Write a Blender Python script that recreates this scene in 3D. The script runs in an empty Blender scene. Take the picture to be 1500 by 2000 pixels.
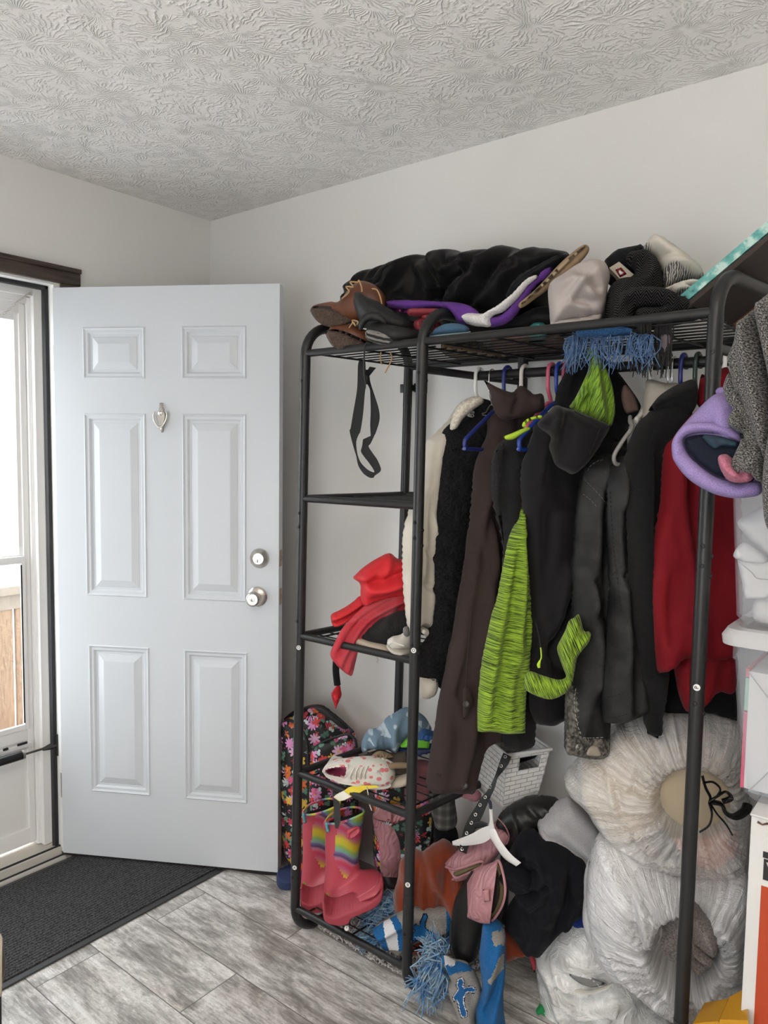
import bpy, bmesh, math, random
import numpy as np
from mathutils import Vector, Matrix, noise
from mathutils.geometry import delaunay_2d_cdt

random.seed(7); np.random.seed(7)
scene = bpy.context.scene
C = scene.collection
PI = math.pi

# ---------------------------------------------------------------- camera
FPX = 1460.0
_th, _p, _r = math.radians(38.204), math.radians(4.333), math.radians(0.813)
CAM = Vector((0, 0, 1.4805))
FWD = Vector((-math.sin(_th)*math.cos(_p), math.cos(_th)*math.cos(_p), -math.sin(_p)))
_r0 = Vector((math.cos(_th), math.sin(_th), 0)); _u0 = _r0.cross(FWD)
RIGHT = math.cos(_r)*_r0 + math.sin(_r)*_u0
UP = -math.sin(_r)*_r0 + math.cos(_r)*_u0
cd = bpy.data.cameras.new('camera'); cam = bpy.data.objects.new('camera', cd); C.objects.link(cam)
cd.sensor_fit = 'VERTICAL'; cd.sensor_height = 36; cd.lens = FPX*36/2000
cd.clip_start = 0.03; cd.clip_end = 200
m3 = Matrix((RIGHT, UP, -FWD)).transposed()
cam.matrix_world = Matrix.Translation(CAM) @ m3.to_4x4()
scene.camera = cam

# ---------------------------------------------------------------- light and exposure
scene.view_settings.view_transform = 'Standard'; scene.view_settings.look = 'None'
scene.view_settings.gamma = 1; scene.view_settings.use_curve_mapping = False
scene.view_settings.exposure = 0.5
w = bpy.data.worlds.new('overcast_sky'); scene.world = w; w.use_nodes = True
bg = w.node_tree.nodes['Background']; bg.inputs[0].default_value = (0.93, 0.97, 1.0, 1); bg.inputs[1].default_value = 4.3
def portal(name, loc, size, rot):
    l = bpy.data.lights.new(name, 'AREA'); l.shape = 'RECTANGLE'; l.size, l.size_y = size
    l.cycles.is_portal = True
    o = bpy.data.objects.new(name, l); C.objects.link(o); o.location = loc; o.rotation_euler = rot
portal('doorway_daylight', (-2.70, 0.94, 1.06), (1.95, 0.8), (0, -PI/2, 0))
portal('window_daylight', (-.5, -1.95, 1.0), (1.7, 1.5), (PI/2, 0, 0))
l = bpy.data.lights.new('added_uplight', 'AREA'); l.shape = 'DISK'; l.size = .26; l.energy = 46; l.color = (1.0, .90, .80)
o = bpy.data.objects.new('added_uplight', l); C.objects.link(o); o.location = (.05, -.45, 1.80); o.rotation_euler = (PI, 0, 0)   # warm light added out of view to brighten the ceiling
scene.cycles.max_bounces = 10; scene.cycles.diffuse_bounces = 6; scene.cycles.transparent_max_bounces = 16
scene.cycles.caustics_reflective = False; scene.cycles.caustics_refractive = False

# ---------------------------------------------------------------- helpers: points
def ray(px, py):
    return FWD + RIGHT*((px-750)/FPX) - UP*((py-1000)/FPX)
def at(px, py, Y=None, X=None, Z=None):
    """the point of the photo's pixel on a plane of the room"""
    d = ray(px, py)
    t = Y/d.y if Y is not None else (X/d.x if X is not None else (Z-CAM.z)/d.z)
    return CAM + d*t
class Fr:
    """an upright working plane through a point, turned about the vertical"""
    def __init__(s, px, py, Y, turn=0, tilt=0):
        s.o = at(px, py, Y=Y)
        h = Vector((CAM.x-s.o.x, CAM.y-s.o.y, 0)).normalized()
        h = Vector((0, -1, 0)) if turn is None else Matrix.Rotation(math.radians(turn), 3, 'Z') @ h
        s.u = Vector((0, 0, 1)).cross(h).normalized()
        s.n = Matrix.Rotation(math.radians(-tilt), 3, s.u) @ h
        s.v = s.n.cross(s.u)
    def uv(s, px, py):
        d = ray(px, py); t = (s.o-CAM).dot(s.n)/d.dot(s.n); p = CAM+d*t-s.o
        return (p.dot(s.u), p.dot(s.v))
    def p(s, u, v, w=0): return s.o + s.u*u + s.v*v + s.n*w
    def at(s, px, py, w=0):
        u, v = s.uv(px, py); return s.p(u, v, w)

# ---------------------------------------------------------------- helpers: objects
def tag(o, label, cat, group=None):
    o['label'] = label; o['category'] = cat
    if group: o['group'] = group
    return o
def thing(name, label, cat, loc, group=None):
    o = bpy.data.objects.new(name, None); C.objects.link(o); o.location = loc; o.empty_display_size = .05
    return tag(o, label, cat, group)
def wloc(o):
    v = Vector((0, 0, 0))
    while o is not None: v += o.location; o = o.parent
    return v
def link(name, V, Fc, mats, parent=None, smooth=True, uv=None, mi=None, base=None, sharp=None):
    """one mesh object from world-space vertices"""
    V = np.asarray(V, float).reshape(-1, 3)
    me = bpy.data.meshes.new(name)
    if parent is not None: loc = Vector((0, 0, 0)); off = wloc(parent)
    else:
        loc = Vector(base) if base is not None else Vector((V[:,0].mean(), V[:,1].mean(), V[:,2].min()))
        off = loc
    me.from_pydata((V-np.array(off)).tolist(), [], [tuple(f) for f in Fc])
    for m in (mats if isinstance(mats, (list, tuple)) else [mats]): me.materials.append(m)
    if mi is not None and len(mi) == len(me.polygons): me.polygons.foreach_set('material_index', mi)
    if uv is not None:
        l = me.uv_layers.new(name='UVMap'); idx = np.empty(len(me.loops), int); me.loops.foreach_get('vertex_index', idx)
        l.data.foreach_set('uv', np.asarray(uv, float)[idx].ravel())
    bm = bmesh.new(); bm.from_mesh(me); bmesh.ops.recalc_face_normals(bm, faces=bm.faces); bm.to_mesh(me); bm.free()
    me.polygons.foreach_set('use_smooth', [bool(smooth)]*len(me.polygons))
    if sharp is not None and smooth:
        me.set_sharp_from_angle(angle=math.radians(sharp))
    me.update()
    o = bpy.data.objects.new(name, me); C.objects.link(o); o.location = loc if parent is None else (0, 0, 0)
    if parent is not None: o.parent = parent
    return o
def struct(o): o['kind'] = 'structure'; return o
def copy_tree(o, parent=None):
    c = o.copy(); C.objects.link(c)
    if parent: c.parent = parent
    for ch in list(o.children): copy_tree(ch, c)
    return c
def catmull(P, n=6, closed=False):
    P = [Vector(p) for p in P]; N = len(P); out = []
    if N < 3: return P
    for i in range(N if closed else N-1):
        if closed: a, b, c, d = P[(i-1) % N], P[i], P[(i+1) % N], P[(i+2) % N]
        else: a, b, c, d = P[max(i-1, 0)], P[i], P[i+1], P[min(i+2, N-1)]
        for k in range(n):
            t = k/n
            out.append(0.5*((2*b)+(c-a)*t+(2*a-5*b+4*c-d)*t*t+(3*b-a-3*c+d)*t**3))
    if not closed: out.append(P[-1])
    return out
class MB:
    """collects shapes into one mesh"""
    def __init__(s): s.v = []; s.f = []; s.mi = []; s.cur = 0
    def add(s, V, Fc):
        n = len(s.v); s.v += [tuple(p) for p in V]; s.f += [tuple(i+n for i in f) for f in Fc]; s.mi += [s.cur]*len(Fc); return s
    def box(s, a, b, M=None):
        (x0, y0, z0), (x1, y1, z1) = a, b
        V = [Vector(p) for p in ((x0,y0,z0),(x1,y0,z0),(x1,y1,z0),(x0,y1,z0),(x0,y0,z1),(x1,y0,z1),(x1,y1,z1),(x0,y1,z1))]
        if M is not None: V = [M @ p for p in V]
        return s.add(V, [(0,3,2,1),(4,5,6,7),(0,1,5,4),(1,2,6,5),(2,3,7,6),(3,0,4,7)])
    def cbox(s, a, b, c=.003, M=None):
        """a box with chamfered edges"""
        bm = bmesh.new(); g = bmesh.ops.create_cube(bm, size=1)
        for v in bm.verts:
            for i in range(3): v.co[i] = a[i]+(v.co[i]+.5)*(b[i]-a[i])
        bmesh.ops.bevel(bm, geom=bm.edges[:], offset=c, segments=2, affect='EDGES', profile=.6)
        bm.verts.index_update()
        V = [(M @ v.co if M is not None else v.co.copy()) for v in bm.verts]; Fc = [[v.index for v in f.verts] for f in bm.faces]
        bm.free(); return s.add(V, Fc)
    def loft(s, rings, cap=(True, True), closed=True):
        n = len(rings[0]); V = [p for r in rings for p in r]; Fc = []
        for i in range(len(rings)-1):
            for j in range(n if closed else n-1):
                k = (j+1) % n; Fc.append((i*n+j, i*n+k, (i+1)*n+k, (i+1)*n+j))
        if cap[0]: Fc.append(tuple(range(n-1, -1, -1)))
        if cap[1]: Fc.append(tuple(range((len(rings)-1)*n, len(rings)*n)))
        return s.add(V, Fc)
    def tube(s, pts, r, seg=8, closed=False, smooth=0, flat=1.0, up=None):
        P = [Vector(p) for p in pts]
        if smooth:
            if isinstance(r, (list, tuple)):
                r = list(np.interp(np.linspace(0, len(P)-1, (len(P)-1)*smooth+1), range(len(P)), r))
            P = catmull(P, smooth, closed)
        n = len(P); R = r if isinstance(r, (list, tuple)) else [r]*n
        T = []
        for i in range(n):
            a = P[i-1] if (i > 0 or closed) else P[0]; b = P[(i+1) % n] if (i < n-1 or closed) else P[-1]
            t = b-a; T.append(t.normalized() if t.length > 1e-9 else Vector((0, 0, 1)))
        ref = Vector(up) if up is not None else (Vector((0, 0, 1)) if abs(T[0].z) < .9 else Vector((1, 0, 0)))
        nrm = (ref - T[0]*ref.dot(T[0])).normalized(); rings = []
        for i in range(n):
            if up is not None:
                q = Vector(up) - T[i]*Vector(up).dot(T[i])
                if q.length > 1e-4: nrm = q.normalized()
            else: nrm = (nrm - T[i]*nrm.dot(T[i])).normalized()
            b = T[i].cross(nrm)
            rings.append([P[i] + (nrm*flat*math.cos(a)+b*math.sin(a))*R[i] for a in [2*PI*k/seg for k in range(seg)]])
        if closed: rings.append(rings[0])
        return s.loft(rings, (not closed, not closed))
    def lathe(s, prof, M, seg=24):
        """prof: (radius, height) pairs turned about the local z of M"""
        rings = [[M @ Vector((r*math.cos(a), r*math.sin(a), z)) for a in [2*PI*k/seg for k in range(seg)]] for r, z in prof]
        return s.loft(rings)
    def prism(s, pts, d):
        """outline of 3D points pushed along d"""
        n = len(pts); P = [Vector(p) for p in pts]
        return s.loft([P, [p+Vector(d) for p in P]])
    def build(s, name, mats, parent=None, smooth=True, base=None, sharp=40):
        return link(name, s.v, s.f, mats, parent, smooth, mi=s.mi, base=base, sharp=sharp)
def frame_at(p, z, x=None):
    """matrix at p whose z axis is the given direction"""
    z = Vector(z).normalized(); x = Vector(x) if x is not None else (Vector((0, 0, 1)) if abs(z.z) < .9 else Vector((1, 0, 0)))
    x = (x - z*x.dot(z)).normalized(); y = z.cross(x)
    M = Matrix((x, y, z)).transposed().to_4x4(); M.translation = Vector(p); return M

# ---------------------------------------------------------------- helpers: soft shapes
def seg_dist(P, A, B):
    d = B-A; L = (d*d).sum(1)+1e-12
    t = np.clip(((P[:,None,:]-A[None])*d[None]).sum(2)/L, 0, 1)
    q = A[None]+t[...,None]*d[None]
    return np.sqrt(((P[:,None,:]-q)**2).sum(2)).min(1)
def polydist(P, L):
    L = np.asarray(L, float)
    if len(L) == 1: return np.sqrt(((P-L[0])**2).sum(1))
    return seg_dist(P, L[:-1], L[1:])
def npnoise(x, y, sc, seed=0.0):
    return np.array([noise.noise(Vector((a*sc, b*sc, seed))) for a, b in zip(x, y)])
def cloth(name, pts, fr, mat, T=.05, R=None, s=.012, folds=(), nz=(.004, 12), parent=None, smooth=5, bow=None, seed=None, back=1.0, warp=None, off=0.0, tflat=0.0, drape=0.0):
    """a solid soft piece: a traced outline at its own distance, filled to thickness T, with folds and rumples.
    folds: (pixel path, width in metres, height in metres)"""
    seed = random.random()*50 if seed is None else seed
    uv = [fr.uv(*p[:2]) for p in pts]
    if smooth:
        q = [];N=len(uv); V2 = [Vector((a, b, 0)) for a, b in uv]
        cor = [len(p) > 2 for p in pts]
        for i in range(N):
            a, b, c, d = V2[(i-1) % N], V2[i], V2[(i+1) % N], V2[(i+2) % N]
            if cor[i]: a = b+(b-c)*.3
            if cor[(i+1) % N]: d = c+(c-b)*.3
            for k in range(smooth):
                t = k/smooth
                q.append((0.5*((2*b)+(c-a)*t+(2*a-5*b+4*c-d)*t*t+(3*b-a-3*c+d)*t**3))[:2])
        uv = q
    uv = np.array(uv); out = []
    nx = np.roll(uv, -1, 0)
    for a, b in zip(uv, nx):
        k = max(1, int(round(np.hypot(*(b-a))/s)))
        for j in range(k): out.append(a+(b-a)*j/k)
    B = np.array(out)
    keep = [0]
    for i in range(1, len(B)):
        if np.hypot(*(B[i]-B[keep[-1]])) > s*.35: keep.append(i)
    B = B[keep]; nB = len(B)
    lo, hi = B.min(0), B.max(0)
    gx = []; row = 0; y = lo[1]
    while y < hi[1]:
        x = lo[0]+(s/2 if row % 2 else 0)
        while x < hi[0]: gx.append((x, y)); x += s
        y += s*.866; row += 1
    G = np.array(gx); Bn = np.roll(B, -1, 0)
    ins = np.zeros(len(G), bool)
    for a, b in zip(B, Bn):
        c = (a[1] > G[:,1]) != (b[1] > G[:,1])
        with np.errstate(divide='ignore', invalid='ignore'):
            ins ^= c & (G[:,0] < (b[0]-a[0])*(G[:,1]-a[1])/(b[1]-a[1])+a[0])
    G = G[ins]
    if len(G): G = G[seg_dist(G, B, Bn) > s*.55]
    allp = np.vstack([B, G]) if len(G) else B
    res = delaunay_2d_cdt([Vector(p) for p in allp], [], [list(range(nB))], 1, 1e-7)
    P = np.array([tuple(v) for v in res[0]]); tri = [tuple(f) for f in res[2]]
    d = seg_dist(P, B, Bn); R = R or T*.8
    e = np.clip(d/R, 0, 1)
    t = T/2*np.sqrt(np.clip(1-(1-e)**2, 0, 1))
    if tflat: t = np.maximum(t, tflat/2*(d > 1e-6))
    w0 = np.full(len(P), float(off)); soft = np.clip(d/(R*.6), 0, 1)
    if nz and nz[0]:
        w0 += (npnoise(P[:,0], P[:,1], nz[1], seed)+.5*npnoise(P[:,0], P[:,1], nz[1]*2.3, seed+9))*nz[0]*(.35+.65*soft)
    if drape:
        a_ = np.array([noise.noise(Vector((p[0]*22+1.5*noise.noise(Vector((p[0]*3, p[1]*5, seed))), p[1]*3.2, seed+3))) for p in P]); b_ = np.array([noise.noise(Vector((p[0]*38, p[1]*11, seed+17))) for p in P])
        c_ = np.array([noise.noise(Vector((p[0]*30+p[1]*30, p[1]*36-p[0]*18, seed+29))) for p in P])
        w0 += drape*(1-2*np.abs(a_)*1.6)*(.3+.7*soft) + drape*.45*b_*soft + drape*.35*np.maximum(0, c_)*soft
    for path, fw, fh in folds:
        L = np.array([tuple(p)[:2] for p in catmull([(*fr.uv(*p[:2]), 0) for p in path], 5)]) if len(path) > 2 else np.array([fr.uv(*p[:2]) for p in path])
        dd = polydist(P, L); w0 += 1.7*fh*np.exp(-(dd/fw)**2)*(.2+.8*soft)
    if bow is not None: w0 += np.array([bow(a, b) for a, b in P])
    U = P.copy()
    on = d < 1e-6
    V = []; idxb = np.zeros(len(P), int)
    for i in range(len(P)): V.append(fr.p(P[i,0], P[i,1], w0[i]+t[i]))
    for i in range(len(P)):
        if on[i]: idxb[i] = i
        else: idxb[i] = len(V); V.append(fr.p(P[i,0], P[i,1], w0[i]-t[i]*back)); 
    uvs = np.vstack([P, P[~on]])
    Fc = [f for f in tri]+[tuple(int(idxb[i]) for i in reversed(f)) for f in tri]
    if warp: V = [warp(v) for v in V]
    return link(name, V, Fc, mat, parent, True, uv=uvs)
def blob(name, c, rad, mat, parent=None, M=None, res=(40, 28), nz=(.01, 8), pw=1.0, fn=None, seed=0):
    """a lumpy ellipsoid; pw<1 squares it off"""
    nu, nv = res; V = []; Fc = []; c = Vector(c)
    def g(x): return math.copysign(abs(x)**pw, x)
    for j in range(nv+1):
        th = PI*j/nv
        for i in range(nu):
            ph = 2*PI*i/nu
            d = Vector((math.sin(th)*math.cos(ph), math.sin(th)*math.sin(ph), math.cos(th)))
            k = 1+nz[0]/max(rad)*noise.noise(d*nz[1]*max(rad)+Vector((seed, 0, 0)))*2
            q = Vector((g(d.x)*rad[0], g(d.y)*rad[1], g(d.z)*rad[2]))*k
            if fn: q = fn(q, d)
            if M is not None: q = M.to_3x3() @ q
            V.append(c+q)
    for j in range(nv):
        for i in range(nu):
            k = (i+1) % nu; a, b, e, f = j*nu+i, j*nu+k, (j+1)*nu+k, (j+1)*nu+i
            if j == 0: Fc.append((a, e, f))
            elif j == nv-1: Fc.append((a, b, f))
            else: Fc.append((a, b, e, f))
    # merge the poles
    for i in range(1, nu): pass
    V2 = np.array([tuple(p) for p in V]); V2[:nu] = V2[:nu].mean(0); V2[-nu:] = V2[-nu:].mean(0)
    Fc = [tuple(0 if x < nu else (nu*nv if x >= nu*nv else x) for x in f) for f in Fc]
    used = sorted({x for f in Fc for x in f}); mp = {x: k for k, x in enumerate(used)}
    return link(name, V2[used], [tuple(mp[x] for x in f) for f in Fc], mat, parent)
def strands(name, roots, mat, parent, n=40, length=.06, r=.0012, spread=.02, dirv=(0, 0, -1), curl=.012, seg=4, pts=5):
    """fringe: many fine yarns hanging from a line of root points"""
    mb = MB(); L = [Vector(p) for p in roots]
    for i in range(n):
        t = (i+random.random()*.6)/n*(len(L)-1); k = min(int(t), len(L)-2); p = L[k].lerp(L[k+1], t-k)
        d = Vector(dirv).normalized()+Vector((random.gauss(0, 1), random.gauss(0, 1), random.gauss(0, .6)))*spread*8
        d.normalize(); ln = length*(.75+.5*random.random()); P = [p]
        w_ = Vector((random.gauss(0, 1), random.gauss(0, 1), random.gauss(0, 1)))*curl
        for j in range(1, pts):
            s_ = j/(pts-1)
            P.append(p+d*ln*s_+w_*math.sin(s_*PI*1.3)+Vector((0, 0, -ln*.25*s_*s_)))
        mb.tube(P, [r]*(pts-1)+[r*.6], seg=seg)
    return mb.build(name, mat, parent)

# ---------------------------------------------------------------- helpers: materials
def mat(name, col, rough=.7, metal=0, bump=0, bscale=300, var=.0, vscale=8, col2=None, sheen=0, spec=.4, coat=0, alpha=1, trans=0, bdist=.002, detail=4, sub=0):
    m = bpy.data.materials.new(name); m.use_nodes = True; nt = m.node_tree; N = nt.nodes; Lk = nt.links
    b = N['Principled BSDF']
    b.inputs['Base Color'].default_value = (*col, 1); b.inputs['Roughness'].default_value = rough; b.inputs['Metallic'].default_value = metal
    b.inputs['Specular IOR Level'].default_value = spec; b.inputs['Sheen Weight'].default_value = sheen; b.inputs['Coat Weight'].default_value = coat
    b.inputs['Alpha'].default_value = alpha; b.inputs['Transmission Weight'].default_value = trans
    if sub: b.inputs['Subsurface Weight'].default_value = sub; b.inputs['Subsurface Radius'].default_value = (.02, .02, .02)
    tc = N.new('ShaderNodeTexCoord')
    if var or col2:
        n = N.new('ShaderNodeTexNoise'); n.inputs['Scale'].default_value = vscale; n.inputs['Detail'].default_value = detail
        Lk.new(tc.outputs['Object'], n.inputs['Vector'])
        r = N.new('ShaderNodeValToRGB'); r.color_ramp.elements[0].position = .3; r.color_ramp.elements[1].position = .7
        c2 = col2 or tuple(min(1, x*(1+var)) for x in col); c1 = col if col2 else tuple(x*(1-var) for x in col)
        r.color_ramp.elements[0].color = (*c1, 1); r.color_ramp.elements[1].color = (*c2, 1)
        Lk.new(n.outputs['Fac'], r.inputs['Fac']); Lk.new(r.outputs['Color'], b.inputs['Base Color'])
    if bump:
        n2 = N.new('ShaderNodeTexNoise'); n2.inputs['Scale'].default_value = bscale; n2.inputs['Detail'].default_value = 3
        Lk.new(tc.outputs['Object'], n2.inputs['Vector'])
        bp = N.new('ShaderNodeBump'); bp.inputs['Strength'].default_value = bump; bp.inputs['Distance'].default_value = bdist
        Lk.new(n2.outputs['Fac'], bp.inputs['Height']); Lk.new(bp.outputs['Normal'], b.inputs['Normal'])
    return m
class NT:
    """small wrapper to wire node materials"""
    def __init__(s, name):
        s.m = bpy.data.materials.new(name); s.m.use_nodes = True; s.nt = s.m.node_tree; s.b = s.nt.nodes['Principled BSDF']
        s.tc = s.nt.nodes.new('ShaderNodeTexCoord')
    def n(s, typ, _in=None, **kw):
        nd = s.nt.nodes.new('ShaderNode'+typ)
        for k, v in kw.items(): setattr(nd, k, v)
        for k, v in (_in or {}).items():
            if hasattr(v, 'is_output'): s.nt.links.new(v, nd.inputs[k])
            else: nd.inputs[k].default_value = v
        return nd
    def math(s, op, a, b=0.0, c=0.0):
        nd = s.n('Math', operation=op)
        for i, v in enumerate((a, b, c)):
            if hasattr(v, 'is_output'): s.nt.links.new(v, nd.inputs[i])
            else: nd.inputs[i].default_value = v
        return nd.outputs[0]
    def ramp(s, fac, stops, interp='LINEAR'):
        nd = s.n('ValToRGB', {'Fac': fac}); cr = nd.color_ramp; cr.interpolation = interp
        while len(cr.elements) < len(stops): cr.elements.new(.5)
        for e, (p, c) in zip(cr.elements, stops): e.position = p; e.color = (*c, 1) if len(c) == 3 else c
        return nd.outputs['Color']
    def mix(s, fac, a, b, blend='MIX'):
        nd = s.n('Mix', data_type='RGBA', blend_type=blend)
        for k, v in ((0, fac), (6, a), (7, b)):
            if hasattr(v, 'is_output'): s.nt.links.new(v, nd.inputs[k])
            else: nd.inputs[k].default_value = v if k == 0 else ((*v, 1) if len(v) == 3 else v)
        return nd.outputs[2]
    def set(s, **kw):
        for k, v in kw.items():
            k = k.replace('_', ' ')
            if hasattr(v, 'is_output'): s.nt.links.new(v, s.b.inputs[k])
            else: s.b.inputs[k].default_value = (*v, 1) if isinstance(v, tuple) and len(v) == 3 else v
        return s.m
    def bump(s, h, strength=.5, dist=.003):
        return s.n('Bump', {'Height': h, 'Strength': strength, 'Distance': dist}).outputs[0]
    def mapping(s, src, scale=(1, 1, 1), rot=(0, 0, 0), loc=(0, 0, 0)):
        return s.n('Mapping', {'Vector': src, 'Scale': scale, 'Rotation': rot, 'Location': loc}).outputs[0]
def proj(P):
    q = Vector(P)-CAM; d = q.dot(FWD); return 750+FPX*q.dot(RIGHT)/d, 1000-FPX*q.dot(UP)/d
def inpoly(x, y, L):
    c = False
    for i in range(len(L)):
        (x0, y0), (x1, y1) = L[i-1], L[i]
        if (y0 > y) != (y1 > y) and x < (x1-x0)*(y-y0)/(y1-y0)+x0: c = not c
    return c
def paint(o, jobs, front=True):
    """give the faces inside a traced patch of the cloth its own dye (material slot)"""
    me = o.data; off = wloc(o)
    slots = {}
    for m, poly in jobs:
        if m.name not in slots: me.materials.append(m); slots[m.name] = len(me.materials)-1
    for f in me.polygons:
        c = f.center+off
        if front and f.normal.dot(CAM-c) < 0: continue
        x, y = proj(c)
        for m, poly in jobs:
            if inpoly(x, y, poly): f.material_index = slots[m.name]; break
def limb(name, secs, m, parent=None, n=6, seg=24, open0=0, nz=(0, 20), pw=1.0, base=None, build=True, seed=0, capr=True):
    """a rounded solid through traced cross sections: (ax, ay, bx, by, Y, half depth); open0 = wall inset when the first end is open"""
    S = []
    for ax, ay, bx, by, Y, hw in secs:
        A = at(ax, ay, Y=Y); d2 = ray(bx, by)
        h = Vector((CAM.x-A.x, CAM.y-A.y, 0)).normalized(); t = (A-CAM).dot(h)/d2.dot(h); B = CAM+d2*t
        S.append((A, B, hw))
    As = catmull([s[0] for s in S], n); Bs = catmull([s[1] for s in S], n); H = list(np.interp(np.linspace(0, len(S)-1, len(As)), range(len(S)), [s[2] for s in S]))
    rings = []
    def ring(A, B, hw, k=1.0):
        c = (A+B)/2; e = (A-B)/2; h = (CAM-c).normalized(); N = h-e*(h.dot(e)/max(e.length_squared, 1e-12)); N.normalize(); out = []
        for j in range(seg):
            a = 2*PI*j/seg; ca, sa = math.cos(a), math.sin(a)
            ca = math.copysign(abs(ca)**pw, ca); sa = math.copysign(abs(sa)**pw, sa)
            p = c+e*ca*k+N*hw*sa*k
            if nz[0]: p = p+(p-c).normalized()*nz[0]*noise.noise(p*nz[1]+Vector((seed, 0, 0)))
            out.append(p)
        return out
    for A, B, hw in zip(As, Bs, H): rings.append(ring(A, B, hw))
    if open0:
        c = (As[0]+Bs[0])/2; pre = []
        for j in (min(len(As)-1, int(n*1.6)), min(len(As)-1, n//2), 0):
            e = (As[j]-Bs[j]); k = max(.2, 1-2*open0/max(e.length, 1e-4)); pre.append(ring(As[j], Bs[j], max(.002, H[j]-open0), 1) if False else ring(As[j], Bs[j], H[j], k))
        rings = pre+rings
    mb = MB(); mb.loft(rings)
    if not build: return mb
    return mb.build(name, m, parent, True, base=base, sharp=60)
def pxtube(name, pts, r, m, parent=None, seg=10, smooth=5, flat=1.0, up=None, closed=False):
    mb = MB(); mb.tube([at(p[0], p[1], Y=p[2]) for p in pts], r, seg, closed=closed, smooth=smooth, flat=flat, up=up); return mb.build(name, m, parent)
def ribbon(pts, wd, th=.0015, smooth=6):
    """flat strap through (px, py, Y, half width px dx, dy) edges"""
    L = catmull([at(p[0], p[1], Y=p[4]) for p in pts], smooth); R = catmull([at(p[2], p[3], Y=p[4]) for p in pts], smooth)
    rings = []
    for a, b in zip(L, R):
        h = (CAM-(a+b)/2).normalized()*th
        rings.append([a+h, b+h, b-h, a-h])
    mb = MB(); mb.loft(rings); return mb
# ---------------------------------------------------------------- cloth materials
def fabric(name, col, var=.12, rough=.85, sheen=.03, bump=.35, bscale=900, **k): return mat(name, col, rough, var=var, vscale=7, sheen=sheen, bump=bump, bscale=bscale, bdist=.0008, spec=.14, **k)
def heather(name, c1, c2, su=14, sv=190, rot=0.0, lo=.42, hi=.58, bump=.4):
    t = NT(name); v = t.mapping(t.tc.outputs['UV'], rot=(0, 0, rot)); v = t.mapping(v, (su, sv, 1))
    n = t.n('TexNoise', {'Vector': v, 'Scale': 1.6, 'Detail': 4.0, 'Roughness': .7}).outputs['Fac']
    return t.set(Base_Color=t.ramp(n, [(lo, c1), (hi, c2)]), Roughness=.85, Specular_IOR_Level=.2, Sheen_Weight=.1, Normal=t.bump(n, bump, .0012))
def knit(name, c1, c2, sc=420):
    t = NT(name); n = t.n('TexNoise', {'Vector': t.tc.outputs['Object'], 'Scale': sc, 'Detail': 3.0}).outputs['Fac']
    return t.set(Base_Color=t.ramp(n, [(.38, c1), (.62, c2)]), Roughness=.9, Sheen_Weight=.06, Specular_IOR_Level=.12, Normal=t.bump(n, .8, .002))

from mathutils.bvhtree import BVHTree
def surf(objs):
    V = []; Fc = []
    for o in (objs if isinstance(objs, (list, tuple)) else [objs]):
        n = len(V); off = wloc(o); V += [v.co+off for v in o.data.vertices]; Fc += [[i+n for i in f.vertices] for f in o.data.polygons]
    return BVHTree.FromPolygons(V, Fc)
def hit(bv, px, py, lift=.001):
    d = ray(px, py).normalized(); r = bv.ray_cast(CAM, d)
    if r[0] is None:
        r = bv.find_nearest(CAM+d*1.9); return r[0]+r[1]*lift
    n = r[1] if r[1].dot(d) < 0 else -r[1]
    return r[0]+n*lift
def stitches(bv, paths, m, parent, name='stitching', L=.006, gap=.004, r=.0006, lift=.0004):
    mb_ = MB()
    for path in paths:
        P = [hit(bv, q.x, q.y, lift) for q in catmull([(x, y, 0) for x, y in path], 10)]
        d = [0]
        for a, b in zip(P, P[1:]): d.append(d[-1]+(b-a).length)
        def pt(s_):
            k = max(0, min(len(P)-2, int(np.searchsorted(d, s_))-1)); q = (s_-d[k])/max(1e-9, d[k+1]-d[k]); return P[k].lerp(P[k+1], q)
        s_ = 0
        while s_+L < d[-1]: mb_.tube([pt(s_), pt(s_+L)], r, 5); s_ += L+gap
    return mb_.build(name, m, parent)
def seam(bv, paths, m, parent, name='seam', r=.0011, lift=.0003, nn=8):
    mb_ = MB()
    for path in paths: mb_.tube([hit(bv, q.x, q.y, lift) for q in catmull([(x, y, 0) for x, y in path], nn)], r, 6)
    return mb_.build(name, m, parent)
# ================================================================ SETTING
XL, YB, XR, YF, HC = -2.528, 2.03, 1.75, -1.9, 2.432
def wall_paint(name, col):
    t = NT(name); n = t.n('TexNoise', {'Vector': t.tc.outputs['Object'], 'Scale': 180.0, 'Detail': 3.0})
    return t.set(Base_Color=col, Roughness=.55, Normal=t.bump(n.outputs['Fac'], .12, .002))
M_wall = wall_paint('wall_paint', (.76, .752, .735))
M_white = mat('white_paint', (.86, .855, .84), .4, bump=.04, bscale=60)
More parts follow.
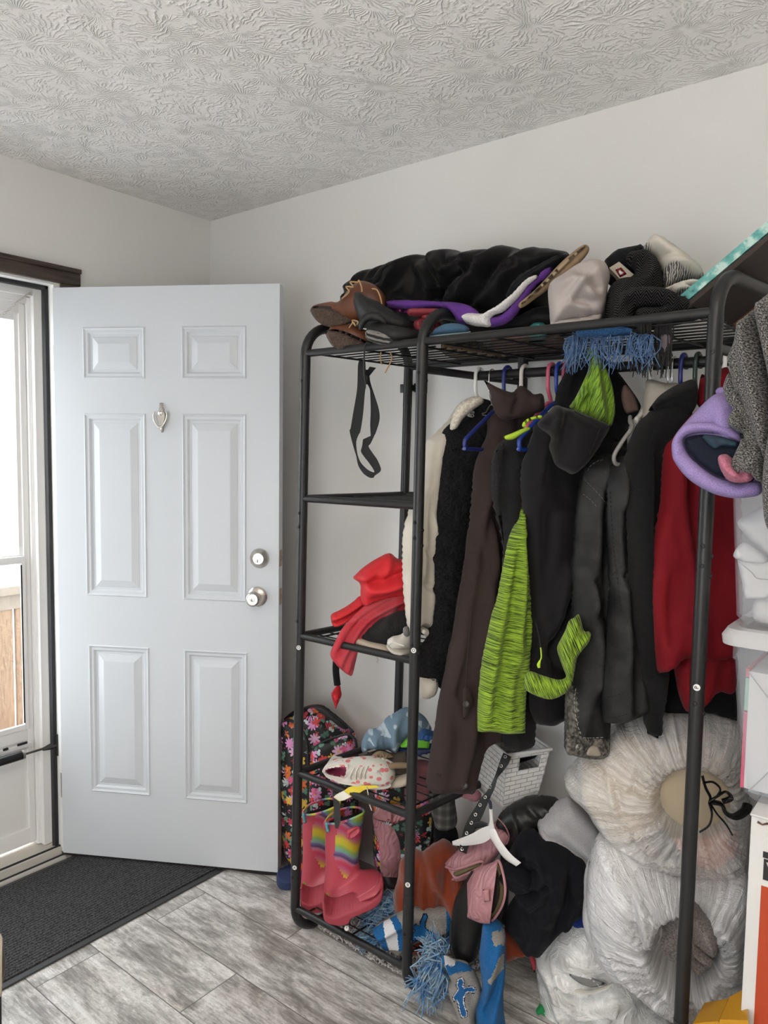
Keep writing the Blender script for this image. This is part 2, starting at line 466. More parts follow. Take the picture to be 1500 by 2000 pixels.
# ceiling with a stomped crow's-foot plaster texture
t = NT('stomped_plaster')
P_ = t.tc.outputs['Object']
hs = []
for sc, k, sd in ((6.0, 34.0, 0.0), (7.6, 30.0, 3.7)):
    vec = t.mapping(P_, (sc, sc, sc), loc=(sd, sd*1.7, 0))
    wob = t.n('TexNoise', {'Vector': vec, 'Scale': 1.6, 'Detail': 2.0}).outputs['Color']
    vec2 = t.n('VectorMath', {0: vec, 1: t.n('VectorMath', {0: wob, 'Scale': .35}, operation='SCALE').outputs[0]}, operation='ADD').outputs[0]
    vo = t.n('TexVoronoi', {'Vector': vec2, 'Scale': 1.0, 'Randomness': 1.0}, voronoi_dimensions='2D')
    df = t.n('VectorMath', {0: vec2, 1: vo.outputs['Position']}, operation='SUBTRACT').outputs[0]
    xyz = t.n('SeparateXYZ', {0: df}).outputs
    ang = t.math('ARCTAN2', xyz[1], xyz[0])
    n1 = t.n('TexNoise', {'Vector': vec, 'Scale': 5.0, 'Detail': 3.0}).outputs['Fac']
    s_ = t.math('SINE', t.math('ADD', t.math('MULTIPLY', ang, k), t.math('MULTIPLY', n1, 14.0)))
    s_ = t.math('POWER', t.math('ADD', t.math('MULTIPLY', s_, .5), .5), 2.2)
    brk = t.n('TexNoise', {'Vector': vec, 'Scale': 3.3, 'Detail': 4.0}).outputs['Fac']
    msk = t.n('MapRange', {'Value': brk, 'From Min': .44, 'From Max': .56}).outputs[0]
    rad = t.n('MapRange', {'Value': vo.outputs['Distance'], 'From Min': .04, 'From Max': .16}).outputs[0]
    hs.append(t.math('MULTIPLY', t.math('MULTIPLY', s_, msk), rad))
h_ = t.math('MAXIMUM', hs[0], hs[1])
M_ceil = t.set(Base_Color=(.86, .85, .835), Roughness=.8, Normal=t.bump(h_, .8, .004))
# floor: weathered whitewashed planks laid along the long wall
t = NT('weathered_plank_vinyl')
P_ = t.tc.outputs['Object']
br = t.n('TexBrick', {'Vector': t.mapping(P_, loc=(1.57, -1.345+.195*20, 0)), 'Color1': (0, 0, 0, 1), 'Color2': (1, 1, 1, 1), 'Mortar': (.5, .5, .5, 1), 'Scale': 1.0, 'Mortar Size': .0013, 'Mortar Smooth': 0.0, 'Bias': 0.0, 'Brick Width': 1.22, 'Row Height': .195}, offset=.315, offset_frequency=2, squash=1.0)
rnd = br.outputs['Color']
shift = t.n('VectorMath', {0: P_, 1: t.n('VectorMath', {0: rnd, 'Scale': 7.0}, operation='SCALE').outputs[0]}, operation='ADD').outputs[0]
g1 = t.n('TexNoise', {'Vector': t.mapping(shift, (3.0, 9.0, 1)), 'Scale': 1.5, 'Detail': 8.0, 'Roughness': .68, 'Distortion': .4}).outputs['Fac']
g2 = t.n('TexNoise', {'Vector': t.mapping(shift, (9, 75, 1)), 'Scale': 2.0, 'Detail': 5.0, 'Roughness': .7}).outputs['Fac']
g3 = t.n('TexNoise', {'Vector': t.mapping(shift, (3, 6, 1)), 'Scale': 1.0, 'Detail': 3.0}).outputs['Fac']
g4 = t.n('TexNoise', {'Vector': t.mapping(shift, (30, 60, 1)), 'Scale': 1.6, 'Detail': 5.0, 'Roughness': .75}).outputs['Fac']
base = t.ramp(t.math('ADD', t.math('MULTIPLY', g1, .66), t.math('MULTIPLY', g2, .34)), [(.38, (.20, .185, .168)), (.46, (.36, .345, .325)), (.53, (.60, .585, .56)), (.61, (.82, .81, .79))])
flk = t.math('MULTIPLY', t.n('MapRange', {'Value': g4, 'From Min': .56, 'From Max': .60}).outputs[0], t.n('MapRange', {'Value': g1, 'From Min': .44, 'From Max': .58}).outputs[0])
base = t.mix(t.math('MULTIPLY', flk, .8), base, (.88, .875, .86))
chip = t.math('MULTIPLY', t.n('MapRange', {'Value': g4, 'From Min': .42, 'From Max': .36}).outputs[0], .55)
base = t.mix(chip, base, (.25, .23, .21))
tan = t.mix(t.n('MapRange', {'Value': g3, 'From Min': .5, 'From Max': .75, 'To Max': .45}).outputs[0], base, (.62, .53, .46), 'MULTIPLY')
tone = t.mix(.35, tan, t.mix(rnd, (.72, .71, .70), (1, 1, 1)), 'MULTIPLY')
seam = t.mix(br.outputs['Fac'], tone, (.10, .09, .085))
M_floor = t.set(Base_Color=seam, Roughness=.42, Normal=t.bump(t.math('SUBTRACT', g2, t.math('MULTIPLY', br.outputs['Fac'], 2.0)), .25, .0015))
def slab(name, a, b, m):
    return struct(MB().box(a, b).build(name, m, base=(0, 0, 0), smooth=False))
slab('floor', (XL-.13, YF-.1, -.06), (XR+.1, YB+.1, 0), M_floor)
slab('ceiling', (XL-.13, YF-.1, HC), (XR+.1, YB+.1, HC+.08), M_ceil)
slab('wall_back', (XL-.13, YB, 0), (XR+.1, YB+.1, HC), M_wall)
slab('wall_right', (XR, YF, 0), (XR+.1, YB, HC), M_wall)
DY0, DY1, DZ = .53, 1.352, 2.05           # doorway
mb = MB(); mb.box((XL-.13, DY1+.02, 0), (XL, YB, HC)); mb.box((XL-.13, YF, 0), (XL, DY0-.02, HC)); mb.box((XL-.13, DY0-.02, DZ+.02), (XL, DY1+.02, HC))
struct(mb.build('wall_left', M_wall, base=(0, 0, 0), smooth=False))
WX0, WX1, WZ0, WZ1 = -1.35, .35, .25, 1.75  # window behind the camera
mb = MB(); mb.box((XL-.13, YF-.1, 0), (WX0, YF, HC)); mb.box((WX1, YF-.1, 0), (XR+.1, YF, HC)); mb.box((WX0, YF-.1, 0), (WX1, YF, WZ0)); mb.box((WX0, YF-.1, WZ1), (WX1, YF, HC))
struct(mb.build('wall_front', M_wall, base=(0, 0, 0), smooth=False))
wr = bpy.data.objects.new('window_1', None); C.objects.link(wr); wr.location = ((WX0+WX1)/2, YF, WZ0); struct(wr)
mb = MB()
for x in (WX0, (WX0+WX1)/2-.025, WX1-.05): mb.box((x, YF-.09, WZ0), (x+.05, YF-.01, WZ1))
for z in (WZ0, WZ1-.05): mb.box((WX0, YF-.088, z), (WX1, YF-.012, z+.05))
mb.build('window_frame', M_white, wr, False)
# doorway: jamb, stop, sill, dark wood casing
M_walnut = NT('dark_walnut_casing'); t = M_walnut
gr = t.n('TexNoise', {'Vector': t.mapping(t.tc.outputs['Object'], (9, 2, 40)), 'Scale': 3.0, 'Detail': 6.0}).outputs['Fac']
M_walnut = t.set(Base_Color=t.ramp(gr, [(.3, (.028, .019, .015)), (.7, (.085, .058, .047))]), Roughness=.45)
mb = MB()
mb.cbox((XL, DY0-.09, DZ+.008), (XL+.018, DY1+.092, DZ+.058), .004); mb.cbox((XL, DY0-.09, DZ+.05), (XL+.026, DY1+.092, DZ+.066), .003)
struct(mb.build('trim_1', M_walnut))
mb = MB(); mb.cbox((XL, DY1+.022, 0), (XL+.018, DY1+.092, DZ+.008), .004); struct(mb.build('trim_2', M_walnut))
mb = MB(); mb.cbox((XL, DY0-.09, 0), (XL+.018, DY0-.022, DZ+.008), .004); struct(mb.build('trim_3', M_walnut))
mb = MB()
mb.box((XL-.13, DY1, .02), (XL, DY1+.02, DZ+.02)); mb.box((XL-.13, DY0-.02, .02), (XL, DY0, DZ+.02)); mb.box((XL-.13, DY0, DZ), (XL, DY1, DZ+.02))
struct(mb.build('trim_4', M_white, smooth=False))
M_seal = mat('black_weatherstrip', (.02, .02, .022), .6)
mb = MB(); mb.cbox((XL-.058, DY1-.014, .03), (XL-.034, DY1, DZ), .003); mb.cbox((XL-.058, DY0, DZ-.014), (XL-.034, DY1, DZ), .003); mb.cbox((XL-.058, DY0, .03), (XL-.034, DY0+.014, DZ), .003)
struct(mb.build('trim_5', M_seal))
M_sill = NT('aluminium_sill'); t = M_sill
wv = t.n('TexWave', {'Vector': t.mapping(t.tc.outputs['Object'], (1, 0, 0)), 'Scale': 38.0}, wave_type='BANDS').outputs['Fac']
M_sill = t.set(Base_Color=(.62, .59, .54), Roughness=.4, Metallic=.1, Normal=t.bump(wv, .5, .004))
mb = MB(); mb.cbox((XL-.16, DY0, -.01), (XL-.045, DY1, .028), .004); mb.cbox((XL-.045, DY0, -.01), (XL-.012, DY1, .036), .006); mb.cbox((XL-.012, DY0, -.01), (XL+.02, DY1, .012), .004)
struct(mb.build('trim_6', M_sill))
mb = MB(); mb.cbox((XL-.03, DY0, .034), (XL-.022, DY1, .04), .001); mb.cbox((XL-.002, DY0, .01), (XL+.004, DY1, .016), .001)
struct(mb.build('trim_7', M_seal))

# ---------------------------------------------------------------- entry door, swung open into the room
M_door = mat('door_white_enamel', (.59, .622, .66), .33, bump=.03, bscale=25)
DA = Vector((-2.528, 1.349, .02)); DD = Vector((.8637, .504, 0)).normalized(); DN = Vector((DD.y, -DD.x, 0)); DW, DH, DT = .806, 2.02, .044
def dp(u, z, w=0): return DA+DD*u+Vector((0, 0, 1))*z+DN*w
door = bpy.data.objects.new('door_1', None); C.objects.link(door); door.location = DA; struct(door)
panels = [(.108, .335, 1.709, 1.885), (.465, .692, 1.709, 1.885), (.108, .335, .953, 1.592), (.465, .692, .953, 1.592), (.112, .339, .240, .777), (.467, .696, .240, .777)]
def door_face(w0, sg):
    us = sorted({0, DW}|{p[i] for p in panels for i in (0, 1)}); 
    mb_ = MB()
    cols = [(.108, .339), (.465, .696)]
    V = []; Fc = []
    # stiles and rails around the panels
    def quad(u0, u1, z0, z1): mb_.add([dp(u0, z0, w0), dp(u1, z0, w0), dp(u1, z1, w0), dp(u0, z1, w0)], [(0, 1, 2, 3)])
    quad(0, .108, 0, DH); quad(.339, .465, 0, DH); quad(.696, DW, 0, DH)
    for c0, c1 in cols:
        zs = sorted([(p[2], p[3], p[0], p[1]) for p in panels if abs(p[0]-c0) < .02]); z = 0
        for z0, z1, a, b in zs:
            quad(c0, c1, z, z0); z = z1
            if a > c0+.0005: quad(c0, a, z0, z1)
            if b < c1-.0005: quad(b, c1, z0, z1)
        quad(c0, c1, z, DH)
    for u0, u1, z0, z1 in panels:
        prev = None
        for ins, dep in ((0, 0), (.004, .0035), (.010, -.001), (.018, -.001), (.024, -.0075), (.032, -.0075), (.034, -.006), (.056, .0015), (.058, .0018)):
            r = [dp(u0+ins, z0+ins, w0+sg*dep), dp(u1-ins, z0+ins, w0+sg*dep), dp(u1-ins, z1-ins, w0+sg*dep), dp(u0+ins, z1-ins, w0+sg*dep)]
            if prev: mb_.add(prev+r, [(i, (i+1) % 4, 4+(i+1) % 4, 4+i) for i in range(4)])
            prev = r
        mb_.add(prev, [(0, 1, 2, 3)])
    return mb_
mb = door_face(0, 1); m2 = door_face(-DT, -1); mb.add(m2.v, m2.f)
def strip(a, b, c, d): mb.add([a, b, c, d], [(0, 1, 2, 3)])
strip(dp(0,0), dp(0,DH), dp(0,DH,-DT), dp(0,0,-DT)); strip(dp(DW,0), dp(DW,DH), dp(DW,DH,-DT), dp(DW,0,-DT))
strip(dp(0,DH), dp(DW,DH), dp(DW,DH,-DT), dp(0,DH,-DT)); strip(dp(0,0), dp(DW,0), dp(DW,0,-DT), dp(0,0,-DT))
mb.build('door_panel', M_door, door, False)
M_nickel = mat('brushed_nickel', (.60, .57, .53), .28, 1.0, bump=.05, bscale=400)
M_dark = mat('dark_slot', (.015, .014, .013), .6)
Mo = frame_at(dp(.739, 1.106, 0), DN, (0, 0, 1))
mb = MB(); mb.lathe([(0, 0), (.0335, 0), (.0335, .004), (.030, .010), (.021, .019), (.020, .021), (.0185, .0195), (0, .0195)], Mo, 36)
db = mb.build('deadbolt', M_nickel, door)
mb = MB(); mb.lathe([(0, .0195), (.010, .0195), (.0095, .0225), (0, .023)], Mo @ Matrix.Translation((-.006, 0, 0)), 20); mb.build('lock_cylinder', M_nickel, db)
mb = MB(); mb.box((-.011, -.0012, .0229), (-.002, .0012, .0236), Mo); mb.build('keyhole', M_dark, db, False)
Mo = frame_at(dp(.732, .974, 0), DN, (0, 0, 1))
mb = MB(); mb.lathe([(0, 0), (.0335, 0), (.0335, .004), (.026, .010), (.013, .013), (.012, .026), (.018, .032), (.0255, .044), (.0255, .054), (.022, .060), (.0195, .0615), (.0185, .060), (0, .060)], Mo, 36)
kb = mb.build('door_knob', M_nickel, door)
mb = MB(); mb.lathe([(0, .060), (.0075, .060), (.007, .0625), (0, .063)], Mo, 20); mb.build('lock_cylinder', M_nickel, kb)
mb = MB(); mb.box((-.005, -.001, .0629), (.005, .001, .0635), Mo); mb.build('keyhole', M_dark, kb, False)
for z, hgt in ((1.106, .028), (.974, .028)):
    mb = MB(); Me = frame_at(dp(DW, z, -DT/2), DD, (0, 0, 1)); mb.cbox((-hgt, -.0125, 0), (hgt, .0125, .0015), .0006, Me); mb.lathe([(0, 0), (.008, 0), (.008, .004), (0, .004)], Me, 12)
    mb.build('latch_plate', mat('worn_brass', (.35, .27, .18), .4, .9), door)
# knocker: urn-shaped plate with a hinged ring
Mo = frame_at(dp(.393, 1.577, 0), DN, (0, 0, 1))
mb = MB()
outl = [(.052, 0), (.050, .006), (.036, .005), (.033, .008), (.024, .009), (.018, .017), (.006, .019), (-.012, .014), (-.028, .008), (-.034, .005), (-.046, .006), (-.05, 0)]
pts = outl+[(a, -b) for a, b in reversed(outl[1:-1])]
mb.loft([[Mo @ Vector((a, b, 0)) for a, b in pts], [Mo @ Vector((a, b, .004)) for a, b in pts], [Mo @ Vector((a*.86, b*.75, .009)) for a, b in pts]])
mb.lathe([(0, .008), (.0085, .008), (.008, .013), (.004, .015), (0, .0135)], Mo @ Matrix.Translation((.016, 0, 0)), 20)
kn = mb.build('door_knocker', M_nickel, door)
mb = MB(); mb.tube([Mo @ Vector(p) for p in ((.022, .019, .010), (.012, .024, .013), (-.006, .022, .015), (-.024, .012, .016), (-.032, 0, .016), (-.024, -.012, .016), (-.006, -.022, .015), (.012, -.024, .013), (.022, -.019, .010))], [.0022, .0028, .003, .003, .004, .003, .003, .0028, .0022], 10, smooth=4)
mb.lathe([(0, -.004), (.006, -.003), (.006, .004), (0, .005)], Mo @ Matrix.Translation((-.034, 0, .012)), 14); mb.build('knocker_ring', M_nickel, kn)
mb = MB()
for i in range(41):
    u = DW*i/40; pass
fr_pts = [dp(DW*i/40, -.012-.003*math.sin(i*.55)-.004*(i/40), -.010) for i in range(41)]; top_pts = [dp(DW*i/40, .004, -.010) for i in range(41)]
V = [p for p in top_pts]+[p for p in fr_pts]; V += [p-DN*.022 for p in V]
Fc = []
for i in range(40): Fc += [(i, i+1, 42+i, 41+i), (82+i, 82+41+i, 82+42+i, 83+i), (41+i, 42+i, 82+42+i, 82+41+i), (i, 82+i, 83+i, i+1)]
link('door_sweep', V, Fc, mat('dark_rubber', (.03, .028, .027), .7), door)
for z in (.25, 1.0, 1.78):
    mb = MB(); mb.tube([dp(-.004, z-.045, -.010), dp(-.004, z+.045, -.010)], .006, 10); mb.build('hinge', M_nickel, door)

# ---------------------------------------------------------------- storm door beyond the jamb
XS = -2.655
M_alu = mat('storm_white_aluminium', (.86, .86, .855), .35)
sd = bpy.data.objects.new('door_2', None); C.objects.link(sd); sd.location = (XS, (DY0+DY1)/2, .03); struct(sd)
mb = MB()
mb.cbox((XS-.03, 1.322, .029), (XS+.045, 1.3515, DZ-.001), .003); mb.cbox((XS-.03, DY0+.0005, .029), (XS+.045, .56, DZ-.001), .003)
mb.cbox((XS-.028, .558, DZ-.034), (XS+.043, 1.324, DZ-.0015), .003)
mb.build('door_frame', M_alu, sd)
mb = MB(); mb.cbox((XS-.02, 1.309, .032), (XS+.024, 1.3235, DZ-.036), .004); mb.cbox((XS-.02, .558, .032), (XS+.024, .572, DZ-.036), .004); mb.cbox((XS-.019, .57, DZ-.058), (XS+.023, 1.311, DZ-.033), .004)
mb.build('door_stop', M_alu, sd)
mb = MB()
mb.cbox((XS-.016, 1.286, .04), (XS+.012, 1.308, 1.99), .004); mb.cbox((XS-.016, .574, .04), (XS+.012, .60, 1.99), .004)
mb.cbox((XS-.015, .595, 1.955), (XS+.011, 1.29, 2.004), .004); mb.cbox((XS-.015, .595, .43), (XS+.011, 1.29, .475), .004); mb.cbox((XS-.015, .595, .041), (XS+.011, 1.29, .10), .004)
mb.cbox((XS-.012, .597, .095), (XS+.002, 1.288, .435), .003)
mb.cbox((XS+.010, .60, .41), (XS+.024, 1.30, .424), .003)
mb.build('door_leaf', M_alu, sd)
for z0, z1, dx in ((.474, 1.105, .006), (1.09, 1.957, -.010)):
    mb = MB()
    for a, b in (((XS+dx, 1.272, z0), (XS+dx+.014, 1.2875, z1)), ((XS+dx, .598, z0), (XS+dx+.014, .615, z1)), ((XS+dx+.0005, .61, z1-.026), (XS+dx+.0135, 1.275, z1-.0005)), ((XS+dx+.0005, .61, z0+.0005), (XS+dx+.0135, 1.275, z0+.02))): mb.cbox(a, b, .003)
    mb.build('sash', M_alu, sd)
mb = MB()
for y in (1.268,): mb.box((XS+.0195, y+.001, .50), (XS+.0205, y+.006, 1.075))
mb.build('glazing_gasket', M_seal, sd, False)
tg = NT('storm_glass'); gl = tg.n('BsdfGlossy', {'Roughness': .02}); tr = tg.n('BsdfTransparent', {'Color': (.97, .98, .98, 1)}); mx = tg.n('MixShader', {'Fac': .05}); tg.nt.links.new(tr.outputs[0], mx.inputs[1]); tg.nt.links.new(gl.outputs[0], mx.inputs[2]); tg.nt.links.new(mx.outputs[0], tg.nt.nodes['Material Output'].inputs[0])
for z0, z1, x in ((.49, 1.082, XS+.011), (1.105, 1.935, XS-.005)):
    mb = MB(); mb.box((x, .61, z0), (x+.004, 1.276, z1)); mb.build('glass_pane', tg.m, sd, False)
mb = MB(); mb.cbox((XS+.024, 1.24, .425), (XS+.030, 1.275, .433), .001); mb.build('clip', M_seal, sd)
mb = MB(); mb.cbox((XS+.024, 1.19, .4225), (XS+.030, 1.207, .431), .001); mb.build('clip', M_seal, sd)
# closer: black cylinder with a rod to a bracket on the jamb
cl = thing('door_closer', 'black pneumatic closer tube with rod to bracket on white jamb', 'door closer', (-2.575, 1.2, .42))
mb = MB(); bA = Vector((-2.57, 1.338, .412)); bB = Vector((-2.60, .86, .40)); dv_ = (bB-bA).normalized()
mb.tube([bA+dv_*.108, bA+dv_*.45], .0155, 20); mb.build('cylinder', mat('closer_black', (.012, .012, .013), .3), cl)
mb = MB(); mb.tube([bA+dv_*.03, bA+dv_*.12], .0042, 10); mb.build('rod', mat('dark_steel', (.12, .115, .11), .35, .8), cl)
mb = MB(); mb.lathe([(0, 0), (.0165, 0), (.0165, .008), (.008, .012), (0, .012)], frame_at(bA+dv_*.108, -dv_), 20); mb.build('end_cap', M_nickel, cl)
mb = MB(); mb.cbox((-2.587, DY1-.005, .375), (-2.553, DY1-.001, .455), .001); mb.tube([(-2.57, DY1-.004, .412), (-2.57, DY1-.05, .410)], [.016, .006], 4); mb.build('bracket', mat('closer_bracket', (.04, .038, .036), .45, .3), cl)
# safety chain spring at the head
ch = thing('door_chain', 'thin chromed chain with spring at the top of the storm door', 'chain', at(28, 590, X=-2.61))
mb = MB(); a_, b_ = at(61, 571, X=-2.60), at(33, 590, X=-2.615)
sp_ = [a_.lerp(b_, i/60)+Vector((0, math.cos(i*1.3), math.sin(i*1.3)))*.0035 for i in range(61)]
mb.tube(sp_, .0009, 6); mb.build('spring', M_nickel, ch)
mb = MB(); e_ = at(-30, 630, X=-2.62)
for i in range(14):
    c = b_.lerp(e_, (i+.5)/14)+Vector((0, 0, -.012*math.sin(PI*i/14))); dd = (e_-b_).normalized(); sid = Vector((0, 0, 1)) if i % 2 else Vector((1, 0, 0)); sid = (sid-dd*sid.dot(dd)).normalized()
    mb.tube([c+dd*.0075*math.cos(k*PI/5)+sid*.0032*math.sin(k*PI/5) for k in range(10)], .0009, 5, closed=True)
mb.build('links', M_nickel, ch)

lamp = thing('added_uplighter', 'unseen white uplighter added to brighten the ceiling', 'added lamp', (.05, -.45, 0))  # unseen stand and bowl, made up to carry the added ceiling light
mb = MB(); mb.lathe([(0,0),(.13,0),(.13,.012),(.02,.03),(.012,.05),(.012,1.70),(.03,1.72),(0,1.72)], Matrix.Translation((.05,-.45,0))); mb.build('stand', M_white, lamp)
mb = MB(); mb.lathe([(.02,1.70),(.10,1.72),(.165,1.79),(.175,1.83),(.165,1.83),(.09,1.73),(0,1.725)], Matrix.Translation((.05,-.45,0))); mb.build('bowl', M_white, lamp)

# ---------------------------------------------------------------- outside
M_snow = mat('snowy_ground', (.88, .89, .9), .8)
slab('ground', (-40, -40, -.40), (40, 40, -.35), M_snow)
tw = NT('weathered_cedar'); gn = tw.n('TexNoise', {'Vector': tw.mapping(tw.tc.outputs['Object'], (14, 14, 1.6)), 'Scale': 2.4, 'Detail': 5.0, 'Distortion': 1.2}).outputs['Fac']
M_cedar = tw.set(Base_Color=tw.ramp(tw.math('FRACT', tw.math('MULTIPLY', gn, 5.0)), [(0, (.20, .125, .075)), (.8, (.27, .18, .115)), (1, (.15, .09, .055))]), Roughness=.75)
M_capw = mat('pale_weathered_cap', (.24,.20,.16), .8, var=.1, vscale=12)
slab('porch_deck', (-4.35, -.6, -.3), (XL-.15, 3.0, -.02), mat('whitened_porch_boards', (.80, .80, .81), .8))  # deck colour whitened to bounce light up through the doorway
rl = thing('porch_railing', 'cedar porch railing with wide pickets outside the storm door', 'railing', (-4.0, 1.2, 0))
mb = MB(); mb.cbox((-4.08, -.4, .72), (-3.93, 2.9, .765), .005); mb.cbox((-4.05, -.4, .64), (-3.955, 2.9, .718), .003); mb.build('cap_rail', M_capw, rl)
mb = MB(); mb.cbox((-4.02, -.4, -.12), (-3.98, 2.9, -.06), .003); mb.build('bottom_rail', M_cedar, rl)
for k in range(18):
    mb = MB(); y0 = 1.876-.172*10+k*.172; mb.cbox((-3.985, y0, -.2), (-3.962, y0+.157, .66), .003); mb.build('picket', M_cedar, rl)
hb = thing('house', 'pale neighbouring house with a tan roof, far across the snow', 'house', (-24, 9, -.35))
M_siding = mat('pale_siding', (.82, .81, .78), .8)
mb = MB(); mb.box((-27, 2, -.35), (-21, 18, 2.0)); mb.build('wall', M_siding, hb, False)
mb = MB(); mb.add([(-20.4, 1.5, 1.95), (-20.4, 18.5, 1.95), (-24, 18.5, 3.3), (-24, 1.5, 3.3), (-27.6, 1.5, 1.95), (-27.6, 18.5, 1.95)], [(0, 1, 2, 3), (3, 2, 5, 4), (0, 3, 4), (1, 5, 2), (0, 4, 5, 1)]); mb.build('roof', mat('tan_shingles', (.42, .35, .28), .9, var=.15, vscale=3), hb, False)
for y in (7.4, 9.3, 12.5):
    mb = MB(); mb.cbox((-21.02, y, .35), (-20.95, y+.75, 1.45), .02); mb.build('window', mat('tan_shutter', (.45, .40, .30), .7), hb)
# ================================================================ CLOTHES RACK
M_rack = mat('charcoal_powder_coat', (.022, .022, .023), .38, .3, bump=.05, bscale=500, spec=.5)
M_wire = mat('black_wire', (.012, .012, .013), .4, .2)
M_stick = mat('white_sticker', (.75, .75, .73), .5); M_ink = mat('black_ink', (.02, .02, .02), .6)
YFp, YRp = 1.562, 1.985
def post_x(i, z, y):
    f = (z-.1)/1.65; x = [(-1.553, -1.524), (-1.128, -1.113), (-.417, -.413)][i]
    return x[0]+(x[1]-x[0])*f + [.055, .06, .06][i]*(y-YFp)/(YRp-YFp)
rack = thing('clothes_rack', 'tall charcoal metal clothes rack with wire shelves and hanging rail along the white wall', 'clothes rack', (-1.0, 1.77, 0))
ZT, ZB, RC = 1.848, .014, .085
for i in range(3):
    pts = []
    def arc(cy, cz, a0, a1):
        for k in range(9):
            a = a0+(a1-a0)*k/8; y, z = cy+RC*math.cos(a), cz+RC*math.sin(a); pts.append(Vector((post_x(i, z, y), y, z)))
    arc(YFp+RC, ZT-RC, PI, PI/2); arc(YRp-RC, ZT-RC, PI/2, 0); arc(YRp-RC, ZB+RC, 0, -PI/2); arc(YFp+RC, ZB+RC, -PI/2, -PI)
    mb = MB(); mb.tube(pts, .0145, 14, closed=True, flat=1.0); ef = mb.build('end_frame', M_rack, rack)
    for y in (YFp, YRp):
        for z in (.25, 1.70):
            mb = MB(); mb.tube([(post_x(i, z-.06, y), y, z-.06), (post_x(i, z+.06, y), y, z+.06)], .0152, 14); mb.build('tube_joint', M_rack, ef)
    for z in (.99, 1.27, 1.31, 1.69, .2):
        p = Vector((post_x(i, z, YFp), YFp-.0142, z)); mb = MB(); mb.lathe([(0, 0), (.005, 0), (.0045, .002), (0, .0028)], frame_at(p, (0, -1, 0)), 10); mb.build('bolt', M_wire, ef)
        p = Vector((post_x(i, z, YFp)+(.0142 if i else -.0142), YFp, z-.02)); mb = MB(); mb.lathe([(0, 0), (.005, 0), (.0045, .002), (0, .0028)], frame_at(p, (1 if i else -1, 0, 0)), 10); mb.build('bolt', M_wire, ef)
def rail_bar(i, j, y, z, r=.0105):
    mb = MB(); mb.tube([(post_x(i, z, y), y, z), (post_x(j, z, y), y, z)], r, 12); return mb
def wire_shelf(i, j, z, nm='wire_shelf', step=.042):
    for y in (YRp, YFp):
        mb = MB(); mb.tube([(post_x(i, z, y), y, z), (post_x(j, z, y), y, z)], .0105, 12); sh = mb.build('shelf_rail', M_rack, rack)
    mb = MB()
    n = int((YRp-YFp)/step)
    for k in range(1, n):
        y = YFp+(YRp-YFp)*k/n; mb.tube([(post_x(i, z, y)+.03, y, z), (post_x(j, z, y)-.03, y, z)], .0021, 6)
    L = post_x(j, z, YFp)-post_x(i, z, YFp); m = max(2, int(L/.17))
    for k in range(m+1):
        x = .04+(L-.08)*k/m; mb.tube([(post_x(i, z, YFp)+x, YFp, z-.004), (post_x(i, z, YRp)+x, YRp, z-.004)], .003, 6)
    mb.build('wire_grid', M_wire, sh)
for z in (.098, .525, .945, 1.352, 1.768): wire_shelf(0, 1, z)
wire_shelf(1, 2, 1.768)
for i in range(3):
    for z in ((1.352, .945, .525) if i == 0 else ((1.70, .525) if i == 1 else (1.70,))):
        mb = MB(); mb.tube([(post_x(i, z, YFp), YFp, z), (post_x(i, z, YRp), YRp, z)], .0105, 12); mb.build('crossbar', M_rack, rack)
YROD, ZROD = 1.775, 1.700
mb = MB(); mb.tube([(post_x(1, ZROD, YROD), YROD, ZROD), (post_x(2, ZROD, YROD), YROD, ZROD)], .0125, 16); mb.build('hanging_rod', M_rack, rack)
# wall bracket of the rear post
mb = MB()
for dx in (-.028, .028):
    x = post_x(0, 1.70, YRp)+dx; mb.cbox((x-.012, YRp+.010, 1.688), (x+.012, YRp+.014, 1.716), .001)
mb.box((post_x(0, 1.7, YRp)-.02, YRp+.006, 1.693), (post_x(0, 1.7, YRp)+.02, YRp+.045, 1.711)); mb.build('wall_bracket', M_rack, rack)
# small round assembly stickers with their letters
def sticker(p, nrm, ch, rot=0):
    M_ = frame_at(p, nrm, (0, 0, 1)); mb_ = MB(); mb_.lathe([(0, 0), (.0068, 0), (.0068, .0006), (0, .0006)], M_, 20); st = mb_.build('sticker', M_stick, rack)
    cu = bpy.data.curves.new('letter', 'FONT'); cu.body = ch; cu.size = .011; cu.align_x = 'CENTER'; cu.align_y = 'CENTER'; cu.offset = .0002
    tmp = bpy.data.objects.new('letter', cu); C.objects.link(tmp); dg = bpy.context.evaluated_depsgraph_get(); me = bpy.data.meshes.new_from_object(tmp.evaluated_get(dg)); bpy.data.objects.remove(tmp)
    R_ = Matrix.Rotation(rot, 4, 'Z'); 
    # text x -> viewer's right, y -> up
    Mx = Matrix((Vector((0, 0, 1)).cross(Vector(nrm)).normalized(), Vector((0, 0, 1)), Vector(nrm).normalized())).transposed().to_4x4(); Mx.translation = Vector(p)+Vector(nrm).normalized()*.0008
    V = [Mx @ R_ @ v.co for v in me.vertices]; link('letter', V, [tuple(f.vertices) for f in me.polygons], M_ink, st, False)
for i, px, py, ch, rot in ((2, 1352, 1337, 'P', PI/2), (1, 807, 1267, 'O', 0), (0, 584, 1262, 'O', 0), (0, 577, 1689, 'A', 0), (1, 805, 1725, 'B', 0)):
    q = at(px, py, Y=YFp); nr = Vector((CAM.x-q.x, CAM.y-q.y, 0)).normalized(); nr = (nr+Vector((0, -.6, 0))).normalized()
    c = Vector((post_x(i, q.z, YFp), YFp, q.z)); sticker(c+nr*.0148, nr, ch, rot)
q = at(680, 1817, Y=YFp); sticker(Vector((q.x, YFp-.007, q.z+.0095)), Vector((.2, -.7, .7)), 'J')
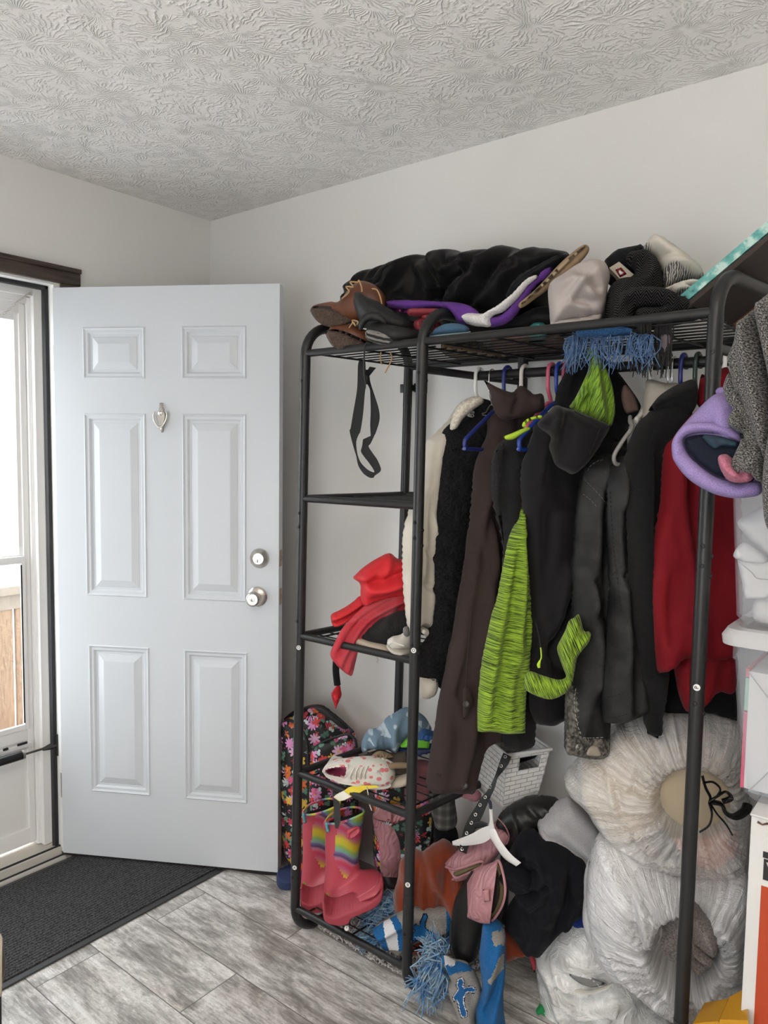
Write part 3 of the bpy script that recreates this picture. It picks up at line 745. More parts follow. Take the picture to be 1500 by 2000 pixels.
# ================================================================ HANGERS
def plastic(name, col): return mat(name, col, .28, spec=.5, coat=.1)
def hanger(px, col, label, tilt=0.0, wire=False, half=.10, r=.0052):
    X = at(px, 722, Y=YROD).x; z0 = ZROD; tb = .0125
    h = thing('clothes_hanger' if not wire else 'wire_hanger', label, 'hanger', (X, YROD, z0-.17), 'hangers on the rail')
    m = mat('hanger_wire', (.75, .74, .72), .25, 1.0) if wire else plastic('hanger_plastic', col)
    rr = .0016 if wire else r; R0 = tb+rr+.003
    P = [Vector((X+tilt*.0, YROD+R0*math.cos(a), z0+R0*math.sin(a)-.002)) for a in [math.radians(d) for d in range(-25, 181, 12)]]
    P += [Vector((X, YROD-R0, z0-.03)), Vector((X, YROD-R0*.8, z0-.05)), Vector((X, YROD-.004, z0-.068)), Vector((X, YROD, z0-.08))]
    mb = MB(); mb.tube(P, rr, 10, smooth=2); mb.build('hook', m, h)
    zb = z0-.08; q_ = half/.2; dz = lambda v: zb-v*q_
    L = [Vector((X, YROD, zb)), Vector((X, YROD-.05*q_, dz(.012))), Vector((X, YROD-half+.02, dz(.085))), Vector((X, YROD-half, dz(.100))), Vector((X, YROD-half+.004, dz(.115))), Vector((X, YROD-half+.03, dz(.118))), Vector((X, YROD+half-.03, dz(.118))), Vector((X, YROD+half-.004, dz(.115))), Vector((X, YROD+half, dz(.100))), Vector((X, YROD+half-.02, dz(.085))), Vector((X, YROD+.05*q_, dz(.012)))]
    mb = MB(); mb.tube(L, rr, 10, closed=True, smooth=3); mb.build('shoulder_frame', m, h)
    return h
WHT = (.72, .72, .70)
hanger(937, WHT, 'white plastic hanger at the left end of the rail holding the cream jacket', half=.05)
hanger(962, None, 'thin bare wire hanger hooked between the white and the navy hanger', wire=True, half=.05)
hanger(992, (.012, .022, .16), 'navy plastic hanger above the brown coat collar', half=.205)
hanger(1026, (.66, .64, .60), 'off-white hanger on the rail just right of the brown coat collar', half=.05)
hanger(1078, (.62, .12, .20), 'pink plastic hanger with its shoulder showing above the lime-trimmed sweatshirt', half=.13)
hanger(1094, (.012, .045, .30), 'royal blue hanger whose looped shoulder end shows by the softshell hood', half=.205)
hanger(1108, (.30, .03, .07), 'dark red hanger hook close behind the royal blue one', half=.06)
hanger(1151, (.10, .22, .36), 'sky blue hanger hook beside the lime hood lining')
hanger(1277, (.62, .60, .56), 'cream plastic hanger holding the beige garment')
hanger(1310, None, 'chrome wire hanger, nearer the cream hanger', wire=True)
hanger(1318, None, 'chrome wire hanger, nearer the dark blue hanger', wire=True)
hanger(1335, (.012, .022, .17), 'dark blue hanger above the black wool coat collar')
hanger(1363, (.02, .04, .03), 'dark green hanger right of the dark blue one')
hanger(1388, (.012, .03, .22), 'blue hanger half hidden behind the right rack post')
hanger(1420, WHT, 'white hanger at the right end of the rail beyond the post')

# ================================================================ HANGING CLOTHES
TN = 32
# cream jacket
M_cream = fabric('cream_cotton', (.62, .585, .51)); M_sherpa = knit('cream_sherpa', (.50, .45, .37), (.70, .66, .58), 160)
g = thing('jacket', 'cream jacket with fleecy collar hanging leftmost on the rail', 'jacket', at(860, 1330, Y=1.75))
f = Fr(840, 900, 1.665, TN)
cloth('body', [(880,812),(905,782),(940,780),(960,810),(955,1000),(930,1200),(880,1320),(845,1330),(838,1200),(836,1000),(846,880)], Fr(850,1000,1.69,TN), M_cream, T=.06, parent=g)
cloth('sleeve', [(884,818),(860,838),(838,860),(828,890),(819,940),(800,1000),(792,1030),(788,1080),(790,1140),(797,1205),(803,1240),(812,1236),(818,1222),(832,1226),(838,1232),(843,1180),(848,1080),(855,960),(880,870)], f, M_cream, T=.075, drape=.006, R=.03, s=.009, parent=g, folds=[([(815,960),(812,1060),(806,1130)],.012,.008),([(828,1000),(840,1040)],.008,.006),([(805,1130),(838,1150)],.008,-.006),([(800,1060),(835,1090)],.008,-.005)])
cloth('cuff', [(808,1215),(822,1222),(838,1230),(838,1240),(833,1244),(824,1236),(807,1228)], Fr(820,1225,1.635,TN), M_cream, T=.03, s=.006, parent=g)
cloth('collar', [(879,838),(884,812),(896,790),(915,777),(936,774),(945,785),(925,800),(905,818),(893,836)], Fr(900,800,1.66,10), M_sherpa, T=.05, s=.006, nz=(.006,60), parent=g)
cloth('hem', [(818,1320),(816,1345),(824,1362),(836,1365),(851,1357),(856,1338),(850,1322)], Fr(836,1340,1.64,10), M_cream, T=.07, s=.006, nz=(.004,30), parent=g)
mb = MB(); mb.lathe([(0,0),(.006,0),(.005,.004),(0,.005)], frame_at(at(829,1234,Y=1.615),(-.2,-1,0)), 14); mb.build('snap', mat('pearl_snap',(.8,.78,.74),.3), g)
# black boucle coat
t = NT('black_boucle'); n_ = t.n('TexNoise', {'Vector': t.tc.outputs['Object'], 'Scale': 190.0, 'Detail': 4.0, 'Roughness': .7}).outputs['Fac']
M_boucle = t.set(Base_Color=t.ramp(n_, [(.45, (.004,.004,.005)), (.75, (.03,.03,.034))]), Roughness=.75, Specular_IOR_Level=.3, Normal=t.bump(n_, 1.0, .006))
f = Fr(840, 1000, 1.65, TN)
g = thing('coat', 'black curly boucle coat hanging against the cream jacket', 'coat', at(880, 1330, Y=1.75))
cloth('body', [(920,781),(904,792),(898,814),(868,838),(853,882),(846,943),(838,1011),(836,1065),(837,1132),(838,1236),(822,1262),(813,1300),(816,1326),(847,1334),(872,1336),(898,1180),(900,1110),(915,1051),(932,916),(950,880),(968,845),(966,792),(942,778)], f, M_boucle, T=.085, s=.0065, nz=(.005,110), parent=g)
rr_ = random.Random(3); mb = MB()
for k in range(1500):
    px, py = rr_.uniform(815,960), rr_.uniform(785,1330)
    if not inpoly(px, py, [(920,783),(900,800),(868,842),(855,884),(847,943),(839,1011),(838,1236),(822,1265),(816,1322),(868,1333),(896,1180),(912,1051),(930,900),(962,840),(962,795)]): continue
    c = f.at(px, py, .044+rr_.uniform(-.004,.004)); a0 = rr_.uniform(0,6.3); r_ = rr_.uniform(.002,.0045); ax = Vector((rr_.gauss(0,1),rr_.gauss(0,1),rr_.gauss(0,1))).normalized(); Mx = frame_at(c, ax)
    mb.tube([Mx @ Vector((r_*math.cos(a0+j*1.1), r_*math.sin(a0+j*1.1), .0008*j)) for j in range(5)], .0009, 4)
o = mb.build('curls', M_boucle, g); o['kind'] = 'stuff'
# brown coat
M_brown = fabric('brown_twill', (.036,.0245,.023), .1, bscale=1400)
M_brown2 = mat('brown_seam', (.03, .021, .02), .8)
g = thing('coat', 'long dark brown coat with upturned collar reaching down to the floral bag', 'coat', at(900, 1550, Y=1.75))
f = Fr(900, 1100, 1.60, TN)
cloth('body', [(968,806),(958,843),(940,884),(930,920),(925,970),(915,1065),(899,1173),(889,1240),(881,1270),(863,1367),(844,1462),(834,1538,1),(844,1549,1),(880,1548),(917,1549,1),(930,1515),(950,1450),(985,1440),(1000,1300),(1010,1000),(1015,880),(1045,830),(1062,800)], f, M_brown, T=.085, drape=.006, R=.04, s=.009, nz=(.005,9), parent=g, folds=[([(985,870),(955,960),(945,1080),(925,1250),(905,1400),(880,1520)],.016,.014),([(960,900),(938,1060),(915,1200),(885,1350)],.014,-.010),([(1000,900),(985,1100),(965,1300),(950,1440)],.014,.012),([(940,940),(930,1020)],.01,.006),([(955,1000),(975,1180),(960,1330)],.012,-.014)])
cloth('collar', [(944,742,1),(957,768),(960,785),(968,808),(985,820),(1020,815),(1050,806),(1063,798),(1062,775),(1057,768,1),(1042,770),(1035,764),(1019,753),(1008,760),(1000,766),(975,758)], Fr(1000,790,1.62,14), M_brown, T=.05, s=.007, nz=(.004,20), parent=g, folds=[([(950,750),(975,775),(1000,780)],.008,.010),([(1018,756),(1006,780),(1000,805)],.007,-.010),([(1040,770),(1050,800)],.007,.008)])
cloth('pocket_tab', [(905,1350),(916,1342),(924,1368),(922,1378),(908,1402),(904,1398)], Fr(912,1372,1.555,TN), M_brown, T=.012, R=.006, s=.004, parent=g)
for px, py, nm in ((911,1375,'button'),(908,1534,'snap')):
    Mo = frame_at(at(px,py,Y=1.548 if nm == 'button' else 1.56), CAM-at(px,py,Y=1.6)); mb = MB(); mb.lathe([(0,0),(.007,0),(.008,.003),(.006,.0045),(.004,.003),(0,.003)], Mo, 18); mb.build(nm, mat('dark_button',(.05,.045,.045),.35,.2), g)
mb = MB(); mb.tube([f.at(x,y,.044) for x,y in ((903,1180),(893,1300),(888,1420),(884,1512))], .0012, 6, smooth=4); mb.tube([f.at(x,y,.036) for x,y in ((838,1500),(862,1510),(884,1512))], .0012, 6, smooth=3); mb.build('seam', M_brown2, g)
# charcoal sweatshirt with lime collar
M_char = knit('charcoal_fleece', (.008,.008,.0085), (.016,.016,.017), 600); M_limeflat = fabric('lime_trim', (.42,.62,.05), .05)
g = thing('sweatshirt', 'charcoal sweatshirt with bright lime collar edge, between brown coat and softshell jacket', 'sweatshirt', at(1010, 1465, Y=1.7))
f = Fr(970, 960, 1.585, TN)
cloth('sleeve', [(1044,838),(1010,846),(985,858),(970,882),(966,930),(969,984),(983,1078),(985,1200),(984,1350),(984,1440),(990,1464),(1015,1464),(1037,1454),(1042,1420),(1045,1200),(1050,1000),(1055,860)], f, M_char, T=.075, drape=.006, R=.035, s=.01, parent=g, folds=[([(990,900),(985,990),(1000,1080)],.012,.008),([(975,900),(975,990)],.006,-.006)])
cloth('shoulder_seam_panel', [(969,885),(975,880),(985,868),(978,930),(980,1000),(984,1060),(976,1020),(968,970)], Fr(975,960,1.552,TN), M_char, T=.02, s=.007, parent=g)
cloth('collar', [(984,853),(1000,846),(1018,838),(1033,834),(1036,838),(1016,850),(1003,858),(990,859)], Fr(1010,846,1.545,TN), M_limeflat, T=.012, s=.005, parent=g)
cloth('collar_band', [(1020,834),(1021,826),(1030,818),(1045,813),(1057,811),(1058,817),(1042,820),(1030,826),(1026,834)], Fr(1040,822,1.56,TN), M_limeflat, T=.012, s=.005, parent=g)
# black jacket behind with its hood up (dark)
M_blk = fabric('black_softshell', (.0045,.0042,.005), .15, .7, bscale=1200); M_blk2 = fabric('black_fleece', (.008,.008,.009), .2, .9)
g = thing('jacket', 'black hooded jacket behind the lime hood lining, patch of brown inside its hood', 'jacket', at(1160, 1100, Y=1.8))
cloth('body', [(1083,797),(1088,760),(1096,742),(1107,722),(1125,705),(1145,697),(1168,684),(1193,711),(1222,746),(1250,788),(1247,806),(1225,850),(1230,1000),(1225,1280),(1150,1300),(1100,1200),(1085,900)], Fr(1160,800,1.76,10), M_blk2, T=.07, s=.012, parent=g, folds=[([(1122,712),(1100,770)],.008,.012),([(1108,730),(1092,780)],.006,-.01),([(1135,705),(1115,770)],.007,-.010),([(1200,725),(1235,790)],.008,.01)])
cloth('hood_lining', [(1216,757),(1224,752),(1240,775),(1248,800),(1236,806),(1222,806),(1214,780)], Fr(1230,780,1.715,10), fabric('brown_lining',(.10,.065,.055)), T=.012, s=.006, parent=g)
# softshell jacket, black with lime heather sleeves
M_lime = heather('lime_heather', (.010,.022,.004), (.31,.49,.04), 14, 270, 0, .40, .60); M_lime2 = heather('lime_heather_slanted', (.010,.022,.004), (.31,.49,.04), 14, 270, 1.15, .40, .60); M_limeh = heather('lime_heather_hood', (.02,.05,.006), (.26,.45,.04), 210, 16, .25, .38, .64)
M_soft = fabric('black_softshell_shell', (.0058,.0052,.006), .12, .62, .1, bscale=1300)
g = thing('jacket', 'black softshell jacket with lime green heathered sleeves and draped hood', 'jacket', at(1060, 1410, Y=1.65))
cloth('body', [(1052,824),(1042,846),(1024,900),(1019,930),(1021,970),(1024,1024),(1030,1105),(1035,1180),(1034,1300),(1040,1400),(1065,1417),(1085,1410),(1106,1392),(1116,1340),(1124,1230),(1127,1100),(1133,970),(1140,900),(1120,830)], Fr(1030,1000,1.60,TN), M_soft, T=.08, drape=.006, R=.035, s=.010, nz=(.005,10), parent=g, folds=[([(1095,1110),(1075,1170),(1052,1230)],.018,.016),([(1105,1130),(1085,1200),(1062,1270)],.012,-.013),([(1110,1160),(1095,1230),(1085,1300)],.012,.012),([(1060,1000),(1050,1100),(1045,1180)],.02,-.008),([(1045,870),(1035,940)],.012,.006),([(1050,1200),(1065,1290)],.01,-.010)])
fh = Fr(1110, 870, 1.555, 14)
cloth('hood', [(1050,831),(1060,815),(1072,804),(1085,792),(1100,795),(1118,800),(1150,812),(1187,828,1),(1192,834),(1180,856),(1162,885),(1142,910),(1120,926),(1104,920),(1086,909),(1078,890),(1072,872),(1074,852)], fh, M_soft, T=.09, R=.05, s=.0075, nz=(.004,14), parent=g, folds=[([(1088,798),(1080,830),(1076,860)],.012,.014),([(1075,806),(1068,830)],.008,-.010),([(1100,800),(1095,850),(1090,900)],.014,-.010),([(1120,806),(1150,822),(1180,838)],.007,-.006),([(1180,840),(1155,880),(1125,915)],.012,.008)])
mb = MB(); mb.tube([fh.at(x,y,.044) for x,y in ((1112,806),(1135,818),(1160,828),(1180,836))], .0011, 6, smooth=4); mb.tube([fh.at(x,y,.05) for x,y in ((1160,838),(1150,862),(1140,888))], .0011, 6, smooth=4); mb.build('hood_seam', mat('seam_black',(.004,.004,.005),.8), g)
cloth('hood_lining', [(1140,690),(1152,679),(1165,681),(1172,700),(1182,715),(1195,750),(1201,790),(1200,815),(1190,834),(1160,822),(1115,798),(1116,788),(1124,776),(1137,750),(1148,725),(1150,705)], Fr(1160,760,1.655,12), M_limeh, T=.05, R=.03, s=.006, nz=(.003,20), parent=g, folds=[([(1155,690),(1160,730),(1166,780),(1172,815)],.008,.014),([(1145,735),(1150,770),(1135,795)],.007,-.010),([(1170,710),(1185,770),(1188,815)],.007,-.010),([(1122,782),(1145,768),(1160,775)],.006,.008)])
cloth('sleeve', [(1022,980),(1012,1010),(996,1043),(985,1092),(969,1173),(960,1200),(945,1273),(934,1356),(932,1400),(933,1428,1),(960,1430),(1000,1431),(1024,1429,1),(1026,1367),(1032,1313),(1038,1233),(1037,1180),(1035,1120),(1029,1051),(1025,1000)], Fr(975,1200,1.565,18), M_lime, T=.07, R=.03, drape=.004, s=.007, nz=(.002,10), parent=g, folds=[([(1012,1020),(985,1140),(962,1250),(945,1380)],.009,.009),([(1018,1040),(1015,1120),(1010,1180),(1004,1260)],.008,.010),([(1004,1060),(998,1150),(980,1260),(962,1400)],.010,-.010),([(1024,1050),(1028,1150),(1020,1260)],.008,-.008),([(1015,1250),(990,1330),(985,1420)],.010,.006)])
cloth('sleeve', [(1131,1200),(1121,1206),(1111,1213),(1103,1233),(1090,1258),(1088,1268),(1092,1283),(1100,1305),(1105,1322),(1090,1327),(1060,1319),(1036,1311),(1026,1320),(1026,1345),(1045,1358),(1073,1366),(1095,1360),(1110,1350),(1119,1329),(1127,1287),(1138,1270),(1149,1256),(1155,1240),(1150,1233),(1140,1231)], Fr(1095,1290,1.545,6), M_lime2, T=.05, R=.03, s=.0055, nz=(.002,14), parent=g, folds=[([(1128,1205),(1108,1250),(1112,1300),(1104,1330)],.008,.010),([(1105,1325),(1112,1340),(1100,1356)],.006,-.010),([(1040,1318),(1090,1332)],.006,.006),([(1145,1240),(1118,1280)],.006,.006)])
mb = MB(); fz = Fr(1055,1280,1.535,0); mb.tube([fz.at(x,y) for x,y in ((1056,1265),(1057,1276),(1057,1285),(1054,1292))], .0016, 8, smooth=3); mb.tube([fz.at(x,y) for x,y in ((1055,1290),(1052,1298),(1053,1304))], [.002,.0042,.003], 10, smooth=3); mb.build('zip_pull', M_limeflat, g)
mb = MB(); mb.tube([fz.at(x,y,-.004) for x,y in ((1046,1215),(1052,1240),(1056,1266))], .0018, 6, smooth=3); mb.build('pocket_zip', mat('zip_black',(.006,.006,.006),.5), g)
# black denim jacket
t = NT('black_denim'); n_ = t.n('TexNoise', {'Vector': t.tc.outputs['Object'], 'Scale': 16.0, 'Detail': 6.0, 'Roughness': .65}).outputs['Fac']; n2 = t.n('TexNoise', {'Vector': t.tc.outputs['Object'], 'Scale': 1200.0}).outputs['Fac']
M_denim = t.set(Base_Color=t.ramp(n_, [(.42, (.0055,.0055,.006)), (.72, (.026,.0255,.0255))]), Roughness=.62, Specular_IOR_Level=.35, Normal=t.bump(n2, .4, .0008))
t = NT('washed_denim'); n_ = t.n('TexNoise', {'Vector': t.tc.outputs['Object'], 'Scale': 110.0, 'Detail': 5.0}).outputs['Fac']
M_wash = t.set(Base_Color=t.ramp(n_, [(.4, (.03,.028,.025)), (.62, (.16,.15,.13))]), Roughness=.8, Normal=t.bump(n_, .4, .001))
M_thread = mat('grey_thread', (.14,.135,.125), .8)
g = thing('jacket', 'black denim jacket with worn button cuff hanging beside the softshell jacket', 'jacket', at(1180, 1480, Y=1.68))
f1 = Fr(1130,1150,1.612,TN)
bd = cloth('body', [(1145,905),(1170,890),(1200,900),(1225,930),(1232,1100),(1240,1300),(1210,1380),(1150,1380),(1130,1200),(1125,1050)], Fr(1150,1100,1.66,TN), M_denim, T=.05, s=.012, parent=g)
sl = cloth('sleeve', [(1187,886),(1167,891),(1152,903),(1143,918),(1136,955),(1130,997),(1124,1060),(1121,1120),(1119,1200),(1125,1290),(1120,1340),(1109,1365),(1107,1420),(1107,1472,1),(1125,1477),(1142,1481),(1165,1480),(1183,1477,1),(1185,1440),(1189,1350),(1190,1250),(1191,1100),(1194,1000),(1202,920),(1200,895)], f1, M_denim, T=.085, drape=.006, R=.035, s=.008, nz=(.004,14), parent=g, folds=[([(1165,900),(1150,1000),(1140,1100),(1135,1200)],.014,.008),([(1150,930),(1160,960),(1180,985)],.005,-.004),([(1128,1100),(1150,1150),(1140,1200)],.010,-.008),([(1170,1000),(1165,1100),(1168,1300),(1170,1440)],.012,-.008),([(1130,1150),(1148,1230),(1150,1330)],.014,.009)])
paint(sl, [(M_wash, [(1105,1345),(1125,1330),(1122,1370),(1126,1390),(1128,1420),(1135,1440),(1146,1444),(1190,1446),(1190,1490),(1100,1490)])])
fc = Fr(1125,1455,1.575,TN)
cloth('cuff_tab', [(1107,1436),(1120,1437),(1131,1442),(1139,1456),(1141,1467),(1134,1477),(1122,1476),(1107,1471)], fc, M_wash, T=.014, R=.006, s=.004, parent=g, nz=(.001,40))
mb = MB(); mb.lathe([(0,0),(.007,0),(.0078,.002),(.006,.0045),(.004,.0035),(.003,.005),(0,.005)], frame_at(fc.at(1126,1457,.007), fc.n), 20); mb.build('button', mat('pewter_button',(.30,.29,.27),.35,.9), g)
cloth('worn_patch', [(1147,1475),(1150,1462),(1158,1456),(1167,1458),(1174,1470),(1170,1477)], Fr(1160,1468,1.575,TN), mat('worn_tan',(.28,.25,.20),.9), T=.006, s=.004, nz=None, parent=g)
f2 = Fr(1192,1150,1.607,TN)
s2 = cloth('sleeve', [(1197,905),(1190,930),(1187,957),(1187,1020),(1189,1078),(1192,1130),(1190,1200),(1187,1250),(1182,1300),(1180,1362),(1181,1411,1),(1200,1411),(1230,1402),(1262,1384,1),(1258,1340),(1248,1260),(1239,1180),(1230,1110),(1222,1040),(1226,960),(1238,905),(1216,890)], f2, M_denim, T=.08, drape=.006, R=.035, s=.008, nz=(.004,14), parent=g, folds=[([(1205,1000),(1215,1120),(1222,1250),(1225,1370)],.014,-.008),([(1200,940),(1197,1040),(1200,1150)],.009,.008),([(1195,1130),(1212,1118)],.006,-.008),([(1205,1150),(1208,1260),(1205,1380)],.012,.008)])
b1 = surf(sl); b2 = surf(s2)
stitches(b1, [[(1148,920),(1158,905),(1184,896)],[(1152,912),(1172,897)],[(1142,937),(1155,950),(1172,968),(1185,985)],[(1139,965),(1152,975),(1166,990)]], M_thread, g)
stitches(b2, [[(1192,960),(1197,1050),(1205,1120),(1215,1200)],[(1194,1125),(1203,1117),(1214,1114)],[(1186,1362),(1205,1358),(1240,1345)],[(1186,1402),(1215,1398),(1254,1380)]], mat('black_thread',(.006,.006,.006),.8), g)
stitches(b1, [[(1111,1434),(1122,1436),(1145,1441),(1180,1440)],[(1146,1472),(1165,1471),(1179,1468)],[(1125,1345),(1122,1375),(1128,1415),(1136,1436)]], mat('pale_thread',(.40,.38,.33),.8), g)
# beige garment
g = tag(cloth('blouse', [(1254,806),(1258,775),(1261,746),(1272,741),(1300,748),(1329,752),(1322,800),(1315,900),(1300,1100),(1270,1100),(1250,900),(1250,830)], Fr(1285,770,1.72,14), fabric('beige_linen',(.36,.33,.29)), T=.05, s=.010), 'beige blouse hanging between the dark hood and the black wool coat', 'blouse')
mb = MB()
gh = thing('clothes_hanger', 'grey plastic hanger end sticking out beside the black wool coat', 'hanger', at(1215, 900, Y=1.62), 'hangers on the rail')
fg = Fr(1215,870,1.60,TN); mb.tube([fg.at(x,y,w_) for x,y,w_ in ((1256,812,-.05),(1246,823,-.03),(1234,836,0),(1215,860,.004),(1199,884,.006),(1197,895,.004),(1202,905,0),(1213,907,-.004),(1224,900,-.01),(1238,884,-.02))], .0046, 12, smooth=5); mb.build('shoulder_frame', plastic('grey_plastic',(.22,.21,.20)), gh)
# black wool coat
M_wool = knit('black_wool', (.004,.004,.0045), (.010,.010,.0105), 700)
g = thing('coat', 'black wool coat with wide collar hanging left of the red coat', 'coat', at(1250, 1440, Y=1.72))
cloth('body', [(1289,790),(1267,806),(1247,834),(1232,859),(1222,894),(1219,930),(1222,997),(1226,1078),(1231,1186),(1238,1230),(1249,1290),(1262,1382),(1264,1432,1),(1275,1438),(1286,1443,1),(1292,1385),(1300,1310),(1310,1180),(1320,1050),(1330,900),(1345,820),(1320,780)], Fr(1240,1100,1.62,TN), M_wool, T=.085, drape=.006, R=.035, s=.011, nz=(.004,8), parent=g, folds=[([(1245,860),(1240,1000),(1245,1150),(1262,1330)],.02,.010),([(1262,870),(1265,1100),(1270,1300)],.016,-.010)])
cloth('collar', [(1266,802),(1277,785),(1289,772),(1303,762),(1317,754),(1335,746),(1351,741),(1360,747),(1363,770),(1361,790),(1345,812),(1325,800),(1300,795),(1280,800)], Fr(1310,780,1.645,14), M_wool, T=.06, s=.008, parent=g, folds=[([(1275,795),(1310,775),(1355,760)],.010,.012)])
# red coat
M_red = fabric('red_cotton', (.15,.0045,.009), .1, .75, bscale=1000)
g = thing('coat', 'deep red coat hanging behind the right rack post', 'coat', at(1350, 1385, Y=1.75))
fr_ = Fr(1300,1050,1.615,24)
cloth('body', [(1311,858),(1299,873),(1293,916),(1289,984),(1278,1051),(1273,1132),(1277,1237),(1283,1309),(1291,1313),(1312,1305),(1340,1287),(1400,1290),(1440,1260),(1445,1100),(1440,900),(1420,800),(1380,790),(1345,815)], fr_, M_red, T=.06, R=.025, drape=.006, s=.010, nz=(.003,12), parent=g, folds=[([(1315,900),(1325,1000),(1345,1130),(1352,1240)],.012,.009),([(1332,900),(1345,1020),(1360,1160)],.012,-.012),([(1290,1000),(1300,1120),(1300,1250)],.012,-.005)]+[([(1308,1215+k*11),(1325,1208+k*10),(1342,1216+k*10)],.0045,.005) for k in range(6)])
cloth('lining_panel', [(1318,1290),(1320,1330),(1327,1360),(1339,1388),(1352,1388),(1368,1383),(1400,1352),(1434,1352),(1440,1280),(1400,1250),(1350,1260)], Fr(1370,1320,1.70,18), M_red, T=.05, R=.02, drape=.006, s=.010, parent=g, folds=[([(1335,1300),(1345,1380)],.010,.008),([(1390,1280),(1370,1360)],.012,.008)])
cloth('collar', [(1362,790),(1364,760),(1370,731),(1380,735),(1400,725),(1424,722),(1425,800),(1390,812)], Fr(1390,770,1.70,10), M_red, T=.05, s=.009, parent=g)
g = tag(cloth('jacket', [(1288,1240),(1310,1220),(1420,1220),(1436,1340),(1438,1412),(1415,1404),(1390,1396),(1350,1400),(1320,1400),(1296,1395),(1286,1330)], Fr(1360,1320,1.80,10), M_blk2, T=.06, s=.014), 'black jacket hem hanging behind the red coat above the white bag', 'jacket')
g = tag(cloth('jacket', [(1190,900),(1230,880),(1290,900),(1300,1100),(1296,1380),(1240,1400),(1200,1395)], Fr(1240,1100,1.79,14), M_blk2, T=.06, s=.016), 'dark jacket hidden behind the denim sleeves', 'jacket')
# purple fleece hat hung on the post
M_purple = knit('lilac_fleece', (.27,.20,.44), (.36,.28,.55), 500); M_navy = fabric('navy_lining', (.006,.009,.022), .2, .6)
g = thing('hat', 'lilac fleece hat hanging open-side out in front of the right rack post', 'hat', at(1400, 970, Y=1.46))
fh = Fr(1400, 880, 1.47, -6)
cloth('crown', [(1318,860),(1321,846),(1343,820),(1360,802),(1378,784),(1399,769),(1416,768),(1436,770),(1456,780),(1480,830),(1492,900),(1488,950),(1470,965),(1440,968),(1400,960),(1360,940),(1330,900)], Fr(1405,870,1.50,-6), M_purple, T=.13, R=.06, s=.008, parent=g, nz=(.003,14), folds=[([(1400,770),(1420,830),(1440,880)],.012,.006),([(1375,790),(1390,830)],.01,-.006)])
band = [(1312,866),(1313,890),(1318,903),(1332,923),(1345,936),(1360,947),(1378,957),(1398,966),(1432,973),(1466,971),(1486,964),(1490,943),(1470,940),(1445,943),(1424,938),(1410,935),(1397,930),(1380,919),(1365,908),(1350,895),(1340,881),(1334,866),(1336,855),(1346,849),(1359,846),(1386,846),(1412,852),(1440,864),(1452,858),(1440,840),(1400,826),(1362,824),(1340,828),(1322,845)]
cloth('back_fold', [(1398,768),(1402,758),(1412,756),(1426,754),(1442,758),(1444,775),(1420,780)], Fr(1415,765,1.54,-6), M_purple, T=.04, R=.018, s=.006, parent=g)
cloth('brim', band, Fr(1400,900,1.435,-6), M_purple, T=.035, R=.014, s=.006, parent=g, nz=(.002,30))
cloth('lining', [(1335,862),(1345,852),(1386,849),(1440,866),(1465,900),(1470,940),(1424,936),(1397,928),(1365,906),(1342,882)], Fr(1400,895,1.422,-6), M_navy, T=.006, s=.007, parent=g, nz=(.001,20), off=-.008, bow=None)
cloth('lining_print', [(1370,850),(1390,849),(1425,857),(1448,868),(1440,874),(1415,872),(1396,876),(1380,864)], Fr(1400,860,1.418,-6), mat('blue_teal_print',(.008,.014,.035),.7,col2=(.014,.05,.075),vscale=90), T=.004, s=.005, nz=None, parent=g)
tag(cloth('sock', [(1402,896),(1406,889),(1418,887),(1428,893),(1436,903),(1446,900),(1462,910),(1472,930),(1462,941),(1440,943),(1422,938),(1411,924),(1404,908)], Fr(1430,915,1.405,-6), knit('pink_fleece',(.42,.13,.19),(.56,.22,.30),300), T=.045, R=.018, s=.005, nz=(.003,40), folds=[([(1410,892),(1422,915),(1440,930)],.006,.008),([(1438,905),(1450,925)],.006,-.008)]), 'pink fuzzy sock tucked in the lilac hat', 'sock')
# grey marled fleece coat at the end
M_marl = heather('grey_marl_fleece', (.014,.0135,.013), (.36,.345,.33), 210, 320, .4, .45, .63, .9)
g = thing('robe', 'grey marled fleece robe hanging at the right edge in front of the rack', 'robe', at(1480, 1030, Y=1.40))
cloth('body', [(1493,583),(1480,597),(1470,606),(1455,618),(1441,632),(1437,655),(1428,685),(1424,700),(1428,740),(1436,780),(1446,830),(1448,860),(1448,890),(1470,915),(1487,945),(1489,975),(1497,1024),(1530,1060),(1590,1040),(1620,800),(1600,560),(1540,540)], Fr(1470,800,1.43,-10), M_marl, T=.08, R=.03, s=.008, nz=(.004,14), parent=g)
FD = lambda pts, Y, T=.055, folds=(), **k: cloth('fold', pts, Fr(1460,800,Y,-10), M_marl, T=T, R=.022, s=.0055, nz=(.004,20), parent=g, folds=folds, **k)
FD([(1440,632),(1436,650),(1433,666),(1423,690),(1420,700),(1424,716),(1434,745),(1450,785),(1468,830),(1486,880),(1500,920),(1512,860),(1506,760),(1494,690),(1476,610),(1456,618)], 1.395, .07, [([(1452,640),(1462,720),(1482,800),(1498,880)],.010,.010),([(1436,680),(1450,740),(1470,800)],.008,-.008)])
FD([(1424,728),(1416,742),(1412,760),(1417,776),(1424,790),(1440,800),(1452,790),(1446,755),(1436,735)], 1.44, .05)
FD([(1436,760),(1424,770),(1419,778),(1422,788),(1431,799),(1424,812),(1422,824),(1427,834),(1442,843),(1456,850),(1470,870),(1484,896),(1494,920),(1494,880),(1480,840),(1462,800),(1448,768)], 1.41, .055, [([(1430,782),(1450,810),(1480,870)],.006,-.010),([(1428,825),(1455,835),(1475,865)],.006,.008)])
FD([(1446,846),(1446,862),(1438,880),(1432,893),(1427,902),(1427,913),(1436,921),(1448,915),(1458,906),(1462,890),(1462,868),(1455,852)], 1.40, .05)
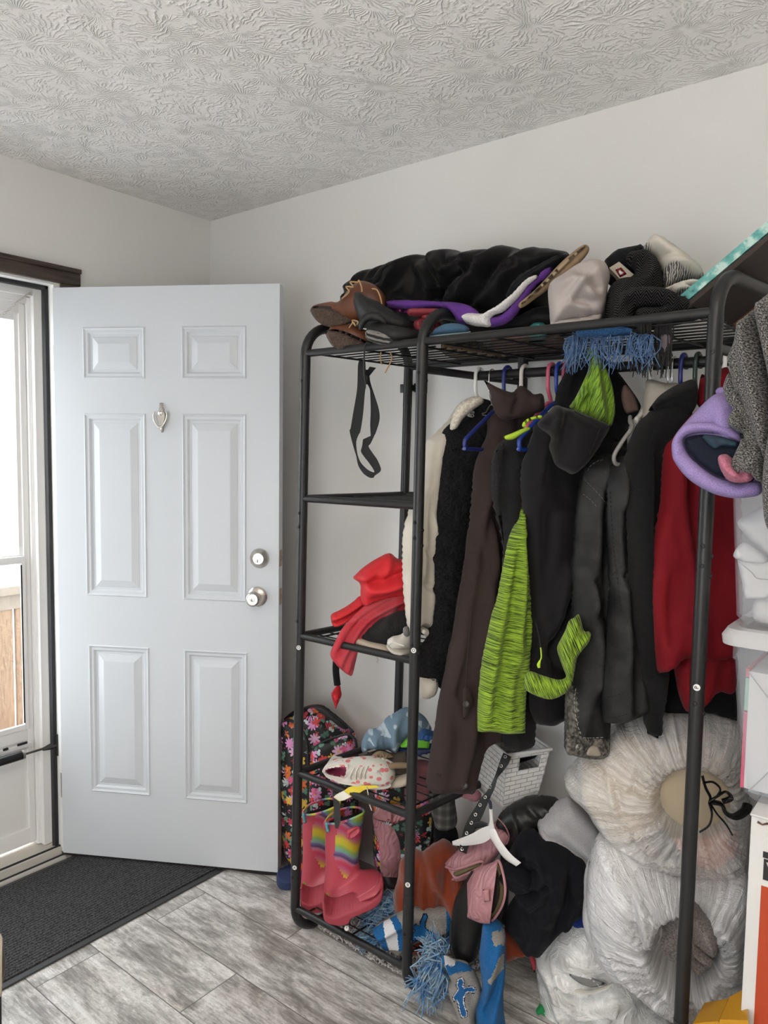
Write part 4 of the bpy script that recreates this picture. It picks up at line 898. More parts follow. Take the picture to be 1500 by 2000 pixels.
FD([(1458,872),(1472,868),(1484,876),(1492,900),(1492,930),(1485,941),(1474,935),(1466,926),(1452,922),(1440,922),(1430,915),(1440,900),(1448,884)], 1.385, .05, [([(1440,915),(1460,890),(1478,880)],.006,-.010),([(1462,918),(1476,900),(1486,900)],.005,.008)])
FD([(1474,602),(1484,660),(1500,735),(1508,800),(1498,860),(1490,920),(1490,980),(1498,1030),(1530,1060),(1580,1040),(1620,800),(1590,560),(1530,545),(1493,583)], 1.36, .08, [([(1490,610),(1505,700),(1520,800)],.012,.012),([(1510,650),(1530,800)],.014,-.012)])
# ================================================================ THINGS ON THE TOP SHELF
ZS = 1.779
# black quilted jacket lying along the back of the shelf
M_puff = fabric('black_quilted_nylon', (.006,.0058,.0064), .15, .48, bscale=700)
g = thing('jacket', 'black padded winter jacket heaped along the top shelf', 'jacket', (-1.1, 1.85, ZS))
pj = cloth('body', [(692,592),(688,572),(689,556),(706,546),(733,531),(767,517),(807,503),(837,500),(848,507),(863,493),(887,488),(910,495),(927,492),(957,488),(980,490),(997,483),(1017,487),(1033,492),(1050,487),(1083,488),(1110,494),(1112,515),(1090,545),(1070,580),(1060,610),(990,628),(900,640),(800,640),(740,640),(700,640),(668,620)], Fr(880,570,1.83,None), M_puff, T=.20, R=.07, s=.0075, nz=(.010,12), parent=g, folds=[([(837,503),(822,540),(800,575),(770,600)],.02,.028),([(847,510),(872,540),(890,570),(898,595)],.012,-.022),([(863,495),(850,520),(868,545),(885,575)],.016,.020),([(886,500),(905,530),(925,520),(945,512)],.010,-.018),([(905,545),(930,520),(955,515),(950,535)],.012,.018),([(997,487),(985,520),(960,555),(925,600)],.022,.024),([(1017,492),(1010,530),(985,560)],.012,-.016),([(1060,490),(1040,530),(1000,580),(975,610)],.02,.020),([(700,548),(690,580),(685,600)],.010,-.014),([(740,530),(735,560),(750,590)],.016,.016),([(775,520),(765,550)],.008,-.012),([(690,600),(760,580),(840,600)],.014,.012),([(800,520),(790,550),(776,575)],.006,-.014),([(880,600),(920,560),(960,540)],.008,-.016),([(940,610),(990,570),(1040,530)],.010,-.014),([(960,500),(945,540),(930,580)],.008,.012)], drape=.011)
cloth('sleeve', [(1000,560),(1020,535),(1060,515),(1090,500),(1110,495),(1112,510),(1095,530),(1070,560),(1030,590),(1005,600),(990,585)], Fr(1050,540,1.73,None), M_puff, T=.07, R=.035, s=.008, parent=g, nz=(.004,24), folds=[([(1015,570),(1060,530),(1100,505)],.010,.008)])
cloth('lower_panel', [(890,600),(940,600),(1000,620),(1050,600),(1100,600),(1120,620),(1110,645),(1000,655),(900,655)], Fr(1000,630,1.76,None), M_puff, T=.10, R=.04, s=.01, parent=g, nz=(.004,24), drape=.004)
# brown leather shoes on their sides, soles to the room
M_leather = mat('tan_brown_leather', (.135, .045, .020), .38, var=.25, vscale=18, bump=.12, bscale=420, spec=.5)
t = NT('brown_rubber_sole'); vv = t.n('TexVoronoi', {'Vector': t.tc.outputs['Object'], 'Scale': 160.0}, feature='DISTANCE_TO_EDGE').outputs['Distance']
M_bsole = t.set(Base_Color=(.085,.055,.042), Roughness=.7, Normal=t.bump(vv, 1.0, .004))
M_welt = mat('dark_welt', (.035,.026,.022), .6); M_lace = mat('waxed_tan_lace', (.45,.28,.13), .7, bump=.3, bscale=900)
M_inside = mat('boot_opening_shade', (.018,.014,.012), .9)
def sole_piece(nm, pts, Y, m, T, parent, s=.006, turn=0, tilt=0, **k): return cloth(nm, pts, Fr(sum(p[0] for p in pts)/len(pts), sum(p[1] for p in pts)/len(pts), Y, turn, tilt), m, T=T, R=T*.35, s=s, nz=None, parent=parent, **k)
g = thing('shoe', 'upper of the two tan leather lace-up shoes, sole facing out', 'shoe', at(680, 640, Y=1.60), 'pair of tan lace-up shoes')
limb('upper', [(609,603,610,598,1.60,.006),(622,618,622,594,1.605,.03),(645,627,645,590,1.61,.042),(668,630,662,589,1.615,.045),(690,630,684,562,1.62,.045),(712,628,704,549,1.63,.043),(735,625,730,556,1.645,.04),(748,618,748,572,1.66,.034),(752,604,754,584,1.67,.02)], M_leather, g, n=6, seg=28)
so = sole_piece('sole', [(607,610),(610,603),(622,601),(640,603),(660,607),(690,616),(691,626),(680,633),(663,639),(640,638),(620,628)], 1.572, M_bsole, .018, g, tilt=-18)
sole_piece('welt', [(606,609),(609,600),(622,597),(642,598),(664,602),(692,611),(692,620),(660,610),(640,606),(622,604),(611,606)], 1.578, M_welt, .016, g, tilt=-18)
pxtube('lace', [(668,583,1.585),(682,570,1.575),(676,560,1.585),(690,560,1.572),(684,551,1.585),(698,551,1.58),(701,548,1.58),(706,560,1.572),(707,570,1.572)], .0022, M_lace, g)
pxtube('lace', [(727,564,1.60),(736,566,1.595),(742,578,1.592),(746,594,1.594)], .002, M_lace, g)
g = thing('shoe', 'lower tan leather lace-up shoe standing on its toe at the shelf edge', 'shoe', at(690, 680, Y=1.59), 'pair of tan lace-up shoes')
limb('upper', [(639,652,640,648,1.585,.006),(650,668,648,637,1.59,.03),(668,678,664,635,1.60,.042),(688,680,688,634,1.61,.044),(710,680,706,642,1.63,.043),(735,672,730,650,1.655,.036),(745,666,745,655,1.67,.02)], M_leather, g, n=6, seg=28)
sole_piece('sole', [(637,655),(641,648),(655,647),(672,652),(690,660),(708,668),(718,675),(708,681),(690,683),(665,684),(652,678),(643,668)], 1.558, M_bsole, .018, g, tilt=-18)
sole_piece('welt', [(636,654),(640,645),(655,643),(674,648),(694,656),(714,666),(718,672),(704,668),(686,659),(664,651),(648,650)], 1.564, M_welt, .016, g, tilt=-18)
pxtube('lace', [(682,640,1.575),(690,630,1.565),(694,636,1.565),(688,626,1.57),(699,628,1.57),(697,634,1.57)], .002, M_lace, g)
for x0,y0,x1,y1,x2,y2 in ((744,688,743,702,746,712),(762,688,765,702,752,728)): pxtube('hanging_lace', [(x0,y0,1.59),(x1,y1,1.60),(x2,y2,1.605)], .0018, M_lace, g)
# black ankle boots
M_blea = mat('black_nubuck', (.008,.008,.0085), .55, var=.3, vscale=14, bump=.15, bscale=350, spec=.45)
t = NT('striped_tread'); wv = t.n('TexWave', {'Vector': t.mapping(t.tc.outputs['Object'], rot=(0,.5,.7)), 'Scale': 42.0, 'Distortion': 2.0, 'Detail': 1.0}, wave_type='BANDS').outputs['Fac']
M_tread = t.set(Base_Color=t.ramp(wv, [(.5,(.012,.012,.013)),(.62,(.22,.21,.20))]), Roughness=.7, Normal=t.bump(wv,.8,.003))
M_brub = mat('black_rubber', (.014,.014,.015), .5)
g = thing('boot', 'black ankle boot lying on its side across the tan shoes', 'boot', at(750, 640, Y=1.58), 'pair of black ankle boots')
limb('upper', [(690,590,692,572,1.575,.012),(700,622,701,571,1.575,.034),(716,640,716,580,1.58,.042),(735,648,738,590,1.59,.043),(760,650,762,605,1.61,.04),(790,652,790,622,1.64,.036),(812,648,812,630,1.67,.028)], M_blea, g, n=6, seg=26)
sole_piece('sole', [(700,640),(703,622),(716,611),(738,610),(752,622),(760,640),(748,634),(735,628),(720,628),(710,640),(706,648)], 1.545, M_brub, .02, g)
mb = MB(); bv = surf(g.children[0]); [mb.tube([hit(bv,q.x,q.y,.0006) for q in catmull([(a,b,0),(c,d,0),(e,f_,0)],6)], .0012, 6) for a,b,c,d,e,f_ in ((770,608,765,625,756,640),(778,613,774,630,766,646),(786,618,783,633,776,648))]; mb.build('strap_stitching', M_brub, g)
g = thing('boot', 'black ankle boot with ridged pale tread facing the room', 'boot', at(750, 675, Y=1.57), 'pair of black ankle boots')
limb('upper', [(714,655,716,640,1.575,.012),(722,672,724,630,1.575,.032),(745,676,740,630,1.58,.042),(775,676,768,636,1.59,.042),(800,672,800,642,1.61,.036),(820,668,822,645,1.63,.026)], M_blea, g, n=6, seg=26)
sole_piece('sole', [(713,653),(716,644),(728,645),(745,649),(765,658),(785,668),(792,674),(775,674),(745,674),(725,668),(716,662)], 1.545, M_tread, .016, g, s=.004, tilt=-15)
pxtube('loop_lace', [(727,672,1.556),(718,669,1.548),(713,676,1.545),(711,700,1.545),(711,730,1.55),(715,750,1.555)], .0022, M_brub, g)
# purple cloth with a white fleece band
M_purp = fabric('purple_felt', (.13,.045,.27), .15); M_fuch = fabric('fuchsia_trim', (.42,.05,.32), .15); M_wfl = knit('white_fleece', (.60,.58,.58), (.74,.72,.72), 300)
g = thing('stocking', 'purple felt stocking with white fleece band sprawled under the black jacket', 'stocking', at(920, 640, Y=1.62))
cloth('body', [(753,591),(762,587),(780,586),(797,586),(830,587),(860,589),(885,590),(905,593),(922,600),(936,612),(932,625),(906,634),(893,628),(884,612),(870,604),(850,601),(810,605),(780,603),(762,600)], Fr(850,600,1.66,None), M_purp, T=.03, R=.012, s=.006, parent=g, nz=(.003,30), folds=[([(880,595),(900,612),(910,628)],.008,.008)])
cloth('lining', [(757,600),(770,602),(800,606),(840,604),(868,604),(850,609),(810,612),(775,608)], Fr(810,605,1.665,None), M_fuch, T=.02, s=.006, parent=g)
cloth('cuff', [(903,622),(906,615),(915,611),(930,612),(945,612),(960,604),(973,597),(990,584),(1003,573),(1015,560),(1027,548),(1038,540),(1047,537),(1050,541),(1042,548),(1030,558),(1020,570),(1010,583),(995,598),(980,610),(966,615),(957,622),(958,634),(954,639),(942,638),(928,637),(912,632)], Fr(960,600,1.645,None), M_wfl, T=.04, R=.016, s=.005, parent=g, nz=(.003,30))
cloth('toe', [(957,638),(970,638),(988,632),(1003,620),(1014,605),(1022,588),(1036,570),(1052,552),(1066,545),(1078,524),(1076,521),(1062,528),(1050,542),(1032,560),(1012,585),(984,612),(962,620)], Fr(1010,590,1.665,None), M_purp, T=.035, R=.014, s=.006, parent=g, nz=(.003,30))
# red slides and a blue one beneath
M_rslide = mat('dusty_red_rubber', (.24,.028,.040), .5, bump=.1, bscale=300)
g = thing('sandal', 'dusty red sandal wedged flat below the purple stocking', 'sandal', at(840, 625, Y=1.65))
cloth('sole', [(796,606),(800,603),(833,602),(865,604),(880,612),(878,618),(850,619),(812,618),(797,615)], Fr(840,610,1.64,10), M_rslide, T=.05, R=.006, s=.006, nz=None, parent=g)
cloth('strap', [(822,617),(850,612),(872,616),(860,628),(840,630)], Fr(845,620,1.63,10), M_rslide, T=.03, R=.012, s=.006, parent=g)
g = thing('sandal', 'dusty red sandal standing behind the middle rack post', 'sandal', at(825, 655, Y=1.66))
cloth('sole', [(808,634),(812,625),(822,620),(845,622),(862,634),(858,650),(840,656),(818,653)], Fr(835,640,1.655,10), M_rslide, T=.03, R=.008, s=.006, parent=g)
cloth('strap', [(815,640),(830,630),(850,634),(846,646),(824,650)], Fr(832,640,1.632,10), M_rslide, T=.014, s=.006, parent=g)
g = thing('shoe', 'faded blue canvas slip-on shoe at the front of the top shelf', 'shoe', at(880, 660, Y=1.61))
M_bcan = fabric('faded_blue_canvas', (.06,.12,.19), .2)
limb('upper', [(838,658,839,654,1.60,.008),(850,658,850,643,1.605,.03),(868,658,868,634,1.61,.037),(890,656,890,632,1.615,.037),(908,654,908,636,1.62,.03),(917,650,917,642,1.625,.014)], M_bcan, g)
limb('sole', [(836,662,836,656,1.598,.008),(850,664,850,656,1.60,.034),(885,662,885,653,1.605,.04),(910,658,910,650,1.61,.03),(919,653,919,647,1.615,.012)], mat('pale_blue_rubber',(.22,.30,.34),.6), g)
# leopard flat lying on the wires, seen from below
t = NT('leopard_print'); vn = t.n('TexVoronoi', {'Vector': t.tc.outputs['Object'], 'Scale': 95.0}).outputs['Distance']; nn = t.n('TexNoise', {'Vector': t.tc.outputs['Object'], 'Scale': 80.0}).outputs['Fac']
M_leo = t.set(Base_Color=t.ramp(t.math('ADD', vn, t.math('MULTIPLY', nn, .4)), [(.42,(.03,.02,.012)),(.52,(.20,.14,.08))]), Roughness=.8)
g = thing('shoe', 'leopard print flat shoe lying on the wires of the top shelf', 'shoe', at(920, 690, Z=ZS))
def flat_on(nm, pts, z, T, m, parent, s=.008):
    P = [at(x, y, Z=z) for x, y in pts]; P = catmull(P, 5, True); mb_ = MB(); c = sum(P, Vector())/len(P)
    mb_.loft([[c+(p-c)*.94 for p in P], P, [p+Vector((0,0,T)) for p in P], [c+(p-c)*.9+Vector((0,0,T*1.2)) for p in P]]); return mb_.build(nm, m, parent)
flat_on('sole', [(862,679),(880,680),(920,686),(960,692),(982,703),(960,707),(920,706),(880,698),(865,690)], ZS, .014, M_leo, g)
flat_on('upper', [(868,682),(890,683),(920,688),(945,692),(930,700),(890,696),(870,689)], ZS+.014, .03, M_leo, g)
g = tag(flat_on('swim_goggles', [(1032,662),(1050,657),(1068,660),(1062,672),(1046,672),(1040,680),(1036,672)], ZS, .03, mat('teal_plastic',(.04,.22,.20),.4), None), 'teal strap-like bit lying on the wires left of the blue fringed scarf', 'strap'); g.name = 'teal_strap'
g = tag(flat_on('folded_cloth', [(960,668),(1010,660),(1050,664),(1100,668),(1090,695),(1050,702),(990,696)], ZS, .012, fabric('dusty_rose_cloth',(.22,.12,.10),.2), None), 'dusty rose cloth folded flat on the wires, middle of the top shelf', 'cloth')
g = tag(cloth('dark_clothes', [(1000,650),(1040,640),(1100,615),(1160,600),(1220,610),(1330,600),(1380,590),(1385,615),(1300,640),(1180,650),(1080,660)], Fr(1200,630,1.84,None), M_puff, T=.10, s=.012, drape=.006), 'dark crumpled clothes at the back of the top shelf under the scarves', 'clothes')
# tan cork insole
g = thing('sandal', 'long tan sandal propped diagonally against the black jacket', 'sandal', at(1030, 600, Y=1.64))
so = sole_piece('sole', [(1012,596),(1016,590),(1028,580),(1046,565),(1067,543),(1090,518),(1113,497),(1128,485),(1140,478),(1147,479),(1151,486),(1146,498),(1132,514),(1115,530),(1095,546),(1070,566),(1045,584),(1026,598),(1016,602)], 1.655, mat('tan_cork',(.29,.20,.115),.75,var=.15,vscale=60,bump=.2,bscale=300), .022, g, turn=-5)
sole_piece('footbed', [(1018,592),(1030,582),(1067,546),(1092,520),(1115,500),(1140,481),(1143,484),(1118,506),(1096,527),(1070,552),(1034,584),(1022,594)], 1.634, mat('pale_suede',(.36,.27,.17),.9), .006, g, turn=-5)
# beige cloth cap
g = thing('cap', 'crumpled beige cotton cap standing on the front edge of the top shelf', 'cap', at(1125, 640, Y=1.62))
M_beige = fabric('beige_cotton', (.43,.385,.365), .06, .85, bscale=1100)
cloth('crown', [(1070,574),(1072,560),(1078,549),(1094,538),(1112,526),(1124,517),(1136,512),(1157,508),(1172,510),(1184,516),(1190,530),(1191,545),(1187,560),(1185,585),(1182,600),(1178,614),(1172,622),(1155,622),(1143,627),(1120,629),(1100,633),(1078,638),(1074,625),(1073,608)], Fr(1130,570,1.635,4), M_beige, T=.15, R=.065, s=.006, parent=g, nz=(.005,18), folds=[([(1076,580),(1100,560),(1124,552),(1130,565)],.010,.012),([(1124,520),(1128,545),(1138,560),(1160,575)],.010,-.012),([(1105,600),(1122,575),(1135,560)],.010,.012),([(1140,560),(1150,585),(1178,600)],.012,.012),([(1090,610),(1110,595),(1150,600),(1175,590)],.010,-.010),([(1078,612),(1110,608),(1160,615)],.010,.010),([(1150,515),(1165,545),(1182,575)],.012,.008)])
cloth('brim', [(1076,628),(1100,624),(1130,620),(1150,616),(1172,612),(1176,620),(1166,628),(1146,633),(1110,638),(1084,641)], Fr(1125,628,1.61,4), M_beige, T=.035, R=.014, s=.006, parent=g, folds=[([(1080,634),(1125,628),(1170,618)],.005,-.004)])
# box end with red label
g = thing('box', 'small cream box end with a red label among the scarves', 'box', at(1210, 540, Y=1.70))
M_kraft = mat('cream_card',(.50,.45,.36),.7)
fb = Fr(1215,530,1.70,0)
mb = MB(); P = [fb.at(*p) for p in ((1190,523),(1209,511),(1238,536),(1218,552))]; mb.loft([[p for p in P],[p-fb.n*.12 for p in P]]); mb.build('carton', M_kraft, g, False)
cloth('label', [(1202,527,1),(1213,522,1),(1224,535,1),(1211,542,1)], Fr(1213,532,1.697,0), mat('red_label',(.28,.012,.02),.5), T=.003, R=.001, s=.004, nz=None, smooth=0, parent=g)
cloth('emblem', [(1208,531),(1211,526),(1214,530),(1218,532),(1215,536),(1211,537)], Fr(1213,532,1.694,0), M_stick, T=.002, R=.001, s=.002, nz=None, smooth=2, parent=g)
# black knit behind
tag(cloth('beanie', [(1180,512),(1190,500),(1201,490),(1215,486),(1230,482),(1245,479),(1256,480),(1262,495),(1260,530),(1230,560),(1195,560),(1182,540)], Fr(1220,520,1.78,0), knit('black_knit',(.004,.004,.005),(.014,.014,.015),300), T=.12, R=.05, s=.009, nz=(.005,30), folds=[([(1190,505),(1225,492),(1255,486)],.008,.006)]), 'black knitted beanie at the back between beige cap and cream scarf', 'hat')
# grey herringbone scarf
t = NT('grey_herringbone'); u_ = t.n('SeparateXYZ', {0: t.tc.outputs['UV']}).outputs
zig = t.math('PINGPONG', t.math('MULTIPLY', u_[0], 1.0), .011)
st = t.math('SINE', t.math('MULTIPLY', t.math('ADD', u_[1], zig), 1250.0))
M_herr = t.set(Base_Color=t.ramp(st, [(.4,(.008,.008,.009)),(.8,(.075,.070,.067))]), Roughness=.95, Specular_IOR_Level=.1, Normal=t.bump(st,.4,.001))
g = thing('scarf', 'dark grey herringbone scarf coiled on the top shelf, fringe hanging through', 'scarf', at(1250, 640, Y=1.64))
cloth('coil', [(1183,592),(1188,568),(1198,552),(1214,544),(1233,541),(1240,530),(1228,518),(1222,508),(1226,497),(1240,491),(1258,490),(1272,498),(1286,512),(1292,530),(1296,556),(1290,580),(1280,600),(1240,620),(1200,640),(1181,632)], Fr(1240,570,1.69,4), M_herr, T=.13, R=.05, s=.006, parent=g, nz=(.004,20), folds=[([(1228,510),(1255,502),(1275,515),(1270,540),(1250,560)],.012,.014),([(1240,500),(1255,520),(1245,545)],.008,-.014),([(1192,600),(1205,570),(1225,555)],.012,.012),([(1250,545),(1270,560),(1285,580)],.010,-.010)])
cloth('loop', [(1200,588),(1206,578),(1214,571),(1226,565),(1242,561),(1265,560),(1288,561),(1306,566),(1322,575),(1331,588),(1330,600),(1318,606),(1300,602),(1270,598),(1245,600),(1235,612),(1225,625),(1210,632),(1201,625),(1199,605)], Fr(1260,590,1.625,2), M_herr, T=.09, R=.035, s=.006, parent=g, nz=(.003,20), folds=[([(1210,600),(1225,580),(1260,572),(1310,578)],.012,.012),([(1215,615),(1240,590),(1300,590)],.009,-.010)])
cloth('tail', [(1318,580),(1332,578),(1345,585),(1346,598),(1334,606),(1310,612),(1290,618),(1260,622),(1240,618),(1250,600),(1290,598)], Fr(1300,600,1.64,2), M_herr, T=.05, R=.02, s=.007, parent=g)
strands('fringe', [at(x,y,Y=1.64) for x,y in ((1240,612),(1250,618),(1262,620),(1272,618))], mat('charcoal_yarn',(.03,.03,.03),.95), g, n=46, length=.085, spread=.010, curl=.004, r=.0016)
strands('fringe', [at(x,y,Y=1.66) for x,y in ((1284,628),(1292,632),(1300,634),(1312,630))], mat('charcoal_yarn',(.03,.03,.03),.95), g, n=46, length=.075, spread=.010, curl=.004, r=.0016)
tag(cloth('sock', [(1288,668),(1290,655),(1300,650),(1312,654),(1313,672),(1308,684),(1300,691),(1292,684)], Fr(1300,670,1.665,0), fabric('mauve_grey_cloth',(.20,.165,.17)), T=.03, s=.005), 'mauve grey sock tip poking down through the wires below the scarf fringe', 'sock')
# cream printed scarf
t = NT('cream_sketch_print'); nz_ = t.n('TexNoise', {'Vector': t.tc.outputs['UV'], 'Scale': 9.0, 'Detail': 2.0}).outputs['Fac']; n2 = t.n('TexWave', {'Vector': t.tc.outputs['UV'], 'Scale': 60.0, 'Distortion': 9.0, 'Detail': 3.0}).outputs['Fac']
mk = t.math('MULTIPLY', t.n('MapRange', {'Value': nz_, 'From Min': .54, 'From Max': .58}).outputs[0], t.n('MapRange', {'Value': n2, 'From Min': .35, 'From Max': .5}).outputs[0])
M_sketch = t.set(Base_Color=t.mix(mk, (.60,.565,.50), (.12,.115,.115)), Roughness=.85, Specular_IOR_Level=.2)
g = thing('scarf', 'cream scarf with grey sketch print bundled high at the right of the shelf', 'scarf', at(1310, 580, Y=1.74))
cloth('bundle', [(1256,488),(1263,473),(1271,461),(1280,461),(1290,463),(1306,472),(1322,484),(1342,498),(1360,511),(1370,522),(1376,540),(1378,552),(1366,551),(1345,548),(1325,556),(1306,566),(1296,570),(1292,556),(1286,530),(1278,510)], Fr(1310,520,1.74,4), M_sketch, T=.13, R=.05, s=.006, parent=g, nz=(.004,18), folds=[([(1286,512),(1310,510),(1345,513),(1368,528)],.008,-.014),([(1275,470),(1300,490),(1330,505)],.012,.010),([(1290,525),(1320,518),(1362,530)],.014,.014)])
cloth('folded_end', [(1294,566),(1306,560),(1325,552),(1346,546),(1368,548),(1376,555),(1366,562),(1354,572),(1342,577),(1325,577),(1308,574)], Fr(1335,562,1.70,4), M_sketch, T=.07, R=.02, s=.005, parent=g, folds=[([(1300,566),(1330,556),(1368,554)],.004,.008),([(1305,570),(1335,562),(1360,562)],.004,-.010),([(1320,574),(1332,562),(1345,572)],.005,.012)])
# blue fringed scarf beneath, on the wires
M_bscarf = knit('sky_blue_knit',(.02,.07,.18),(.05,.14,.30),400); M_byarn = mat('blue_yarn',(.05,.12,.26),.9,col2=(.14,.22,.36),vscale=120)
g = thing('scarf', 'blue knitted scarf lying on the top wires with pale blue fringe hanging down', 'scarf', at(1190, 690, Y=1.64))
cloth('band', [(1126,640),(1150,636),(1185,634),(1220,634),(1246,638),(1249,650),(1230,655),(1190,658),(1150,658),(1128,657)], Fr(1185,648,1.63,4), M_bscarf, T=.03, R=.012, s=.006, parent=g)
strands('fringe', [at(x,y,Y=1.625) for x,y in ((1128,655),(1160,658),(1200,659),(1250,653),(1276,655))], M_byarn, g, n=120, length=.047, spread=.022, curl=.010, r=.0012)
strands('fringe', [at(x,y,Y=1.62) for x,y in ((1118,656),(1124,652),(1130,652))], M_byarn, g, n=60, length=.055, spread=.018, curl=.008, r=.0012, dirv=(-.25,0,-1))
pxtube('loose_yarn', [(1248,655,1.62),(1249,680,1.62),(1252,695,1.62),(1258,710,1.62)], .0016, M_byarn, g)
# canvas board leaning at the end
g = thing('canvas', 'stretched canvas with teal painted edge tilted up at the right end of the shelf', 'canvas', at(1420, 560, Y=1.75))
cA, cB = at(1340,590,Y=1.66), at(1560,404,Y=1.66); dA = (cB-cA); dY = Vector((0.0,.44,0)); nn_ = dA.cross(dY).normalized(); nn_ = nn_ if nn_.z > 0 else -nn_
t = NT('teal_paint_edge'); n_ = t.n('TexNoise', {'Vector': t.tc.outputs['Object'], 'Scale': 42.0, 'Detail': 4.0}).outputs['Fac']
M_teal = t.set(Base_Color=t.ramp(n_, [(.34,(.02,.03,.03)),(.37,(.05,.26,.24)),(.52,(.14,.42,.38)),(.62,(.50,.68,.62))]), Roughness=.5)
mb = MB(); o_ = cA; th_ = nn_*.020
V = [o_,o_+dA,o_+dA+dY,o_+dY]; mb.add([p+nn_*.001 for p in V]+[p+th_ for p in V],[(0,1,5,4),(1,2,6,5),(2,3,7,6),(3,0,4,7),(4,5,6,7),(0,3,2,1)]); mb.build('painted_canvas', M_teal, g, False)
M_back = mat('dark_brown_backing',(.045,.034,.030),.8,var=.1,vscale=5); mb = MB(); q = lambda a,b,c=0: o_+dA*a+dY*b-nn_*c
V = [q(.004,.03,0),q(.996,.03,0),q(.996,.97,0),q(.004,.97,0)]; mb.add(V+[p-nn_*.002 for p in V],[(0,1,5,4),(1,2,6,5),(2,3,7,6),(3,0,4,7),(4,5,6,7),(0,3,2,1)]); mb.build('backing', M_back, g, False)
for b0,b1,mm in ((.0,.035,M_back),(.80,.90,mat('orange_pine',(.22,.085,.03),.6,var=.2,vscale=20)),(.965,1.0,M_back)):
    V = [q(0,b0,.002),q(1,b0,.002),q(1,b1,.002),q(0,b1,.002)]; mb = MB(); mb.add(V+[p-nn_*.010 for p in V],[(0,1,5,4),(1,2,6,5),(2,3,7,6),(3,0,4,7),(4,5,6,7),(0,3,2,1)]); mb.build('stretcher_bar', mm, g, False)
# black webbing strap hanging from the shelf
g = thing('strap', 'black webbing strap looped over the top shelf rail, hanging beside the left post', 'strap', at(715, 930, Y=1.63))
M_web = mat('black_webbing',(.0075,.0075,.008),.7,bump=.5,bscale=500)
mb = ribbon([(701,705,713,702,1.64),(699,715,714,712,1.632),(698,750,715,752,1.628),(696,770,713,765,1.628),(690,805,709,810,1.63),(685,835,704,842,1.63),(683,843,701,848,1.63),(689,868,696,862,1.632),(695,888,697,880,1.635),(696,892,700,893,1.635),(700,910,706,905,1.63),(710,925,718,917,1.625),(722,933,728,922,1.622),(730,933,735,922,1.622)],0); mb.build('near_strand', M_web, g)
mb = ribbon([(714,722,720,722,1.642),(716,745,722,740,1.64),(722,760,726,755,1.64),(723,770,731,770,1.64),(724,800,740,800,1.64),(723,830,741,822,1.64),(724,852,733,848,1.64)],0); mb.build('far_strand', M_web, g)
mb = ribbon([(709,858,733,847,1.638),(707,872,724,866,1.636),(705,882,720,872,1.634),(712,893,728,885,1.630),(722,906,737,898,1.626),(731,921,744,915,1.622),(728,932,742,922,1.621)],0); mb.build('twisted_end', M_web, g)
mb = ribbon([(711,734,722,716,1.645),(718,738,733,718,1.65),(722,733,735,718,1.655)],0); mb.build('knot_tail', M_web, g)
cloth('knot', [(712,734),(719,730),(722,738),(721,748),(714,750)], Fr(717,740,1.625,0), M_web, T=.02, s=.004, parent=g)
# ================================================================ SHELF TOWER
# red dress-up costume on the third shelf
M_rsat = fabric('red_satin', (.62,.030,.038), .12, .45); t = NT('red_tulle'); nz_ = t.n('TexVoronoi', {'Vector': t.tc.outputs['Object'], 'Scale': 420.0}, feature='DISTANCE_TO_EDGE').outputs['Distance']
M_tul = t.set(Base_Color=(.55,.035,.055), Roughness=.8, Alpha=t.n('MapRange', {'Value': nz_, 'From Min': .0, 'From Max': .9, 'To Min': .82, 'To Max': .52}).outputs[0])
g = thing('costume', 'red satin and tulle costume spilling off the third shelf', 'costume', at(720, 1240, Y=1.66))
cloth('satin_bodice', [(690,1129),(697,1120),(708,1109),(725,1097),(742,1087),(755,1081),(764,1081),(777,1091),(795,1095),(800,1130),(800,1160),(775,1165),(752,1170),(730,1177),(713,1184),(706,1175),(704,1159),(703,1140)], Fr(745,1130,1.66,8), M_rsat, T=.12, R=.05, s=.007, parent=g, nz=(.006,16), drape=.006, folds=[([(742,1088),(720,1115),(700,1132)],.012,.012),([(700,1138),(740,1128),(795,1110)],.010,-.014),([(708,1145),(745,1148),(795,1130)],.014,.014),([(712,1170),(745,1160),(795,1145)],.010,-.010),([(760,1085),(750,1110),(742,1125)],.010,.008)])
cloth('satin_lobe', [(646,1208),(648,1199),(662,1192),(678,1183),(692,1173),(703,1164),(712,1172),(716,1184),(700,1200),(683,1212),(668,1221),(652,1224)], Fr(680,1200,1.63,8), M_rsat, T=.05, R=.02, s=.005, parent=g, nz=(.003,30), folds=[([(650,1205),(680,1190),(708,1172)],.008,.010),([(652,1216),(680,1202),(706,1184)],.007,-.010)])
cloth('tulle_skirt', [(800,1146),(775,1156),(752,1164),(720,1178),(700,1194),(682,1212),(668,1228),(656,1250),(645,1278),(655,1296),(668,1309),(680,1318),(688,1319),(694,1296),(700,1270),(706,1255),(714,1243),(740,1222),(770,1202),(800,1184)], Fr(700,1250,1.60,10), M_tul, T=.03, R=.012, s=.006, parent=g, nz=(.003,16), folds=[([(790,1170),(720,1205),(680,1260),(662,1300)],.008,.010),([(795,1178),(735,1215),(695,1270),(684,1315)],.007,-.010),([(760,1175),(700,1215),(665,1270)],.007,-.008),([(770,1190),(715,1235),(676,1312)],.006,.010)])
M_seq = mat('red_sequins',(.40,.012,.02),.25,.5,bump=1.0,bscale=260)
pxtube('tail', [(672,1245,1.60),(662,1270,1.58),(657,1290,1.565),(656,1310,1.56),(659,1338,1.56)], .0098, M_blk2, g, seg=14)
limb('tail_tip', [(658,1338,664,1337,1.56,.006),(652,1346,666,1348,1.56,.009),(647,1356,667,1358,1.56,.012),(650,1368,663,1368,1.56,.010),(653,1377,659,1377,1.56,.005),(655,1384,657,1384,1.56,.002)], M_seq, g, nz=(.0012,300))
